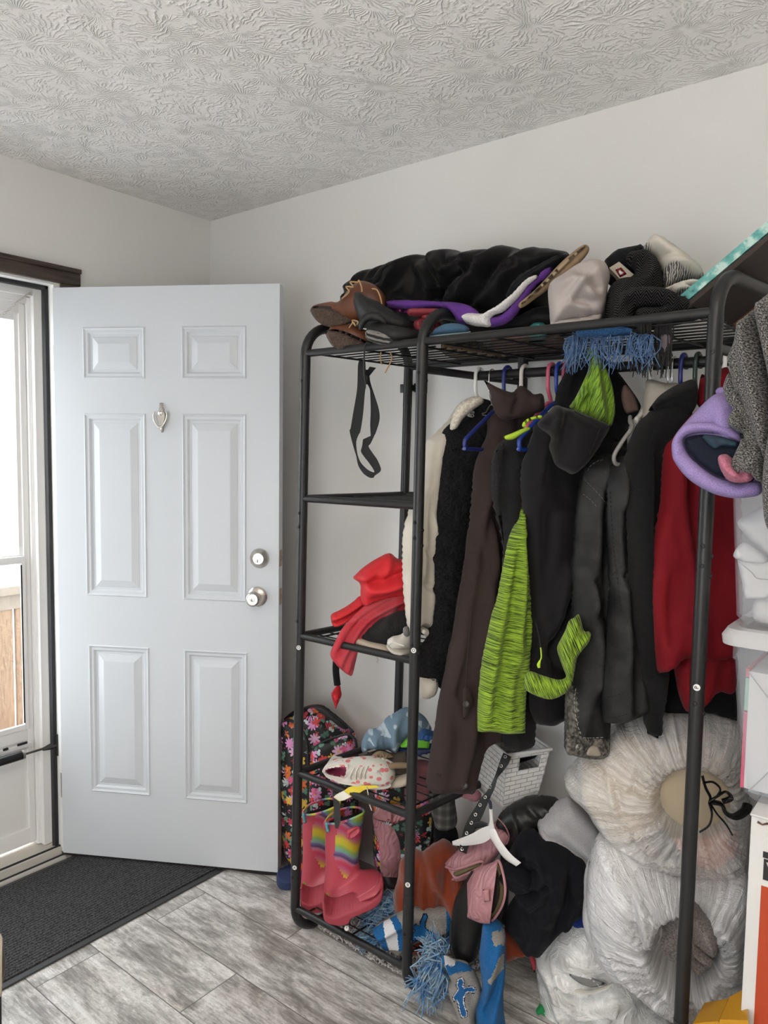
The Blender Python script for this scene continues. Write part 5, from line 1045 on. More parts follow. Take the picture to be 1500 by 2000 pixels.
# dark sneaker and white shoe on the third shelf
M_csole = mat('cream_foam',(.50,.44,.35),.7,bump=.2,bscale=200); M_wsole = mat('off_white_rubber',(.62,.60,.55),.6)
g = thing('sneaker', 'black sneaker with cream sole under the red tulle', 'sneaker', at(730, 1270, Y=1.62))
limb('upper', [(700,1246,703,1234,1.61,.02),(717,1254,717,1226,1.62,.034),(735,1260,735,1214,1.63,.04),(758,1262,752,1206,1.64,.042),(780,1262,772,1196,1.66,.04),(800,1258,800,1190,1.68,.034)], knit('black_mesh_knit',(.008,.008,.009),(.03,.03,.03),500), g, nz=(.003,60))
limb('sole', [(689,1252,690,1244,1.60,.02),(700,1259,700,1243,1.605,.036),(728,1268,728,1252,1.61,.043),(758,1273,758,1258,1.625,.044),(790,1276,790,1262,1.66,.036)], M_csole, g, pw=.7)
g = thing('sneaker', 'off-white sneaker toe at the front of the third shelf beside the post', 'sneaker', at(780, 1275, Y=1.58))
limb('upper', [(756,1256,757,1250,1.578,.014),(766,1266,767,1244,1.58,.032),(783,1268,783,1240,1.60,.036),(800,1268,800,1226,1.63,.036),(815,1264,815,1222,1.66,.03)], M_wsole, g)
limb('sole', [(755,1262,756,1256,1.574,.014),(765,1272,765,1262,1.576,.034),(785,1276,785,1265,1.59,.04),(812,1274,812,1264,1.64,.036)], mat('grubby_white_rubber',(.46,.43,.38),.7), g, pw=.7)
pxtube('toe_seam', [(760,1260,1.555),(767,1254,1.548),(778,1258,1.548),(790,1262,1.552)], .0018, M_wsole, g)
cloth('heel_buckle', [(788,1226),(798,1224),(800,1240),(793,1243),(788,1238)], Fr(794,1233,1.59,10), mat('grey_webbing',(.18,.17,.17),.7), T=.01, s=.004, parent=g)
# small hook under the third shelf
g = tag(pxtube('s_hook', [(738,1278,1.59),(736,1284,1.58),(739,1289,1.578),(736,1292,1.58),(737,1296,1.58)], .0012, M_nickel), 'tiny metal hook hanging under the third shelf', 'hook')
# fourth shelf
t = NT('watermelon_print'); vo = t.n('TexVoronoi', {'Vector': t.mapping(t.tc.outputs['Object'],(1,1,1.3)), 'Scale': 46.0, 'Randomness': .8}); sx = t.n('SeparateXYZ', {0: t.n('VectorMath', {0: t.mapping(t.tc.outputs['Object'],(46,46,60)), 1: t.n('VectorMath',{0: vo.outputs['Position'],'Scale':46.0},operation='SCALE').outputs[0]}, operation='SUBTRACT').outputs[0]}).outputs
M_melon = t.set(Base_Color=t.ramp(vo.outputs['Distance'], [(.0,(.58,.16,.17)),(.34,(.60,.19,.20)),(.38,(.62,.60,.54)),(1,(.60,.62,.56))]), Roughness=.85)
M_canv = mat('cream_canvas',(.62,.585,.54),.8,bump=.3,bscale=900); M_pinkin = mat('raspberry_lining',(.19,.018,.055),.85); M_wlace = mat('white_lace',(.66,.63,.57),.8)
g = thing('sneaker', 'small canvas sneaker with pink watermelon print and white laces on the fourth shelf', 'sneaker', at(700, 1535, Y=1.60))
fk = Fr(700,1510,1.60,0)
up = cloth('upper', [(630,1508),(634,1499),(648,1491),(664,1485),(690,1481),(715,1479),(737,1480),(752,1484),(763,1491),(770,1500),(772,1512),(769,1524),(760,1532),(745,1538),(720,1537),(690,1531),(660,1526),(640,1520)], fk, M_melon, T=.085, R=.035, s=.004, nz=(.001,30), parent=g, folds=[([(648,1508),(662,1507)],.018,-.035),([(637,1508),(650,1508)],.008,-.012),([(682,1508),(706,1512)],.014,-.006)])
paint(up, [(M_pinkin,[(634,1504),(645,1500),(660,1498),(675,1497),(677,1500),(674,1517),(662,1516),(647,1514),(637,1509)]),(M_canv,[(625,1510),(633,1494),(650,1488),(668,1484),(671,1490),(652,1495),(640,1500),(634,1505),(640,1512),(660,1518),(676,1520),(683,1512),(686,1525),(670,1528),(645,1522)]),(M_canv,[(678,1498),(686,1495),(718,1500),(720,1524),(690,1524),(678,1518)])])
bv = surf(up)
rim = [(745,1482),(758,1487),(767,1495),(772,1507),(771,1521),(762,1532),(746,1539),(720,1538),(690,1532),(660,1527)]
mb = MB(); mb.tube([hit(bv,x,y,.001) for x,y in rim], .0036, 8, smooth=4); mb.build('foxing', M_canv, g)
for k,x in enumerate((689,698,707,716)):
    mb = MB(); mb.tube([hit(bv,x-3,1523-k,.002),hit(bv,x-4,1514-k,.006),hit(bv,x-1,1506-k,.0065),hit(bv,x+3,1500-k,.003)], .0026, 8, smooth=4); mb.build('lace', M_wlace, g)
mb = MB(); L_ = [hit(bv,x,y,.002) for x,y in ((632,1508),(637,1500),(652,1495),(676,1493),(679,1500),(675,1519),(660,1519),(645,1516))]; mb.tube(L_, .002, 8, closed=True, smooth=4); mb.build('collar_binding', M_canv, g)
pxtube('loose_lace', [(716,1537,1.575),(719,1550,1.57),(720,1565,1.57),(726,1583,1.572)], .0014, M_wlace, g)
M_tan = fabric('tan_suede',(.23,.17,.11),.2); M_mesh = fabric('brown_mesh',(.07,.055,.045),.3)
g = thing('sneaker', 'tan and brown running shoe behind the watermelon sneaker', 'sneaker', at(760, 1525, Y=1.70))
limb('upper', [(700,1490,702,1482,1.68,.02),(720,1500,722,1472,1.69,.035),(742,1506,744,1466,1.70,.04),(765,1510,765,1473,1.70,.042),(782,1512,780,1470,1.71,.042),(795,1512,793,1470,1.72,.034),(800,1506,800,1482,1.73,.02)], M_mesh, g)
limb('sole', [(740,1524,740,1508,1.69,.036),(770,1531,770,1512,1.69,.044),(792,1528,794,1508,1.70,.04),(803,1518,803,1506,1.71,.02)], M_csole, g, pw=.7)
cloth('overlay', [(760,1492),(775,1489),(795,1490),(796,1500),(775,1502),(762,1502)], Fr(780,1496,1.655,0), M_tan, T=.012, s=.004, parent=g)
cloth('tongue', [(724,1478),(740,1466),(760,1472),(768,1480),(745,1484),(732,1488)], Fr(745,1476,1.66,0), M_tan, T=.016, s=.005, parent=g)
pxtube('lace', [(728,1486,1.645),(735,1476,1.64),(742,1484,1.64),(746,1470,1.645),(752,1482,1.64),(757,1472,1.645)], .002, M_tan, g)
t = NT('pale_blue_print'); n_ = t.n('TexNoise', {'Vector': t.tc.outputs['UV'], 'Scale': 34.0, 'Detail': .5, 'Distortion': .8}).outputs['Fac']
M_pblue = t.set(Base_Color=t.ramp(n_, [(.57,(.15,.22,.29)),(.60,(.40,.47,.53))]), Roughness=.9, Specular_IOR_Level=.15)
g = tag(cloth('shirt', [(708,1469),(706,1452),(711,1437),(720,1427),(735,1423),(747,1414),(754,1405),(765,1396),(777,1388),(790,1384),(802,1384),(818,1391),(830,1400),(839,1414),(842,1426),(822,1432),(806,1434),(796,1438),(786,1452),(775,1467),(755,1464),(735,1461),(722,1464)], Fr(770,1430,1.74,4), M_pblue, T=.10, R=.045, s=.006, nz=(.005,18), drape=.005, folds=[([(756,1408),(752,1432),(758,1460)],.010,-.012),([(777,1390),(768,1420),(772,1460)],.012,.014),([(735,1426),(732,1445),(738,1460)],.008,.010),([(722,1430),(720,1460)],.007,-.008)]), 'pale blue patterned shirt bundled at the back of the fourth shelf', 'shirt')
g = tag(cloth('folder', [(779,1459,1),(800,1434,1),(841,1440,1),(838,1461,1)], Fr(810,1450,1.73,0), mat('bright_green',(.13,.42,.025),.5), T=.03, R=.003, s=.006, smooth=0, nz=None), 'bright green folder beside the pale blue shirt', 'folder')
t = NT('blue_ribbed_foam'); wv = t.n('TexWave', {'Vector': t.mapping(t.tc.outputs['Object'], rot=(0,0,.5)), 'Scale': 60.0}).outputs['Fac']; M_ribb = t.set(Base_Color=(.018,.09,.27), Roughness=.7, Normal=t.bump(wv,1.0,.004))
g = tag(cloth('foam_roller', [(811,1441),(826,1425),(838,1426),(850,1431),(845,1440),(838,1446),(822,1444)], Fr(830,1436,1.705,6), M_ribb, T=.05, R=.012, s=.005, nz=None), 'blue ribbed foam pad on top of the green folder', 'foam pad')
g = tag(cloth('box', [(776,1468,1),(782,1458,1),(842,1452,1),(852,1436,1),(848,1468,1),(815,1475,1)], Fr(815,1462,1.76,0), mat('navy_card',(.012,.022,.075),.6), T=.05, R=.004, s=.008, smooth=0, nz=None), 'navy box under the green folder on the fourth shelf', 'box')
g = thing('paper_tag', 'yellow and white paper tag curling over the fourth shelf rail', 'tag', at(690, 1560, Y=1.58))
mb = ribbon([(741,1538,735,1534,1.59),(715,1542,700,1534,1.575),(700,1550,683,1537,1.560),(686,1556,672,1544,1.552),(672,1563,658,1551,1.550),(662,1565,651,1557,1.552)],0,.0012); tg_ = mb.build('strip', mat('yellow_paper',(.70,.56,.05),.6), g)
mb = ribbon([(686,1556,671,1544.5,1.5495),(672,1562.5,658,1551.5,1.5475),(663,1564,652,1557,1.5495)],0,.0006); mb.build('printed_end', mat('white_paper',(.72,.70,.60),.6), g)
g = thing('strap', 'flat black strap hanging off the fourth shelf into the front rain boot', 'strap', at(660, 1615, Y=1.565))
mb = ribbon([(650,1540,662,1543,1.582),(650,1555,662,1556,1.566),(652,1580,664,1580,1.562),(653,1605,665,1602,1.560),(655,1618,660,1619,1.560)],0,.002); mb.build('webbing', mat('grey_black_webbing',(.028,.028,.029),.7,bump=.4,bscale=500), g)
# floral suitcase behind the tower
t = NT('floral_print'); cols = None
def flowers(t, sc, seed, pet, c_in, c_out, thr):
    v = t.mapping(t.tc.outputs['Object'], (sc,sc,sc), loc=(seed,seed*1.3,seed*.7)); vo = t.n('TexVoronoi', {'Vector': v, 'Scale': 1.0, 'Randomness': .75})
    df = t.n('VectorMath', {0: v, 1: vo.outputs['Position']}, operation='SUBTRACT').outputs[0]; x = t.n('SeparateXYZ', {0: df}).outputs
    ang = t.math('ARCTAN2', x[2], t.math('ADD', x[0], t.math('MULTIPLY', x[1], .8))); r_ = vo.outputs['Distance']
    pr = t.math('MULTIPLY', t.math('ADD', t.math('MULTIPLY', t.math('ABSOLUTE', t.math('SINE', t.math('MULTIPLY', ang, pet/2))), .5), .5), thr)
    mask = t.math('LESS_THAN', r_, pr); core = t.math('LESS_THAN', r_, thr*.22); return mask, core, vo.outputs['Color']
m1, k1, c1 = flowers(t, 26, 0, 5, 0, 0, .46); m2, k2, c2 = flowers(t, 19, 5.2, 9, 0, 0, .44); m3, k3, c3 = flowers(t, 34, 9.1, 3, 0, 0, .42)
h1 = t.n('SeparateXYZ', {0: c1}).outputs[0]; h2 = t.n('SeparateXYZ', {0: c2}).outputs[0]; h3 = t.n('SeparateXYZ', {0: c3}).outputs[1]
p1 = t.ramp(h1, [(0,(.55,.05,.05)),(.3,(.62,.14,.03)),(.5,(.66,.42,.06)),(.7,(.60,.10,.22)),(.85,(.50,.04,.07))], 'CONSTANT'); p2 = t.ramp(h2, [(0,(.62,.25,.50)),(.5,(.66,.40,.58)),(.75,(.55,.60,.62))], 'CONSTANT'); p3 = t.ramp(h3, [(0,(.10,.22,.16)),(.4,(.50,.60,.60)),(.7,(.05,.12,.08))], 'CONSTANT')
cc = t.mix(m3, (.008,.008,.010), p3); cc = t.mix(m2, cc, t.mix(k2, p2, (.65,.38,.08))); cc = t.mix(m1, cc, t.mix(k1, p1, (.62,.45,.10)))
M_floral = t.set(Base_Color=cc, Roughness=.6)
M_pipe = mat('black_piping',(.008,.008,.008),.5)
g = thing('suitcase', 'black suitcase with bright floral print standing behind the shelf tower', 'suitcase', at(620, 1690, Y=1.86))
fs_ = Fr(640,1560,1.86,-4); fl_ = Fr(580,1540,1.80,-38)
cloth('front_panel', [(606,1690),(604,1560),(606,1480),(612,1463),(630,1450),(655,1440),(676,1434),(688,1438),(695,1455),(697,1500),(698,1600),(696,1690),(660,1705)], Fr(650,1580,1.835,-4), M_floral, T=.04, R=.015, s=.012, nz=(.002,8), parent=g)
cloth('shell', [(556,1660),(550,1600),(549,1500),(549,1420),(556,1406),(570,1394),(588,1385),(612,1379),(630,1380),(650,1394),(672,1412),(688,1428),(697,1445),(698,1560),(698,1690),(640,1710),(590,1700)], Fr(620,1560,1.90,-4), M_floral, T=.17, R=.05, s=.012, nz=(.002,8), parent=g)
cloth('side_panel', [(549,1420),(553,1411),(562,1406),(575,1412),(588,1424),(596,1440),(602,1470),(603,1560),(602,1640),(590,1690),(572,1668),(558,1640),(550,1600)], Fr(578,1540,1.815,-4), M_floral, T=.04, R=.015, s=.012, nz=(.002,8), parent=g)
pxtube('piping', [(606,1690,1.812),(604,1560,1.812),(606,1482,1.812),(613,1463,1.812),(632,1449,1.812),(658,1439,1.812),(677,1434,1.812),(689,1439,1.812),(696,1456,1.812),(698,1510,1.812),(698,1600,1.812)], .0042, M_pipe, g)
pxtube('piping', [(551,1418,1.79),(556,1409,1.79),(564,1406,1.79),(577,1413,1.79),(589,1425,1.79),(597,1442,1.79),(602,1472,1.79),(603,1560,1.79),(602,1650,1.79)], .0045, M_pipe, g)
pxtube('piping', [(556,1405,1.83),(570,1393,1.83),(589,1384,1.83),(613,1379,1.84),(631,1381,1.86),(650,1394,1.88),(672,1412,1.88),(690,1430,1.87)], .004, M_pipe, g)
cloth('zip_panel', [(614,1382),(628,1380),(640,1386),(660,1402),(680,1420),(670,1424),(648,1408),(628,1394)], Fr(645,1402,1.82,-4), mat('black_nylon',(.016,.016,.017),.5), T=.014, s=.006, parent=g)
limb('wheel', [(552,1650,566,1648,1.80,.012),(550,1660,570,1660,1.80,.016),(553,1675,568,1676,1.80,.014)], M_brub, g)
g = thing('backpack', 'darker floral backpack leaning beside the suitcase behind the middle post', 'backpack', at(800, 1700, Y=1.86))
cloth('body', [(745,1480),(790,1470),(835,1505),(850,1560),(852,1640),(846,1700),(780,1720),(735,1700),(728,1600),(732,1510)], Fr(790,1600,1.88,0), M_floral, T=.14, R=.05, s=.014, nz=(.003,10), parent=g)
pxtube('strap', [(800,1480,1.80),(840,1540,1.80),(846,1600,1.80),(838,1680,1.80)], .007, M_pipe, g, flat=.5)
g = tag(cloth('towel', [(798,1494),(815,1484),(838,1486),(850,1500),(854,1530),(848,1556),(835,1562),(812,1572),(790,1560)], Fr(825,1525,1.80,6), fabric('dusty_rose',(.17,.072,.078),.1), T=.05, R=.02, s=.008), 'dusty rose towel folded over the backpack under the fourth shelf', 'towel')
# rain boots
M_rpink = mat('coral_pink_rubber', (.47,.066,.095), .42, var=.06, vscale=4, spec=.4); M_rpink2 = mat('coral_pink_foxing', (.43,.07,.09), .5); M_neo = mat('black_neoprene',(.007,.007,.008),.8)
t = NT('rainbow_waves'); xyz = t.n('SeparateXYZ', {0: t.tc.outputs['Object']}).outputs; wv = t.math('SINE', t.math('MULTIPLY', t.math('ADD', xyz[0], t.math('MULTIPLY', xyz[1], .4)), 62.0))
zz = t.math('FRACT', t.math('ADD', t.math('ADD', t.math('MULTIPLY', xyz[2], 8.6), t.math('MULTIPLY', xyz[0], 7.0)), t.math('MULTIPLY', wv, .09)))
M_rain = t.set(Base_Color=t.ramp(zz, [(0,(.50,.05,.11)),(.10,(.44,.18,.25)),(.17,(.06,.04,.14)),(.25,(.16,.13,.27)),(.30,(.18,.36,.36)),(.42,(.24,.42,.10)),(.52,(.56,.50,.03)),(.64,(.58,.48,.04)),(.74,(.52,.25,.10)),(.84,(.48,.12,.22)),(.94,(.50,.05,.11))]), Roughness=.6)
M_tealtab = mat('teal_pull_tab',(.10,.33,.36),.6); M_lyel = mat('lime_yellow_line',(.55,.56,.04),.5); M_lgrn = mat('lime_green_logo',(.22,.36,.02),.5)
def rain_boot(label, dx, dy, Y, sc_, base):
    T_ = lambda x, y: (base[0]+(x-690)*sc_+dx, base[1]+(y-1690)*sc_+dy)
    def S(ax,ay,bx,by,Yo,hw): a = T_(ax,ay); b = T_(bx,by); return (a[0],a[1],b[0],b[1],Y+Yo,hw*sc_)
    g = thing('rain_boot', label, 'rain boot', at(*T_(680,1788), Y=Y), 'pink rainbow rain boots')
    up = limb('shaft', [S(637,1606,711,1584,.0,.052),S(636,1622,710,1602,0,.051),S(635,1650,705,1640,0,.048),S(636,1680,701,1668,0,.045),S(635,1708,703,1694,0,.045),S(633,1740,712,1698,-.002,.045),S(634,1763,726,1697,-.006,.046),S(652,1776,738,1702,-.010,.046),S(680,1772,744,1711,-.014,.044),S(712,1759,747,1722,-.018,.038),S(732,1750,746,1734,-.02,.026)], M_rpink, g, n=14, seg=64, open0=.006, pw=.95)
    paint(up, [(M_neo, [T_(*p) for p in ((641,1604),(650,1594),(668,1585),(690,1581),(708,1585),(708,1590),(690,1600),(665,1606),(644,1608))]),(M_rain, [T_(*p) for p in ((661,1604),(680,1600),(713,1586),(713,1600),(706,1645),(700,1688),(690,1692),(683,1708),(677,1716),(672,1714),(664,1700),(656,1686),(652,1672),(655,1640),(658,1622))]),(M_rpink2, [T_(*p) for p in ((630,1742),(662,1750),(700,1744),(730,1728),(744,1715),(750,1730),(735,1756),(690,1776),(640,1786),(628,1775))])])
    bv = surf(up)
    mb = MB(); mb.tube([hit(bv, *T_(x,y), .001) for x,y in ((633,1757),(641,1762),(652,1765),(664,1764))], .0016, 8, smooth=4); mb.build('heel_line', M_lyel, g)
    mb = MB(); mb.tube([hit(bv, *T_(x,y), .001) for x,y in ((637,1755),(639,1744),(643,1751),(642,1757),(648,1754),(647,1761),(641,1761),(638,1757))], .0014, 6, smooth=3); mb.build('heel_logo', M_lgrn, g)
    mb = MB(); mb.tube([hit(bv, *T_(x,y), .001) for x,y in ((664,1764),(690,1757),(714,1745),(732,1732),(741,1719))], .0016, 8, smooth=4); mb.build('foxing_line', mat('pale_pink_line',(.52,.14,.16),.5), g)
    cloth('outsole', [T_(*p) for p in ((631,1758),(640,1764),(655,1768),(680,1759),(705,1749),(724,1737),(739,1724),(746,1714),(750,1726),(746,1743),(733,1757),(713,1767),(696,1774),(688,1778),(684,1787),(672,1791),(655,1791),(638,1786),(631,1776))], Fr(*T_(690,1770),Y-.032,0), mat('deep_pink_outsole',(.34,.045,.065),.6), T=.10, R=.008, s=.004, nz=None, parent=g)
    cloth('pull_tab', [(*T_(634,1607),1),(*T_(641,1604),1),(*T_(644,1624),1),(*T_(638,1627),1)], Fr(*T_(639,1615),Y-.03,0), M_tealtab, T=.012, R=.003, s=.004, smooth=0, nz=None, parent=g)
    cloth('side_handle', [T_(*p) for p in ((677,1628),(680,1620),(690,1615),(700,1614),(704,1620),(699,1630),(688,1638),(678,1638))], Fr(*T_(690,1626),Y-.042,10), M_rpink, T=.012, R=.005, s=.004, nz=None, parent=g, folds=[([T_(684,1631),T_(692,1624),T_(698,1620)],.004,-.006)])
    pxtube('rim', [(*T_(x,y),Y+o) for x,y,o in ((637,1606,-.01),(652,1609,-.044),(680,1602,-.05),(705,1591,-.03),(711,1584,0),(702,1578,.03),(684,1577,.05),(660,1583,.045),(644,1593,.025))], .0034, M_rain, g, closed=True)
    return g
rain_boot('pink rubber rain boot with rainbow shaft, nearer one with the strap hanging in it', 0, 0, 1.625, 1.0, (690,1690))
rain_boot('pink rubber rain boot with rainbow shaft, behind at the left post', -46, -20, 1.70, .97, (690,1690))
# pink cowboy boot standing behind them
M_pkl = mat('dusty_pink_leather',(.40,.185,.205),.5,var=.12,vscale=16,bump=.25,bscale=160); M_blkl = mat('black_leather',(.010,.0095,.009),.42,var=.3,vscale=20,bump=.2,bscale=220)
t = NT('tooled_pink_leather'); wv = t.n('TexWave', {'Vector': t.tc.outputs['Object'], 'Scale': 20.0, 'Distortion': 14.0, 'Detail': 1.5, 'Detail Scale': 1.2}).outputs['Fac']
M_tool = t.set(Base_Color=t.ramp(wv, [(.0,(.36,.165,.185)),(.5,(.39,.18,.20)),(1,(.41,.195,.215))]), Roughness=.5, Normal=t.bump(wv,.6,.003))
g = thing('cowboy_boot', 'dusty pink cowboy boot standing upright with a studded ankle chain', 'cowboy boot', at(765, 1735, Y=1.80))
limb('shaft', [(727,1596,790,1592,1.80,.05),(731,1620,793,1612,1.80,.05),(737,1648,794,1640,1.80,.047),(740,1676,793,1672,1.80,.045),(742,1700,788,1698,1.80,.046),(746,1714,782,1716,1.80,.046)], M_tool, g, n=6, seg=30, open0=.004)
cloth('back_yoke', [(728,1597),(742,1573),(760,1570),(791,1576),(793,1600),(762,1606)], Fr(760,1590,1.755,0), M_tool, T=.012, s=.006, parent=g)
cloth('pull_strap', [(756,1572,1),(767,1572,1),(766,1602,1),(757,1602,1)], Fr(761,1587,1.745,0), M_pkl, T=.006, s=.005, smooth=0, parent=g)
limb('foot', [(745,1712,782,1714,1.80,.046),(750,1724,784,1720,1.79,.046),(755,1734,792,1728,1.775,.045),(775,1738,800,1724,1.76,.036)], M_blkl, g)
bv = surf(g.children[0]); mb = MB(); mb.tube([hit(bv,x,y,.003) for x,y in ((740,1680),(752,1690),(768,1696),(780,1694),(788,1686))], .0045, 8, smooth=4, flat=.5); mb.build('ankle_strap', mat('mauve_strap',(.20,.10,.11),.5), g)
for x,y in ((744,1684),(751,1689),(758,1693),(766,1696)):
    mb = MB(); p = hit(bv,x,y,.006); mb.lathe([(0,-.002),(.003,-.002),(.003,.001),(0,.0025)], frame_at(p, CAM-p), 10); mb.build('stud', M_nickel, g)
mb = MB(); c_ = hit(bv,779,1696,.006); mb.tube([c_+RIGHT*.009*math.cos(a)+UP*.009*math.sin(a) for a in [k*PI/6 for k in range(12)]], .0016, 6, closed=True); mb.build('buckle_ring', M_nickel, g)
# blue slide by the door edge
t = NT('navy_slide_foam'); vo = t.n('TexBrick', {'Vector': t.mapping(t.tc.outputs['Object'],rot=(0,0,.4)), 'Color1': (1,1,1,1), 'Color2': (1,1,1,1), 'Mortar': (0,0,0,1), 'Scale': 70.0, 'Mortar Size': .12}).outputs['Color']
M_slide = t.set(Base_Color=(.018,.035,.105), Roughness=.7, Normal=t.bump(vo,.8,.003))
g = thing('sandal', 'navy blue foam slide on the floor beside the door edge', 'sandal', at(570, 1735, Z=0))
flat_on('footbed', [(540,1722),(545,1712),(560,1704),(580,1696),(600,1692),(606,1705),(600,1725),(585,1733),(570,1738),(554,1738),(544,1733)], .002, .024, M_slide, g)
flat_on('strap', [(585,1690),(600,1684),(612,1688),(616,1702),(604,1710),(592,1702)], .028, .03, M_slide, g)
# shaggy rug under the rack
g = thing('rug', 'small grey shaggy rug on the floor under the rack', 'rug', (-1.25, 1.85, 0))
rugp = [at(x,y,Z=0) for x,y in ((606,1806),(640,1828),(680,1852),(720,1876),(760,1898),(792,1914),(825,1934),(850,1925))]+[Vector((-.95,1.98,0)),Vector((-1.45,1.98,0))]
mb = MB(); mb.loft([rugp,[p+Vector((0,0,.008)) for p in rugp]]); mb.build('backing', mat('rug_backing',(.16,.14,.13),.95), g, False)
rp2 = [(p.x,p.y) for p in rugp]; rr_ = random.Random(11); mb = MB(); k = 0
M_shag = mat('taupe_shag',(.36,.33,.315),.95,col2=(.68,.64,.62),vscale=90)
while k < 5200:
    x, y = rr_.uniform(-1.6,-.85), rr_.uniform(1.58,1.99)
    if not inpoly(x, y, rp2): continue
    k += 1; a = rr_.uniform(0,6.28); l = rr_.uniform(.012,.024); p = Vector((x,y,.006)); d = Vector((math.cos(a)*.6,math.sin(a)*.6,1))
    mb.tube([p, p+d*l*.5, p+d*l*.8+Vector((math.cos(a+1),math.sin(a+1),0))*l*.35], [.0022,.0026,.0012], 4)
o = mb.build('pile', M_shag, g); o['kind'] = 'stuff'
mb = MB()
# ================================================================ FLOOR PILE
# rust sweatshirt
M_rust = fabric('rust_fleece',(.21,.038,.014),.08,.9,.3)
g = thing('sweatshirt', 'rust orange sweatshirt slumped on the floor behind the middle post', 'sweatshirt', at(840,1800,Y=1.74))
cloth('body', [(768,1748),(777,1717),(781,1687),(797,1678),(813,1670),(824,1668),(831,1660),(848,1653),(867,1647),(880,1649),(890,1655),(901,1663),(908,1680),(913,1705),(918,1740),(905,1770),(892,1800),(860,1810),(815,1808),(780,1800),(770,1775)], Fr(840,1730,1.74,6), M_rust, T=.13, R=.045, s=.007, parent=g, nz=(.007,12), drape=.012, folds=[([(815,1668),(812,1710),(803,1760)],.012,-.014),([(832,1660),(850,1700),(880,1750)],.014,.014),([(870,1650),(868,1690),(850,1760)],.014,-.010),([(895,1680),(880,1730),(870,1775)],.012,.012)])
cloth('sleeve', [(980,1815),(990,1811),(1003,1825),(1020,1842),(1036,1853),(1030,1862),(1012,1870),(992,1876),(975,1872),(970,1840)], Fr(1000,1845,1.72,0), M_rust, T=.07, s=.008, parent=g, folds=[([(985,1820),(1010,1850),(1028,1858)],.008,.008)])
cloth('hem', [(795,1838),(810,1834),(832,1836),(852,1838),(870,1845),(850,1860),(815,1866),(795,1856)], Fr(825,1848,1.73,0), M_rust, T=.05, s=.008, parent=g)
# team-coloured knit scarf, two stretches of it
M_sgrey = knit('heather_grey_knit',(.20,.19,.175),(.30,.285,.265),500); M_sblue = knit('bright_blue_knit',(.010,.085,.235),(.016,.12,.31),500); M_swhite = knit('white_knit',(.58,.58,.60),(.68,.68,.70),500); M_sdark = knit('dark_navy_knit',(.008,.012,.03),(.012,.018,.045),500)
M_fr = mat('blue_grey_yarn',(.014,.12,.32),.95,col2=(.30,.40,.45),vscale=45)
def lion(P, k=1.0): return P
g = thing('scarf', 'blue, grey and white knitted scarf lying over the bottom shelf', 'scarf', at(810,1840,Y=1.66))
fA = Fr(810,1815,1.66,4)
s1 = cloth('band', [(728,1818),(745,1803),(768,1790),(790,1778),(808,1774),(830,1772),(850,1772),(872,1772),(893,1770),(890,1790),(882,1812),(879,1829),(860,1833),(840,1836),(822,1835),(806,1841),(790,1850),(778,1857),(762,1853),(746,1849),(738,1835)], fA, M_sgrey, T=.06, R=.022, s=.0036, parent=g, nz=(.004,16), folds=[([(775,1850),(800,1820),(880,1800)],.012,.008),([(740,1820),(775,1800),(800,1790)],.010,.006)])
Lp = [(800,1838),(806,1826),(812,1818),(806,1812),(812,1806),(820,1810),(822,1802),(826,1793),(827,1787),(833,1785),(834,1791),(830,1800),(829,1812),(838,1820),(848,1826),(866,1829),(868,1832),(850,1831),(838,1829),(828,1834),(815,1834),(806,1842)]
def grow(P, d): c = (sum(p[0] for p in P)/len(P), sum(p[1] for p in P)/len(P)); out = []; n = len(P)
def outline(P, d):
    n = len(P); out = []; A = sum(P[i-1][0]*P[i][1]-P[i][0]*P[i-1][1] for i in range(n)); sg = 1 if A > 0 else -1
    for i in range(n):
        tx, ty = P[(i+1) % n][0]-P[i-1][0], P[(i+1) % n][1]-P[i-1][1]; L = math.hypot(tx, ty) or 1; out.append((P[i][0]+sg*ty/L*d, P[i][1]-sg*tx/L*d))
    return out
paint(s1, [(M_sblue, Lp),(M_sdark, outline(Lp,2.6)),(M_swhite, [(748,1803),(762,1793),(768,1806),(776,1825),(779,1856),(760,1856),(752,1830)]),(M_sblue, [(720,1815),(748,1803),(752,1830),(760,1860),(735,1855)]),(M_sblue, [(762,1793),(775,1786),(784,1808),(790,1835),(788,1855),(779,1860),(776,1825)]),(M_sblue, [(872,1765),(900,1765),(890,1835),(872,1835)])])
strands('fringe', [at(x,y,Y=1.655) for x,y in ((738,1845),(735,1832),(732,1818),(742,1806))], M_fr, g, n=90, length=.055, spread=.025, curl=.012, r=.0017, dirv=(-.7,-.3,-.2))
strands('fringe', [at(x,y,Y=1.68) for x,y in ((745,1800),(760,1785),(772,1775),(782,1765))], M_fr, g, n=150, length=.06, spread=.035, curl=.014, r=.0017, dirv=(-.6,-.2,.15))
g = thing('scarf', 'blue and grey knitted scarf with leaping lion emblem trailing onto the floor in front', 'scarf', at(920,2000,Y=1.57))
fB = Fr(910,1930,1.58,0)
s2_ = cloth('front_end', [(862,1868),(872,1866),(888,1875),(905,1880),(916,1886),(928,1902),(938,1922),(941,1940),(934,1962),(930,1985),(936,2010),(930,2035),(905,2035),(898,2005),(888,1970),(876,1940),(874,1925),(880,1915),(872,1892)], fB, M_sgrey, T=.05, R=.02, s=.0034, parent=g, nz=(.003,16), folds=[([(870,1870),(900,1905),(915,1960),(920,2020)],.012,.008)])
Lf = [(896,1913),(901,1911),(905,1917),(903,1926),(907,1932),(912,1929),(922,1928),(928,1933),(926,1938),(914,1936),(908,1940),(905,1948),(905,1962),(910,1975),(911,1984),(903,1986),(899,1976),(896,1960),(892,1950),(888,1955),(886,1948),(892,1940),(896,1932),(893,1924)]
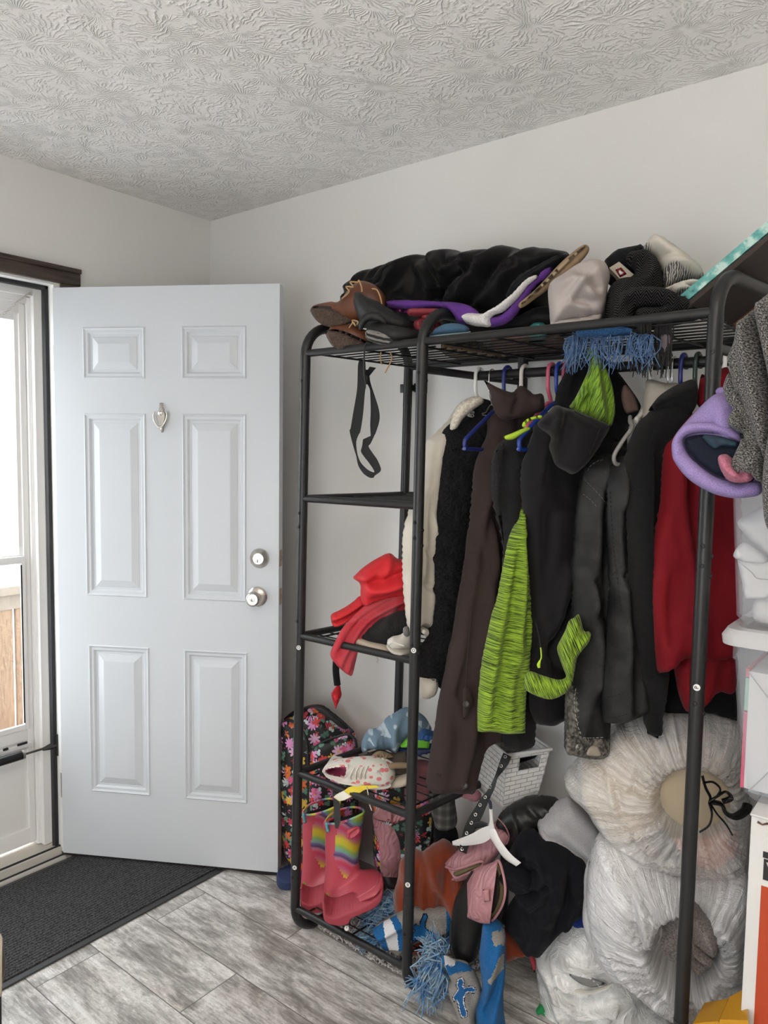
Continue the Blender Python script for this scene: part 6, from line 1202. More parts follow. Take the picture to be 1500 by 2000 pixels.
paint(s2_, [(M_sblue, Lf),(M_swhite, outline(Lf,1.5)),(M_sdark, outline(Lf,3.2)),(M_swhite, [(866,1866),(885,1872),(890,1882),(880,1888),(870,1884)]),(M_sblue, [(870,1884),(892,1880),(918,1884),(925,1896),(900,1898),(876,1906)]),(M_sblue,[(858,1862),(868,1862),(872,1884),(866,1884)])])
s3_ = cloth('twisted_length', [(945,1800),(962,1797),(985,1815),(988,1850),(987,1900),(983,1940),(984,1975),(986,2035),(935,2035),(930,2000),(929,1967),(940,1935),(941,1915),(936,1870),(940,1830)], Fr(960,1920,1.60,0), M_sblue, T=.085, R=.035, s=.0045, parent=g, nz=(.004,16), folds=[([(980,1830),(960,1880),(945,1930)],.012,.014),([(985,1870),(968,1920),(950,1960)],.010,-.012),([(983,1920),(965,1970),(960,2020)],.012,.012),([(950,1810),(946,1860)],.010,.006)])
paint(s3_, [(M_sgrey, [(962,1818),(985,1815),(986,1845),(965,1848),(960,1832)]),(M_sgrey, [(984,1862),(985,1890),(972,1905),(958,1925),(952,1918),(966,1895),(975,1870)])])
strands('fringe', [at(x,y,Y=1.57) for x,y in ((862,1862),(858,1872),(862,1884),(868,1890))], M_fr, g, n=170, length=.085, spread=.034, curl=.022, r=.0021, dirv=(-.35,-.15,-.6))
strands('fringe', [at(x,y,Y=1.575) for x,y in ((852,1858),(862,1862),(868,1872))], M_fr, g, n=120, length=.055, spread=.045, curl=.012, r=.0018, dirv=(-.3,-.1,.4))
# pair of pink-shaft cowboy boots lying in the heap
M_olive = mat('olive_boot_lining',(.10,.078,.035),.8)
g = thing('cowboy_boot', 'black and pink cowboy boot toppled toe-down with its pink opening to the right', 'cowboy boot', at(925,1885,Y=1.62), 'black cowboy boots with pink shafts')
up = limb('shaft', [(972,1682,957,1800,1.60,.05),(955,1690,938,1798,1.60,.05),(930,1700,915,1788,1.61,.048),(912,1728,914,1782,1.62,.046)], M_tool, g, n=7, seg=34, open0=.005)
bv = surf(up)
limb('foot', [(922,1702,950,1795,1.628,.045),(908,1728,948,1800,1.63,.046),(893,1750,944,1815,1.63,.046),(884,1785,940,1835,1.63,.046),(881,1830,934,1858,1.625,.044),(884,1858,928,1874,1.62,.038),(893,1876,918,1884,1.62,.02)], M_blkl, g, n=6, seg=28)
pxtube('welt', [(882,1800,1.59),(880,1835,1.588),(884,1862,1.585),(895,1880,1.585),(912,1886,1.588),(928,1878,1.592)], .0035, M_brub, g)
cloth('pull_strap', [(943,1737,1),(956,1736,1),(958,1760,1),(946,1762,1)], Fr(950,1750,1.54,0), M_pkl, T=.006, s=.004, smooth=0, nz=None, parent=g)
cloth('lining', [(972,1685),(980,1702),(985,1740),(977,1773),(958,1797),(951,1775),(956,1730),(964,1696)], Fr(968,1740,1.595,-20), M_olive, T=.01, R=.004, s=.005, nz=None, parent=g)
cloth('opening_shade', [(971,1700),(976,1740),(970,1768),(960,1784),(956,1760),(960,1725)], Fr(968,1740,1.588,-20), M_inside, T=.004, R=.002, s=.005, nz=None, parent=g)  # dark sheet paints the shade deep in the boot opening
pxtube('top_edge', [(973,1681,1.60),(981,1700,1.575),(987,1740,1.565),(978,1775,1.575),(957,1800,1.60),(950,1775,1.635),(956,1730,1.65),(963,1695,1.635)], .0032, M_pkl, g, closed=True)
g = thing('cowboy_boot', 'black and pink cowboy boot lying under the white hanger, flattened opening to the left', 'cowboy boot', at(960,1700,Y=1.72), 'black cowboy boots with pink shafts')
limb('shaft', [(872,1692,886,1716,1.68,.045),(892,1670,905,1712,1.685,.05),(918,1650,935,1698,1.70,.05),(945,1632,962,1676,1.72,.048),(965,1612,982,1650,1.74,.046),(976,1602,998,1640,1.755,.045)], M_tool, g, n=6, seg=30, open0=.008)
cloth('foot', [(968,1612),(976,1592),(997,1574),(1022,1562),(1047,1556),(1075,1558),(1094,1564),(1092,1578),(1075,1600),(1055,1622),(1030,1645),(1005,1656),(990,1648),(988,1630),(980,1616)], Fr(1030,1600,1.78,4), M_blkl, T=.10, R=.045, s=.006, parent=g, nz=(.006,18), folds=[([(1000,1580),(1010,1610),(1000,1645)],.006,.008),([(1030,1568),(1050,1590),(1040,1630)],.008,-.008),([(1055,1562),(1075,1572),(1090,1572)],.005,.008)])
pxtube('top_edge', [(871,1693,1.68),(890,1698,1.64),(915,1690,1.635),(940,1682,1.645),(942,1690,1.65),(920,1702,1.64),(895,1714,1.65),(884,1718,1.68)], .0032, M_pkl, g)
cloth('lining', [(886,1704),(910,1696),(938,1686),(938,1691),(915,1702),(892,1712)], Fr(910,1698,1.63,0), M_olive, T=.01, s=.004, nz=None, parent=g)
pxtube('seam', [(972,1598,1.705),(985,1612,1.70),(994,1632,1.705),(990,1648,1.71)], .0016, M_pkl, g)
# navy-black clothes
M_nvy = fabric('navy_black_cotton',(.006,.0065,.0095),.2,.8)
g = thing('trousers', 'navy black trousers thrown in a crumpled heap beside the white bags', 'trousers', at(1060,1850,Y=1.75))
cloth('heap', [(970,1702),(978,1692),(988,1688),(994,1668),(1001,1652),(1008,1640),(1018,1632),(1032,1628),(1047,1627),(1060,1636),(1080,1642),(1100,1652),(1122,1668),(1143,1684),(1147,1720),(1145,1767),(1128,1785),(1110,1794),(1095,1808),(1080,1824),(1068,1838),(1057,1849),(1040,1849),(1018,1838),(997,1818),(985,1800),(980,1792),(994,1776),(1007,1750),(1000,1728),(982,1722)], Fr(1060,1740,1.72,4), M_nvy, T=.15, R=.05, s=.0068, parent=g, nz=(.010,12), drape=.014, folds=[([(1010,1650),(1005,1675),(1030,1695),(1055,1680),(1050,1650),(1030,1645)],.008,.016),([(1020,1660),(1030,1680),(1045,1672)],.008,-.014),([(1065,1640),(1070,1680),(1040,1720),(1000,1740)],.014,.018),([(1090,1650),(1085,1700),(1060,1760),(1020,1820)],.018,.016),([(1110,1660),(1105,1720),(1085,1780)],.012,-.016),([(1135,1690),(1120,1740),(1100,1780)],.014,.014),([(1010,1700),(1040,1706),(1062,1690)],.010,-.014),([(1050,1770),(1030,1800),(1010,1815)],.012,-.010)])
cloth('leg', [(970,1702),(980,1690),(995,1687),(1012,1690),(1030,1700),(1044,1716),(1040,1735),(1020,1742),(1000,1738),(984,1726),(974,1718)], Fr(1005,1712,1.63,0), M_nvy, T=.07, R=.03, s=.006, parent=g, folds=[([(985,1700),(1010,1705),(1035,1722)],.008,.008)])
tag(cloth('cloth', [(1100,1790),(1112,1782),(1132,1779),(1150,1783),(1156,1815),(1140,1812),(1118,1808)], Fr(1130,1795,1.76,0), fabric('royal_blue_cloth',(.012,.03,.17)), T=.05, s=.007), 'scrap of royal blue cloth showing between navy trousers and white bags', 'cloth')
# light grey sweatpants
M_lgrey = knit('light_grey_marl',(.36,.355,.37),(.48,.475,.49),600)
g = thing('sweatpants', 'light grey folded sweatpants under the upper white bag', 'sweatpants', at(1110,1690,Y=1.80))
cloth('folded_layer', [(1050,1607),(1064,1590),(1082,1573),(1098,1564),(1112,1558),(1130,1570),(1150,1590),(1170,1615),(1178,1650),(1160,1690),(1140,1676),(1113,1658),(1085,1640),(1056,1628)], Fr(1110,1620,1.80,10), M_lgrey, T=.09, R=.03, s=.008, parent=g, nz=(.003,10), folds=[([(1070,1590),(1110,1620),(1150,1660)],.02,.010)])
cloth('lower_layer', [(1052,1628),(1056,1616),(1075,1622),(1100,1636),(1130,1656),(1160,1680),(1160,1695),(1140,1688),(1113,1668),(1085,1648),(1060,1640)], Fr(1100,1650,1.77,10), M_lgrey, T=.07, R=.025, s=.007, parent=g, nz=(.003,10), folds=[([(1060,1632),(1100,1648),(1150,1680)],.006,.008)])
# white woven basket
t = NT('white_woven_strap'); uvw = t.tc.outputs['UV']; bk = t.n('TexBrick', {'Vector': uvw, 'Color1': (1,1,1,1), 'Color2': (.8,.8,.8,1), 'Mortar': (0,0,0,1), 'Scale': 1.0, 'Mortar Size': .0009, 'Mortar Smooth': 1.0, 'Brick Width': .034, 'Row Height': .0135})
M_weave = t.set(Base_Color=t.mix(bk.outputs['Fac'], (.67,.66,.65), (.50,.49,.48)), Roughness=.55, Normal=t.bump(t.math('SUBTRACT', 1.0, bk.outputs['Fac']), 1.0, .004))
g = thing('basket', 'white woven storage basket tilted on top of the heap below the lime sleeve', 'basket', at(1000,1580,Y=1.80))
bT = {'A': at(953,1444,Y=1.86), 'B': at(990,1476,Y=1.76), 'C': at(1076,1463,Y=1.83), 'D': at(1038,1437,Y=1.93)}
bB = {'A': at(925,1533,Y=1.86), 'B': at(982,1582,Y=1.775), 'C': at(1050,1561,Y=1.84), 'D': at(1012,1525,Y=1.92)}
cen = sum(bT.values(), Vector())/8+sum(bB.values(), Vector())/8
def wall(a, b, hole=None):
    V = []; Fc = []; U = []; nu, nv = 16, 12; L = (bT[a]-bT[b]).length; H = (bT[a]-bB[a]).length
    for j in range(nv+1):
        for i in range(nu+1):
            p = bT[a].lerp(bT[b], i/nu).lerp(bB[a].lerp(bB[b], i/nu), j/nv); V.append(p); U.append((i/nu*L, -j/nv*H))
    keep = [(i, j) for j in range(nv) for i in range(nu) if not (hole and hole[0] <= (i+.5)/nu <= hole[1] and hole[2] <= (j+.5)/nv <= hole[3])]
    nrm = (bT[b]-bT[a]).cross(bB[a]-bT[a]).normalized(); nrm = nrm if nrm.dot(V[100]-cen) > 0 else -nrm
    n0 = len(V); V += [p-nrm*.007 for p in V]; U = U+U; ed = {}
    for i, j in keep:
        q = (j*(nu+1)+i, j*(nu+1)+i+1, (j+1)*(nu+1)+i+1, (j+1)*(nu+1)+i); Fc.append(q); Fc.append(tuple(x+n0 for x in reversed(q)))
        for k in range(4): e = (q[k], q[(k+1) % 4]); ed[tuple(sorted(e))] = ed.get(tuple(sorted(e)), 0)+1
    for (x, y), c in ed.items():
        if c == 1: Fc.append((x, y, y+n0, x+n0))
    return link('woven_side', V, Fc, M_weave, g, True, uv=U)
wall('A','B'); wall('B','C',(.30,.80,.08,.32)); wall('C','D'); wall('D','A')
mb = MB(); mb.loft([[bB[k] for k in 'ABCD'],[bB[k]+(bT[k]-bB[k])*.06 for k in 'ABCD']]); mb.build('base', M_weave, g, False)
mb = MB(); mb.tube([bT[k] for k in 'ABCD'], .0055, 10, closed=True); mb.build('rim', mat('white_rim',(.66,.65,.64),.55), g)
tag(cloth('belt_coil', [(995,1478),(1005,1468),(1030,1468),(1050,1466),(1060,1470),(1040,1482),(1010,1490)], Fr(1025,1476,1.86,0), M_blk2, T=.05, s=.008), 'black cloth lying inside the white woven basket', 'cloth')
# white plastic hanger on the heap
g = thing('clothes_hanger', 'broad white plastic hanger lying on the heap under the white basket', 'hanger', at(950,1690,Y=1.63))
M_wh = plastic('white_hanger_plastic',(.66,.65,.64))
def flatbar(nm, pts, m): 
    mb_ = MB(); L = catmull([at(a,b,Y=y) for a,b,c,d,y in pts],5); R = catmull([at(c,d,Y=y) for a,b,c,d,y in pts],5); rings = []
    for p, q in zip(L, R):
        h = (CAM-p).normalized()*.006; rings.append([p+h*.4,p.lerp(q,.25)+h,p.lerp(q,.75)+h,q+h*.4,q-h*.4,p.lerp(q,.75)-h,p.lerp(q,.25)-h,p-h*.4])
    mb_.loft(rings); return mb_.build(nm, m, g)
flatbar('shoulder_frame', [(883,1643,884,1651,1.66),(900,1637,903,1652,1.65),(922,1628,926,1650,1.64),(940,1618,944,1646,1.635),(955,1613,955,1640,1.63),(966,1618,958,1638,1.63),(978,1642,966,1650,1.628),(998,1668,984,1676,1.62),(1018,1685,1008,1692,1.612)], M_wh)
flatbar('neck', [(955,1580,962,1579,1.63),(956,1600,963,1600,1.63),(953,1618,966,1620,1.63)], M_wh)
flatbar('hook', [(950,1563,954,1559,1.63),(954,1568,960,1566,1.63),(956,1582,962,1580,1.63)], plastic('navy_hook_tip',(.02,.022,.045)))
# grommet belt
g = thing('belt', 'black grommet belt draped from the white basket down over the heap', 'belt', at(905,1660,Y=1.66))
bp = [(983,1470,999,1478,1.735),(978,1482,993,1492,1.725),(972,1500,983,1506,1.715),(963,1524,972,1520,1.70),(951,1545,966,1540,1.69),(938,1560,954,1566,1.68),(925,1582,945,1588,1.67),(914,1600,934,1610,1.66),(905,1622,924,1632,1.655),(899,1645,916,1652,1.65),(897,1662,911,1668,1.65)]
mb = ribbon(bp, 0, .002); bl = mb.build('strap', mat('black_belt_leather',(.0085,.0085,.009),.45,bump=.2,bscale=400), g)
bv = surf(bl)
for x,y in ((987,1478),(979,1496),(958,1537),(948,1557),(938,1572),(929,1591),(921,1607),(912,1627),(906,1645),(903,1658)):
    p = hit(bv,x,y,.001); d = (CAM-p).normalized(); mb = MB(); M_ = frame_at(p,d); mb.tube([M_ @ Vector((.0034*math.cos(a),.0034*math.sin(a),0)) for a in [k*PI/7 for k in range(14)]], .0013, 6, closed=True); mb.build('grommet', M_nickel, g)
limb('keeper', [(924,1606,926,1620,1.65,.006),(938,1604,940,1616,1.645,.006),(952,1608,952,1615,1.64,.004)], M_brub, g)
# plaid and pink cloth behind
t = NT('grey_plaid'); u_ = t.n('SeparateXYZ', {0: t.tc.outputs['UV']}).outputs
wa = t.math('POWER', t.math('ABSOLUTE', t.math('SINE', t.math('MULTIPLY', u_[0], 130.0))), 4.0); wb = t.math('POWER', t.math('ABSOLUTE', t.math('SINE', t.math('MULTIPLY', u_[1], 110.0))), 4.0)
M_plaid = t.set(Base_Color=t.ramp(t.math('MULTIPLY', t.math('ADD', wa, wb), .5), [(0,(.045,.045,.043)),(.5,(.085,.085,.08)),(1,(.16,.16,.15))]), Roughness=.9)
tag(cloth('shirt', [(836,1552),(860,1548),(884,1550),(890,1575),(893,1602),(888,1616),(870,1622),(852,1618),(846,1600),(839,1575)], Fr(865,1580,1.80,6), M_plaid, T=.06, s=.008), 'grey plaid shirt hanging below the brown coat hem', 'shirt')
tag(cloth('bag', [(850,1612),(885,1610),(896,1640),(890,1680),(862,1690),(850,1660)], Fr(870,1650,1.85,0), M_blk2, T=.08, s=.01), 'black cloth bag on the floor behind the rust sweatshirt', 'bag')
tag(cloth('top', [(885,1550),(905,1545),(928,1541),(940,1550),(938,1560),(928,1566),(905,1558)], Fr(915,1553,1.78,0), fabric('pink_satin',(.33,.15,.17)), T=.05, s=.007), 'dusty pink top poking out right of the brown coat hem', 'top')
# ================================================================ WHITE BAGS, BINS AND BOX
def plastic_bag(name, alpha, col=(.80,.80,.81), sc=26, bs=.9, c0=None, k=9.0):
    """thin film: gathered pleats run out from the mouth at c0, crinkles elsewhere"""
    t = NT(name); o = t.tc.outputs['Object']
    n1 = t.n('TexNoise', {'Vector': o, 'Scale': float(sc), 'Detail': 4.0, 'Roughness': .6, 'Distortion': 1.2}).outputs['Fac']
    rg = t.math('SUBTRACT', 1.0, t.math('MULTIPLY', t.math('ABSOLUTE', t.math('SUBTRACT', n1, .5)), 6.0))
    n2 = t.n('TexNoise', {'Vector': o, 'Scale': sc*4.0, 'Detail': 3.0, 'Distortion': .8}).outputs['Fac']
    h = t.math('ADD', t.math('MULTIPLY', rg, 1.1), t.math('MULTIPLY', n2, .7)); al = n1
    if c0 is not None:
        x = t.n('SeparateXYZ', {0: t.n('VectorMath', {0: t.tc.outputs['UV'], 1: (c0[0], c0[1], 0)}, operation='SUBTRACT').outputs[0]}).outputs
        r = t.math('SQRT', t.math('ADD', t.math('MULTIPLY', x[0], x[0]), t.math('MULTIPLY', x[1], x[1])))
        cs = t.n('CombineXYZ', {0: t.math('DIVIDE', x[0], r), 1: t.math('DIVIDE', x[1], r), 2: t.math('MULTIPLY', r, .55)}).outputs[0]
        p1 = t.n('TexNoise', {'Vector': cs, 'Scale': k, 'Detail': 5.0, 'Roughness': .65, 'Distortion': .3}).outputs['Fac']
        pl = t.math('SUBTRACT', 1.0, t.math('MULTIPLY', t.math('ABSOLUTE', t.math('SUBTRACT', p1, .5)), 7.0))
        fade = t.n('MapRange', {'Value': r, 'From Min': .08, 'From Max': .26, 'To Min': 1.0, 'To Max': .25}).outputs[0]
        h = t.math('ADD', t.math('MULTIPLY', pl, t.math('MULTIPLY', fade, 1.6)), t.math('MULTIPLY', h, .7)); al = p1
    a_ = t.n('MapRange', {'Value': al, 'From Min': .35, 'From Max': .65, 'To Min': alpha-.16, 'To Max': alpha+.2}).outputs[0]
    return t.set(Base_Color=col, Roughness=.12, Specular_IOR_Level=.8, Coat_Weight=.3, Coat_Roughness=.06, Alpha=a_, Normal=t.bump(h, bs, .004))
def gathered(fr_, cx, cy, r0, fall, amp, k, seed=0.0):
    u0, v0 = fr_.uv(cx, cy)
    def f(u, v):
        dx, dy = u-u0, v-v0; r = math.hypot(dx, dy); a = math.atan2(dy, dx)
        wv = noise.noise(Vector((math.cos(a)*k, math.sin(a)*k, seed+r*4)))+.6*noise.noise(Vector((math.cos(a)*k*2.2, math.sin(a)*k*2.2, seed+7+r*3)))
        g_ = math.exp(-max(0, r-r0)/fall) if r > r0 else (r/r0)**2
        return amp*g_*(1-2.2*abs(wv))
    return f
M_groc = plastic_bag('grocery_bag_plastic', .80, (.88,.89,.88), 16, .7)
# upper bag: beige cushion inside a white bag with black ties
g = thing('trash_bag', 'upper white trash bag with black tie and beige cushion showing at its mouth', 'trash bag', at(1290,1690,Y=1.80))
fU = Fr(1300,1540,1.79,4)
gu = gathered(fU, 1345,1523, .085, .09, .013, 15.0, 1.0)
def hole_u(u, v):
    u0, v0 = fU.uv(1345,1523); du, dv = (u-u0)/.088, (v-v0)/.086; r = math.hypot(du, dv)
    return gu(u, v) - (.085*math.exp(-(r/.86)**6))
M_bag = plastic_bag('thin_white_trash_bag', .52, (.94,.93,.92), c0=fU.uv(1345,1523), k=10.0)
bagU = cloth('bag', [(1101,1518),(1112,1500),(1133,1476),(1160,1448),(1186,1424),(1215,1408),(1250,1396),(1295,1383),(1339,1382),(1390,1388),(1435,1404),(1452,1440),(1456,1500),(1464,1562),(1462,1610),(1456,1674),(1438,1697),(1400,1700),(1353,1698),(1309,1691),(1275,1680),(1242,1668),(1208,1645),(1177,1618),(1158,1596),(1145,1574),(1128,1556),(1114,1545)], fU, M_bag, T=.30, R=.13, s=.0058, parent=g, nz=(.006,9), bow=hole_u, folds=[([(1135,1480),(1160,1560),(1220,1640),(1300,1680)],.012,.012),([(1180,1430),(1200,1520),(1260,1610)],.010,.010),([(1205,1500),(1230,1580),(1290,1650)],.008,-.010),([(1215,1620),(1260,1632),(1310,1630)],.006,.010),([(1250,1440),(1235,1500)],.008,-.008),([(1390,1640),(1420,1650),(1450,1645)],.006,.008)])
M_cush = fabric('beige_microfibre',(.40,.33,.235),.04,.8,.3)
tag(blob('cushion', fU.at(1342,1524,.045), (.112,.075,.112), M_cush, M=Matrix((fU.u,-fU.n,fU.v)).transposed(), nz=(.004,14), res=(64,44)), 'smooth beige cushion inside the upper white trash bag', 'cushion')
tag(blob('cushion', fU.at(1228,1526,.0), (.108,.122,.125), fabric('cream_bedding',(.66,.53,.36)), M=Matrix((fU.u,-fU.n,fU.v)).transposed(), nz=(.008,14)), 'cream bedding glowing through the left side of the upper white trash bag', 'bedding')
tag(blob('cloth', fU.at(1378,1626,.012), (.072,.092,.062), fabric('peach_cloth',(.72,.30,.20)), M=Matrix((fU.u,-fU.n,fU.v)).transposed(), nz=(.006,20)), 'peach cloth showing through the lower right of the upper white trash bag', 'cloth')
M_tie = mat('shiny_black_plastic',(.006,.006,.006),.22,bump=.6,bscale=120)
mb = MB()
fT = Fr(1385,1510,1.79,4)
def tie(pts, wd):
    P = catmull([fT.at(x,y,w_) for x,y,w_ in pts],5); mb.tube(P, wd, 8, flat=.45)
tie([(1366,1470,.135),(1372,1490,.14),(1380,1505,.145),(1378,1515,.147)],.006); tie([(1378,1515,.147),(1383,1535,.145),(1378,1558,.14),(1362,1572,.135)],.005); tie([(1380,1515,.147),(1392,1535,.145),(1408,1555,.14),(1420,1578,.13)],.0045)
tie([(1378,1512,.148),(1395,1500,.15),(1408,1495,.145),(1418,1508,.14),(1402,1512,.147)],.006); tie([(1380,1513,.147),(1400,1518,.145),(1408,1535,.14),(1425,1546,.13),(1445,1543,.11),(1452,1538,.09)],.010); tie([(1368,1482,.138),(1385,1478,.145),(1398,1490,.147),(1390,1505,.148)],.005)
mb.build('drawstring_tie', M_tie, g)
pxtube('tie_channel', [(1264,1526,1.655),(1272,1522,1.65),(1281,1519,1.648)], .0035, M_tie, g)
# middle bag: grey fleece blanket inside
g = thing('trash_bag', 'lower white trash bag bunched around a grey fleece blanket', 'trash bag', at(1300,1960,Y=1.80))
fM = Fr(1300,1800,1.76,2)
gm = gathered(fM, 1335,1805, .085, .12, .014, 17.0, 4.0)
def hole_m(u, v):
    u0, v0 = fM.uv(1333,1800); du, dv = (u-u0)/.082, (v-v0)/.088; r = math.hypot(du, dv)
    return gm(u, v) - .12*math.exp(-(r/.80)**6)
M_bag2 = plastic_bag('white_trash_bag_plastic', .74, (.93,.93,.95), 30, c0=fM.uv(1333,1800), k=13.0)
cloth('bag', [(1145,1716),(1150,1680),(1158,1650),(1170,1630),(1200,1628),(1260,1660),(1340,1690),(1420,1690),(1459,1705),(1462,1760),(1460,1820),(1459,1880),(1457,1922),(1440,1940),(1417,1951),(1390,1960),(1367,1970),(1352,1982),(1338,1980),(1313,1967),(1290,1952),(1267,1937),(1240,1915),(1213,1893),(1188,1870),(1167,1846),(1154,1818),(1147,1787),(1143,1750)], fM, M_bag2, T=.32, R=.14, s=.0058, parent=g, nz=(.006,9), bow=hole_m, folds=[([(1160,1650),(1155,1720),(1165,1800),(1200,1870)],.010,.010),([(1250,1690),(1262,1740),(1285,1790)],.008,.014),([(1240,1700),(1250,1760),(1275,1800)],.007,-.010),([(1180,1790),(1225,1850),(1290,1900)],.008,.008),([(1400,1740),(1430,1790),(1425,1850)],.012,.012),([(1395,1860),(1420,1900),(1440,1930)],.010,-.010)])
M_fleece = knit('grey_plush_fleece',(.13,.115,.11),(.24,.215,.205),260)
tag(blob('bedding', fM.at(1225,1770,.0), (.105,.12,.18), fabric('white_bedding',(.60,.60,.61)), M=Matrix((fM.u,-fM.n,fM.v)).transposed(), nz=(.008,14)), 'white bedding filling the left of the lower white trash bag', 'bedding')
tag(blob('blanket', fM.at(1333,1802,.025), (.118,.06,.122), M_fleece, M=Matrix((fM.u,-fM.n,fM.v)).transposed(), nz=(.016,26), res=(72,48)), 'dark grey fleece blanket deep inside the lower white trash bag', 'blanket')
g2 = thing('blanket', 'soft grey fleece roll pushing out of the lower white trash bag mouth', 'blanket', fM.at(1375,1890,.14))
cloth('roll', [(1346,1762),(1350,1756),(1360,1765),(1378,1785),(1395,1805),(1403,1825),(1404,1848),(1396,1862),(1386,1860),(1370,1850),(1355,1838),(1346,1820)], Fr(1375,1810,1.665,4), M_fleece, T=.08, R=.03, s=.005, nz=(.004,24), parent=g2, folds=[([(1352,1770),(1375,1800),(1395,1840)],.010,.010)])
cloth('roll', [(1343,1825),(1352,1822),(1366,1838),(1384,1855),(1392,1872),(1388,1886),(1374,1890),(1360,1894),(1350,1888),(1342,1866)], Fr(1365,1858,1.66,4), M_fleece, T=.08, R=.03, s=.005, nz=(.004,24), parent=g2, folds=[([(1345,1835),(1365,1852),(1388,1870)],.006,.008),([(1343,1848),(1365,1866),(1384,1884)],.006,-.009),([(1345,1862),(1362,1878),(1376,1890)],.005,.008)])
# grocery bag
g = thing('shopping_bag', 'white plastic shopping bag slumped on the floor in front of the trash bags', 'shopping bag', at(1180,2030,Y=1.83))
fG = Fr(1170,1920,1.87,4)
cloth('bag', [(1043,1856),(1055,1846),(1066,1836),(1085,1812),(1105,1792),(1140,1780),(1180,1800),(1215,1850),(1240,1890),(1260,1915),(1260,1935),(1300,1962),(1312,1985),(1310,2035),(1240,2060),(1120,2055),(1068,2030),(1060,1985),(1052,1940),(1047,1900)], fG, M_groc, T=.18, R=.08, s=.0065, parent=g, nz=(.006,10), folds=[([(1050,1860),(1075,1890),(1088,1930),(1120,1985)],.012,.014),([(1085,1900),(1120,1930),(1150,1935),(1195,1925)],.008,.016),([(1088,1895),(1120,1912),(1160,1905),(1180,1890)],.010,-.014),([(1070,1842),(1110,1850),(1150,1860),(1178,1885)],.008,.012),([(1080,1860),(1100,1885),(1145,1895)],.010,.010),([(1060,1950),(1110,1985),(1150,2010)],.008,.010),([(1200,1920),(1170,1960),(1120,2000)],.008,.008)])
pxtube('handle', [(1088,1900,1.775),(1100,1918,1.765),(1122,1932,1.76),(1150,1938,1.76),(1180,1930,1.765),(1196,1920,1.775)], [.004,.008,.009,.009,.008,.004], mat('white_handle_plastic',(.72,.70,.63),.35,bump=.5,bscale=60), g, flat=.4)
cloth('handle_slot', [(1112,1904),(1125,1903),(1148,1907),(1172,1916),(1182,1921),(1165,1928),(1145,1926),(1128,1918)], Fr(1150,1915,1.762,4), mat('grey_inside_bag',(.22,.22,.22),.6), T=.006, s=.005, nz=None, parent=g)
pi_ = pxtube('printed_stripe', [(1066,1933,1.79),(1085,1950,1.78),(1106,1966,1.775)], [.002,.006,.002], mat('pink_print',(.55,.25,.25),.5), g, flat=.2)
tag(blob('clothes', fG.at(1215,1985,.0), (.11,.075,.085), fabric('taupe_clothes',(.30,.26,.21)), M=Matrix((fG.u,-fG.n,fG.v)).transposed(), nz=(.006,12)), 'taupe clothes showing through the white shopping bag', 'clothes')
tag(blob('cloth', fG.at(1095,2010,.01), (.05,.06,.045), fabric('mint_cloth',(.20,.46,.36)), M=Matrix((fG.u,-fG.n,fG.v)).transposed(), nz=(.004,12)), 'mint green cloth tinting the bottom left of the white shopping bag', 'cloth')
g = thing('sock', 'bright green rolled sock beside the white shopping bag at the bottom edge', 'sock', at(1050,2010,Y=1.76))
M_gsk = fabric('bright_green_fleece',(.025,.26,.085))
cloth('roll', [(1037,2005),(1037,1990),(1044,1977),(1056,1965),(1064,1968),(1068,1980),(1066,2000),(1056,2020),(1042,2020)], Fr(1052,1992,1.76,0), M_gsk, T=.05, R=.02, s=.004, parent=g, folds=[([(1046,1995),(1054,1978),(1062,1974)],.004,-.012),([(1052,2002),(1060,1985)],.004,.006)])
tag(cloth('cloth', [(1030,1852),(1040,1854),(1047,1880),(1044,1900),(1036,1880)], Fr(1040,1875,1.68,0), fabric('red_print_cloth',(.30,.04,.05)), T=.03, s=.005), 'red cloth edge left of the white shopping bag', 'cloth')
# yellow tote under the bags
M_yel = mat('yellow_plastic',(.52,.25,.012),.42,bump=.1,bscale=90)
g = thing('storage_tote', 'corner of a yellow plastic tote under the lower trash bag', 'tote', at(1400,2050,Y=1.60))
T0 = at(1352,2000,Y=1.50); T1 = at(1375,1958,Y=1.60); T2 = at(1424,1949,Y=1.56); T3 = at(1404,1995,Y=1.46)
mb = MB(); dz_ = Vector((0,0,-.05)); mb.loft([[p+dz_ for p in (T0,T1,T2,T3)],[p-Vector((0,0,.003)) for p in (T0,T1,T2,T3)],[p.lerp((T0+T1+T2+T3)/4,.04) for p in (T0,T1,T2,T3)]]); mb.build('lid', M_yel, g, sharp=30)
U0 = at(1404,1998,Y=1.46); U1 = at(1424,1952,Y=1.55); U2 = at(1457,1934,Y=1.545); U3 = at(1462,2000,Y=1.43)
mb = MB(); mb.loft([[p+dz_ for p in (U0,U1,U2,U3)],[p-Vector((0,0,.003)) for p in (U0,U1,U2,U3)],[p.lerp((U0+U1+U2+U3)/4,.04)+Vector((0,0,.006)) for p in (U0,U1,U2,U3)]]); mb.build('lid_rim', M_yel, g, sharp=30)
zl = min(p.z for p in (T0,T1,T2,T3))-.045
mb = MB(); mb.box((T0.x+.02, 1.47, .0), (U2.x+.02, 1.60, zl)); mb.build('body', M_yel, g, False)
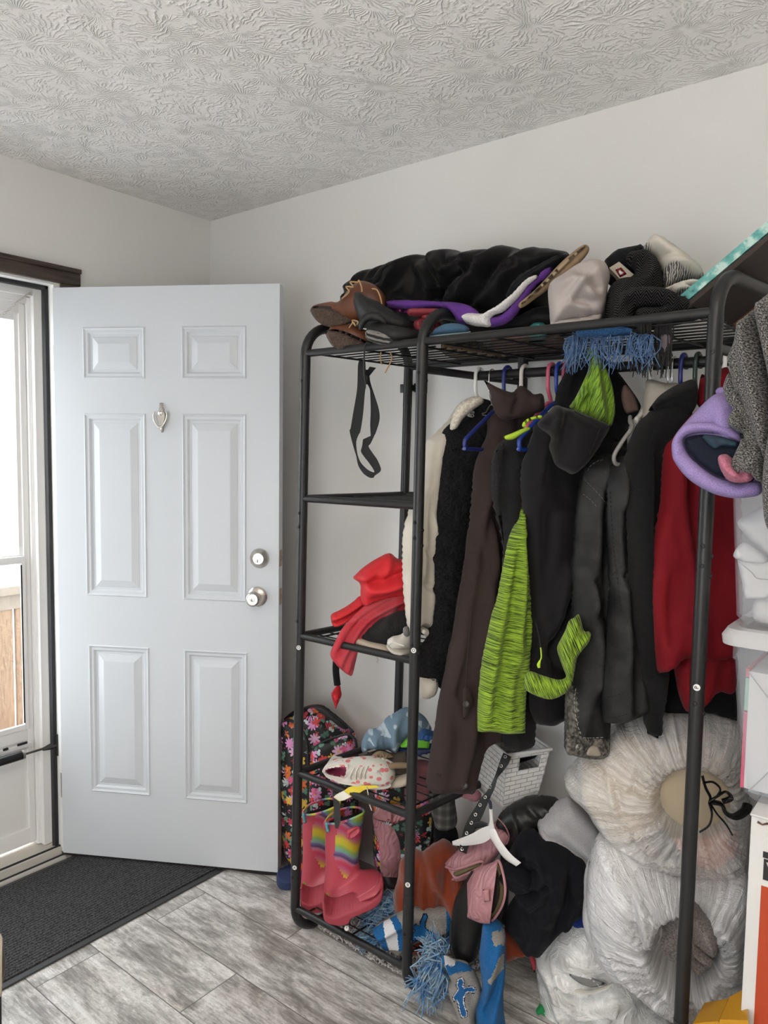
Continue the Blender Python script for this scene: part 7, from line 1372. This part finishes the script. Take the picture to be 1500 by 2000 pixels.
# cardboard box, white with an orange panel
YX = 1.47
bx0 = at(1461,1700,Y=YX).x; bz1 = at(1475,1592,Y=YX).z
g = thing('cardboard_box', 'white cardboard box with orange and black printing under the clear bins', 'box', (bx0+.2, YX+.2, 0))
M_wcard = mat('white_cardboard',(.62,.615,.60),.65,bump=.06,bscale=60,var=.03)
mb = MB(); mb.cbox((bx0, YX, .001), (bx0+.44, YX+.42, bz1), .004); mb.build('carton', M_wcard, g)
mb = MB(); mb.cbox((bx0-.001, YX-.003, bz1-.002), (bx0+.45, YX+.1, bz1+.002), .001); mb.build('top_flap', M_wcard, g)
M_torn = mat('torn_brown_edge',(.10,.055,.035),.9); mb = MB(); mb.tube([(bx0+.012+i*.008, YX-.003, bz1-.010-.003*math.sin(i*1.9)) for i in range(14)], [.001+.0025*random.random() for _ in range(14)], 6); mb.build('torn_edge', M_torn, g)
fx = lambda px, py: (at(px,py,Y=YX-.0006))
def decal(nm, x0, y0, x1, y1, m):
    a, b = at(x0,y0,Y=YX), at(x1,y1,Y=YX); mb_ = MB(); mb_.box((a.x, YX-.0012, min(a.z,b.z)), (b.x, YX+.0005, max(a.z,b.z))); return mb_.build(nm, m, g, False)
decal('orange_panel', 1487,1729,1640,2100, mat('orange_print',(.42,.052,.012),.5)); decal('black_band', 1490,1717,1640,1723, M_ink); decal('black_label', 1490,1674,1640,1708, M_ink)
cu = bpy.data.curves.new('letters', 'FONT'); cu.body = 'W'; cu.size = .028
tmp = bpy.data.objects.new('letters', cu); C.objects.link(tmp); me = bpy.data.meshes.new_from_object(tmp.evaluated_get(bpy.context.evaluated_depsgraph_get())); bpy.data.objects.remove(tmp)
a_ = at(1496,1703,Y=YX); link('lettering', [Vector((a_.x+v.co.x, YX-.0016, a_.z+v.co.y)) for v in me.vertices], [tuple(f.vertices) for f in me.polygons], mat('white_print',(.6,.6,.58),.6), g, False)
# clear bins
tb_ = NT('clear_frosted_plastic'); M_clear = tb_.set(Base_Color=(.70,.74,.82), Roughness=.2, Alpha=.15, Specular_IOR_Level=.6)
tb_ = NT('clear_lid_plastic'); M_lidp = tb_.set(Base_Color=(.70,.71,.72), Roughness=.35, Alpha=.6, Specular_IOR_Level=.5)
YBN = 1.50
def rrect(x0, x1, y0, y1, z, r, n=6):
    P = []
    for cx, cy, a in ((x1-r, y1-r, 0), (x0+r, y1-r, PI/2), (x0+r, y0+r, PI), (x1-r, y0+r, 1.5*PI)):
        for k in range(n+1): b = a+PI/2*k/n; P.append(Vector((cx+r*math.cos(b), cy+r*math.sin(b), z)))
    return P
def storage_bin(label, pxl, top, bot, lid, W=.44, D=.38, group=None):
    (xt, yt), (xb, yb) = top, bot
    A = at(xt, yt, Y=YBN); B = at(xb, yb, Y=YBN+.012); z1, z0 = A.z, B.z
    g = thing('storage_bin', label, 'storage bin', (A.x+W/2, YBN+D/2, z0), group)
    x0t, x0b = A.x, B.x; i0 = x0b-x0t; dd = D/2
    R = [rrect(x0b+.012, x0t+W-i0-.012, YBN+.012+.012, YBN+D-.024, z0, .02), rrect(x0b, x0t+W-i0, YBN+.012, YBN+D-.012, z0+.014, .025), rrect(x0t+.004, x0t+W-.004, YBN+.003, YBN+D-.003, z1-.045, .025), rrect(x0t, x0t+W, YBN, YBN+D, z1-.042, .025), rrect(x0t, x0t+W, YBN, YBN+D, z1, .025)]
    I = [rrect(x0t+.004, x0t+W-.004, YBN+.004, YBN+D-.004, z1, .022), rrect(x0b+.005, x0t+W-i0-.005, YBN+.018, YBN+D-.018, z0+.016, .02)]
    mb = MB(); mb.loft(R+I); mb.build('body', M_clear, g, sharp=50)
    for k in (.09, .3):
        mb = MB(); mb.cbox((x0t+k, YBN-.003, z1-.044), (x0t+k+.006, YBN+.002, z1-.004), .001); mb.build('rib', M_lidp, g)
    if lid:
        mb = MB(); mb.loft([rrect(x0t-.016, x0t+W+.016, YBN-.016, YBN+D+.016, z1-.012, .03), rrect(x0t-.018, x0t+W+.018, YBN-.018, YBN+D+.018, z1+.004, .03), rrect(x0t-.010, x0t+W+.010, YBN-.010, YBN+D+.010, z1+.018, .03), rrect(x0t+.006, x0t+W-.006, YBN+.006, YBN+D-.006, z1+.020, .03), rrect(x0t+.012, x0t+W-.012, YBN+.012, YBN+D-.012, z1+.012, .03)]); mb.build('lid', M_lidp, g)
    return g, x0t, x0b, z0, z1
g, xa, xb_, z0, z1 = storage_bin('clear lidded storage bin with wrapped white box inside, resting on the cardboard box', 1427, (1427,1245), (1446,1562), True)
bg_ = thing('gift_box', 'white box with pink and green edge inside the lower clear bin', 'box', (xa+.15, YBN+.1, z0+.02))
e0 = at(1459,1310,Y=YBN+.03); e1 = at(1453,1545,Y=YBN+.03)
mb = MB(); mb.cbox((e0.x+.004, YBN+.03, z0+.017), (e0.x+.30, YBN+.20, e0.z), .003); mb.build('carton', mat('white_wrapped_card',(.60,.60,.60),.5), bg_)
for y0, y1, m in ((1306,1322,mat('coral_edge',(.50,.10,.10),.5)),(1324,1388,mat('mint_edge',(.28,.45,.36),.5)),(1391,1548,mat('pink_edge',(.50,.09,.16),.5))):
    za, zb = at(1457,y0,Y=YBN+.03).z, at(1457,y1,Y=YBN+.03).z; mb = MB(); mb.box((e0.x-.002, YBN+.031, max(zb, z0+.017)), (e0.x+.0045, YBN+.19, za)); mb.build('edge_strip', m, bg_, False)
mb = MB(); c1 = at(1462,1312,Y=YBN+.028); c2 = at(1520,1390,Y=YBN+.028); mb.tube([c1,c2], .0012, 6); c1 = at(1462,1545,Y=YBN+.028); c2 = at(1520,1490,Y=YBN+.028); mb.tube([c1,c2], .0012, 6); mb.build('fold_line', mat('grey_fold',(.35,.35,.35),.6), bg_)
g, xa, xb_, z0, z1 = storage_bin('clear storage bin with crumpled white packaging, topmost of the two bins', 1424, (1423,925), (1432,1218), False)
tag(cloth('packaging', [(1440,1020),(1470,1000),(1500,985),(1560,990),(1570,1090),(1520,1095),(1490,1080),(1460,1050)], Fr(1500,1040,1.56,0), mat('white_film',(.62,.62,.61),.4), T=.05, s=.009, nz=(.008,22)), 'crumpled white plastic film in the upper part of the topmost clear bin', 'packaging')
g = thing('envelope', 'white folded envelope standing in the topmost clear bin', 'envelope', at(1480,1170,Y=1.55))
cloth('sheet', [(1440,1092,1),(1560,1092,1),(1560,1170,1),(1456,1170,1)], Fr(1490,1130,1.545,0), mat('white_envelope',(.64,.64,.63),.6), T=.006, R=.003, s=.01, smooth=0, nz=None, parent=g)
pxtube('flap_crease', [(1442,1096,1.536),(1468,1118,1.536),(1485,1131,1.536),(1560,1131,1.536)], .0009, mat('crease_grey',(.34,.34,.34),.6), g)
tag(cloth('paper', [(1475,1170),(1520,1165),(1560,1170),(1560,1216),(1478,1216)], Fr(1505,1192,1.57,0), mat('crumpled_white_paper',(.55,.54,.52),.7), T=.03, s=.007, nz=(.006,30)), 'crumpled paper at the bottom of the topmost clear bin', 'paper')
tag(cloth('film', [(1432,1085),(1450,1060),(1480,1075),(1500,1095),(1480,1100),(1450,1096)], Fr(1470,1080,1.53,0), mat('clear_crinkled_film',(.6,.6,.6),.3), T=.02, s=.006, nz=(.005,40)), 'small crinkled film above the envelope in the topmost clear bin', 'packaging')

# ================================================================ FLOOR MAT AND FRONT
t = NT('ribbed_charcoal_mat'); o = t.tc.outputs['Object']; wv = t.n('TexWave', {'Vector': t.mapping(o,(1,1,1)), 'Scale': 26.0, 'Distortion': 5.0, 'Detail': 3.0, 'Detail Scale': 6.0}, wave_type='BANDS', bands_direction='X').outputs['Fac']; n_ = t.n('TexNoise', {'Vector': o, 'Scale': 260.0, 'Detail': 4.0}).outputs['Fac']
M_mat = t.set(Base_Color=t.ramp(t.math('ADD', t.math('MULTIPLY', wv, .32), t.math('MULTIPLY', n_, .85)), [(.35,(.020,.020,.021)),(.85,(.125,.125,.127))]), Roughness=.95, Specular_IOR_Level=.1, Normal=t.bump(t.math('ADD', wv, n_), .8, .004))
M_medge = mat('black_rubber_edge',(.045,.045,.048),.5)
mA, mB_ = at(425,1703,Z=0), at(0,1945,Z=0)
g = thing('door_mat', 'charcoal ribbed door mat with black rubber border inside the open door', 'door mat', (-2.25, 1.2, 0))
x1 = (mA.x+mB_.x)/2
mb = MB(); mb.cbox((-2.505, .35, .0005), (x1, 1.68, .007), .003); mb.build('rubber_border', M_medge, g)
mb = MB(); mb.cbox((-2.485, .37, .004), (x1-.022, 1.66, .011), .002); mb.build('ribbed_pile', M_mat, g)
# a sliver of furniture at the left border
g = thing('stool', 'edge of a dark stool with rounded tan cushion at the left border', 'stool', at(-60,2060,Y=.55))
pC = at(-30,1880,Y=.62)
limb('cushion', [(-120,1822,-120,1950,.62,.05),(-60,1822,-60,1948,.62,.05),(-10,1823,-10,1946,.62,.045),(2,1832,1,1938,.62,.03),(7,1850,6,1915,.62,.016),(10,1870,10,1895,.62,.006)], mat('dark_tan_vinyl',(.10,.078,.06),.5), g, pw=.8)
limb('piping', [(-6,1824,-6,1946,.60,.02),(1,1826,1,1944,.60,.02),(5,1832,4,1940,.60,.012)], mat('pale_tan_piping',(.33,.29,.22),.5), g, pw=.8)
limb('leg', [(-20,1940,2,1940,.62,.01),(-20,2080,3,2080,.62,.01)], mat('dark_leg',(.012,.012,.012),.5), g, pw=.5)
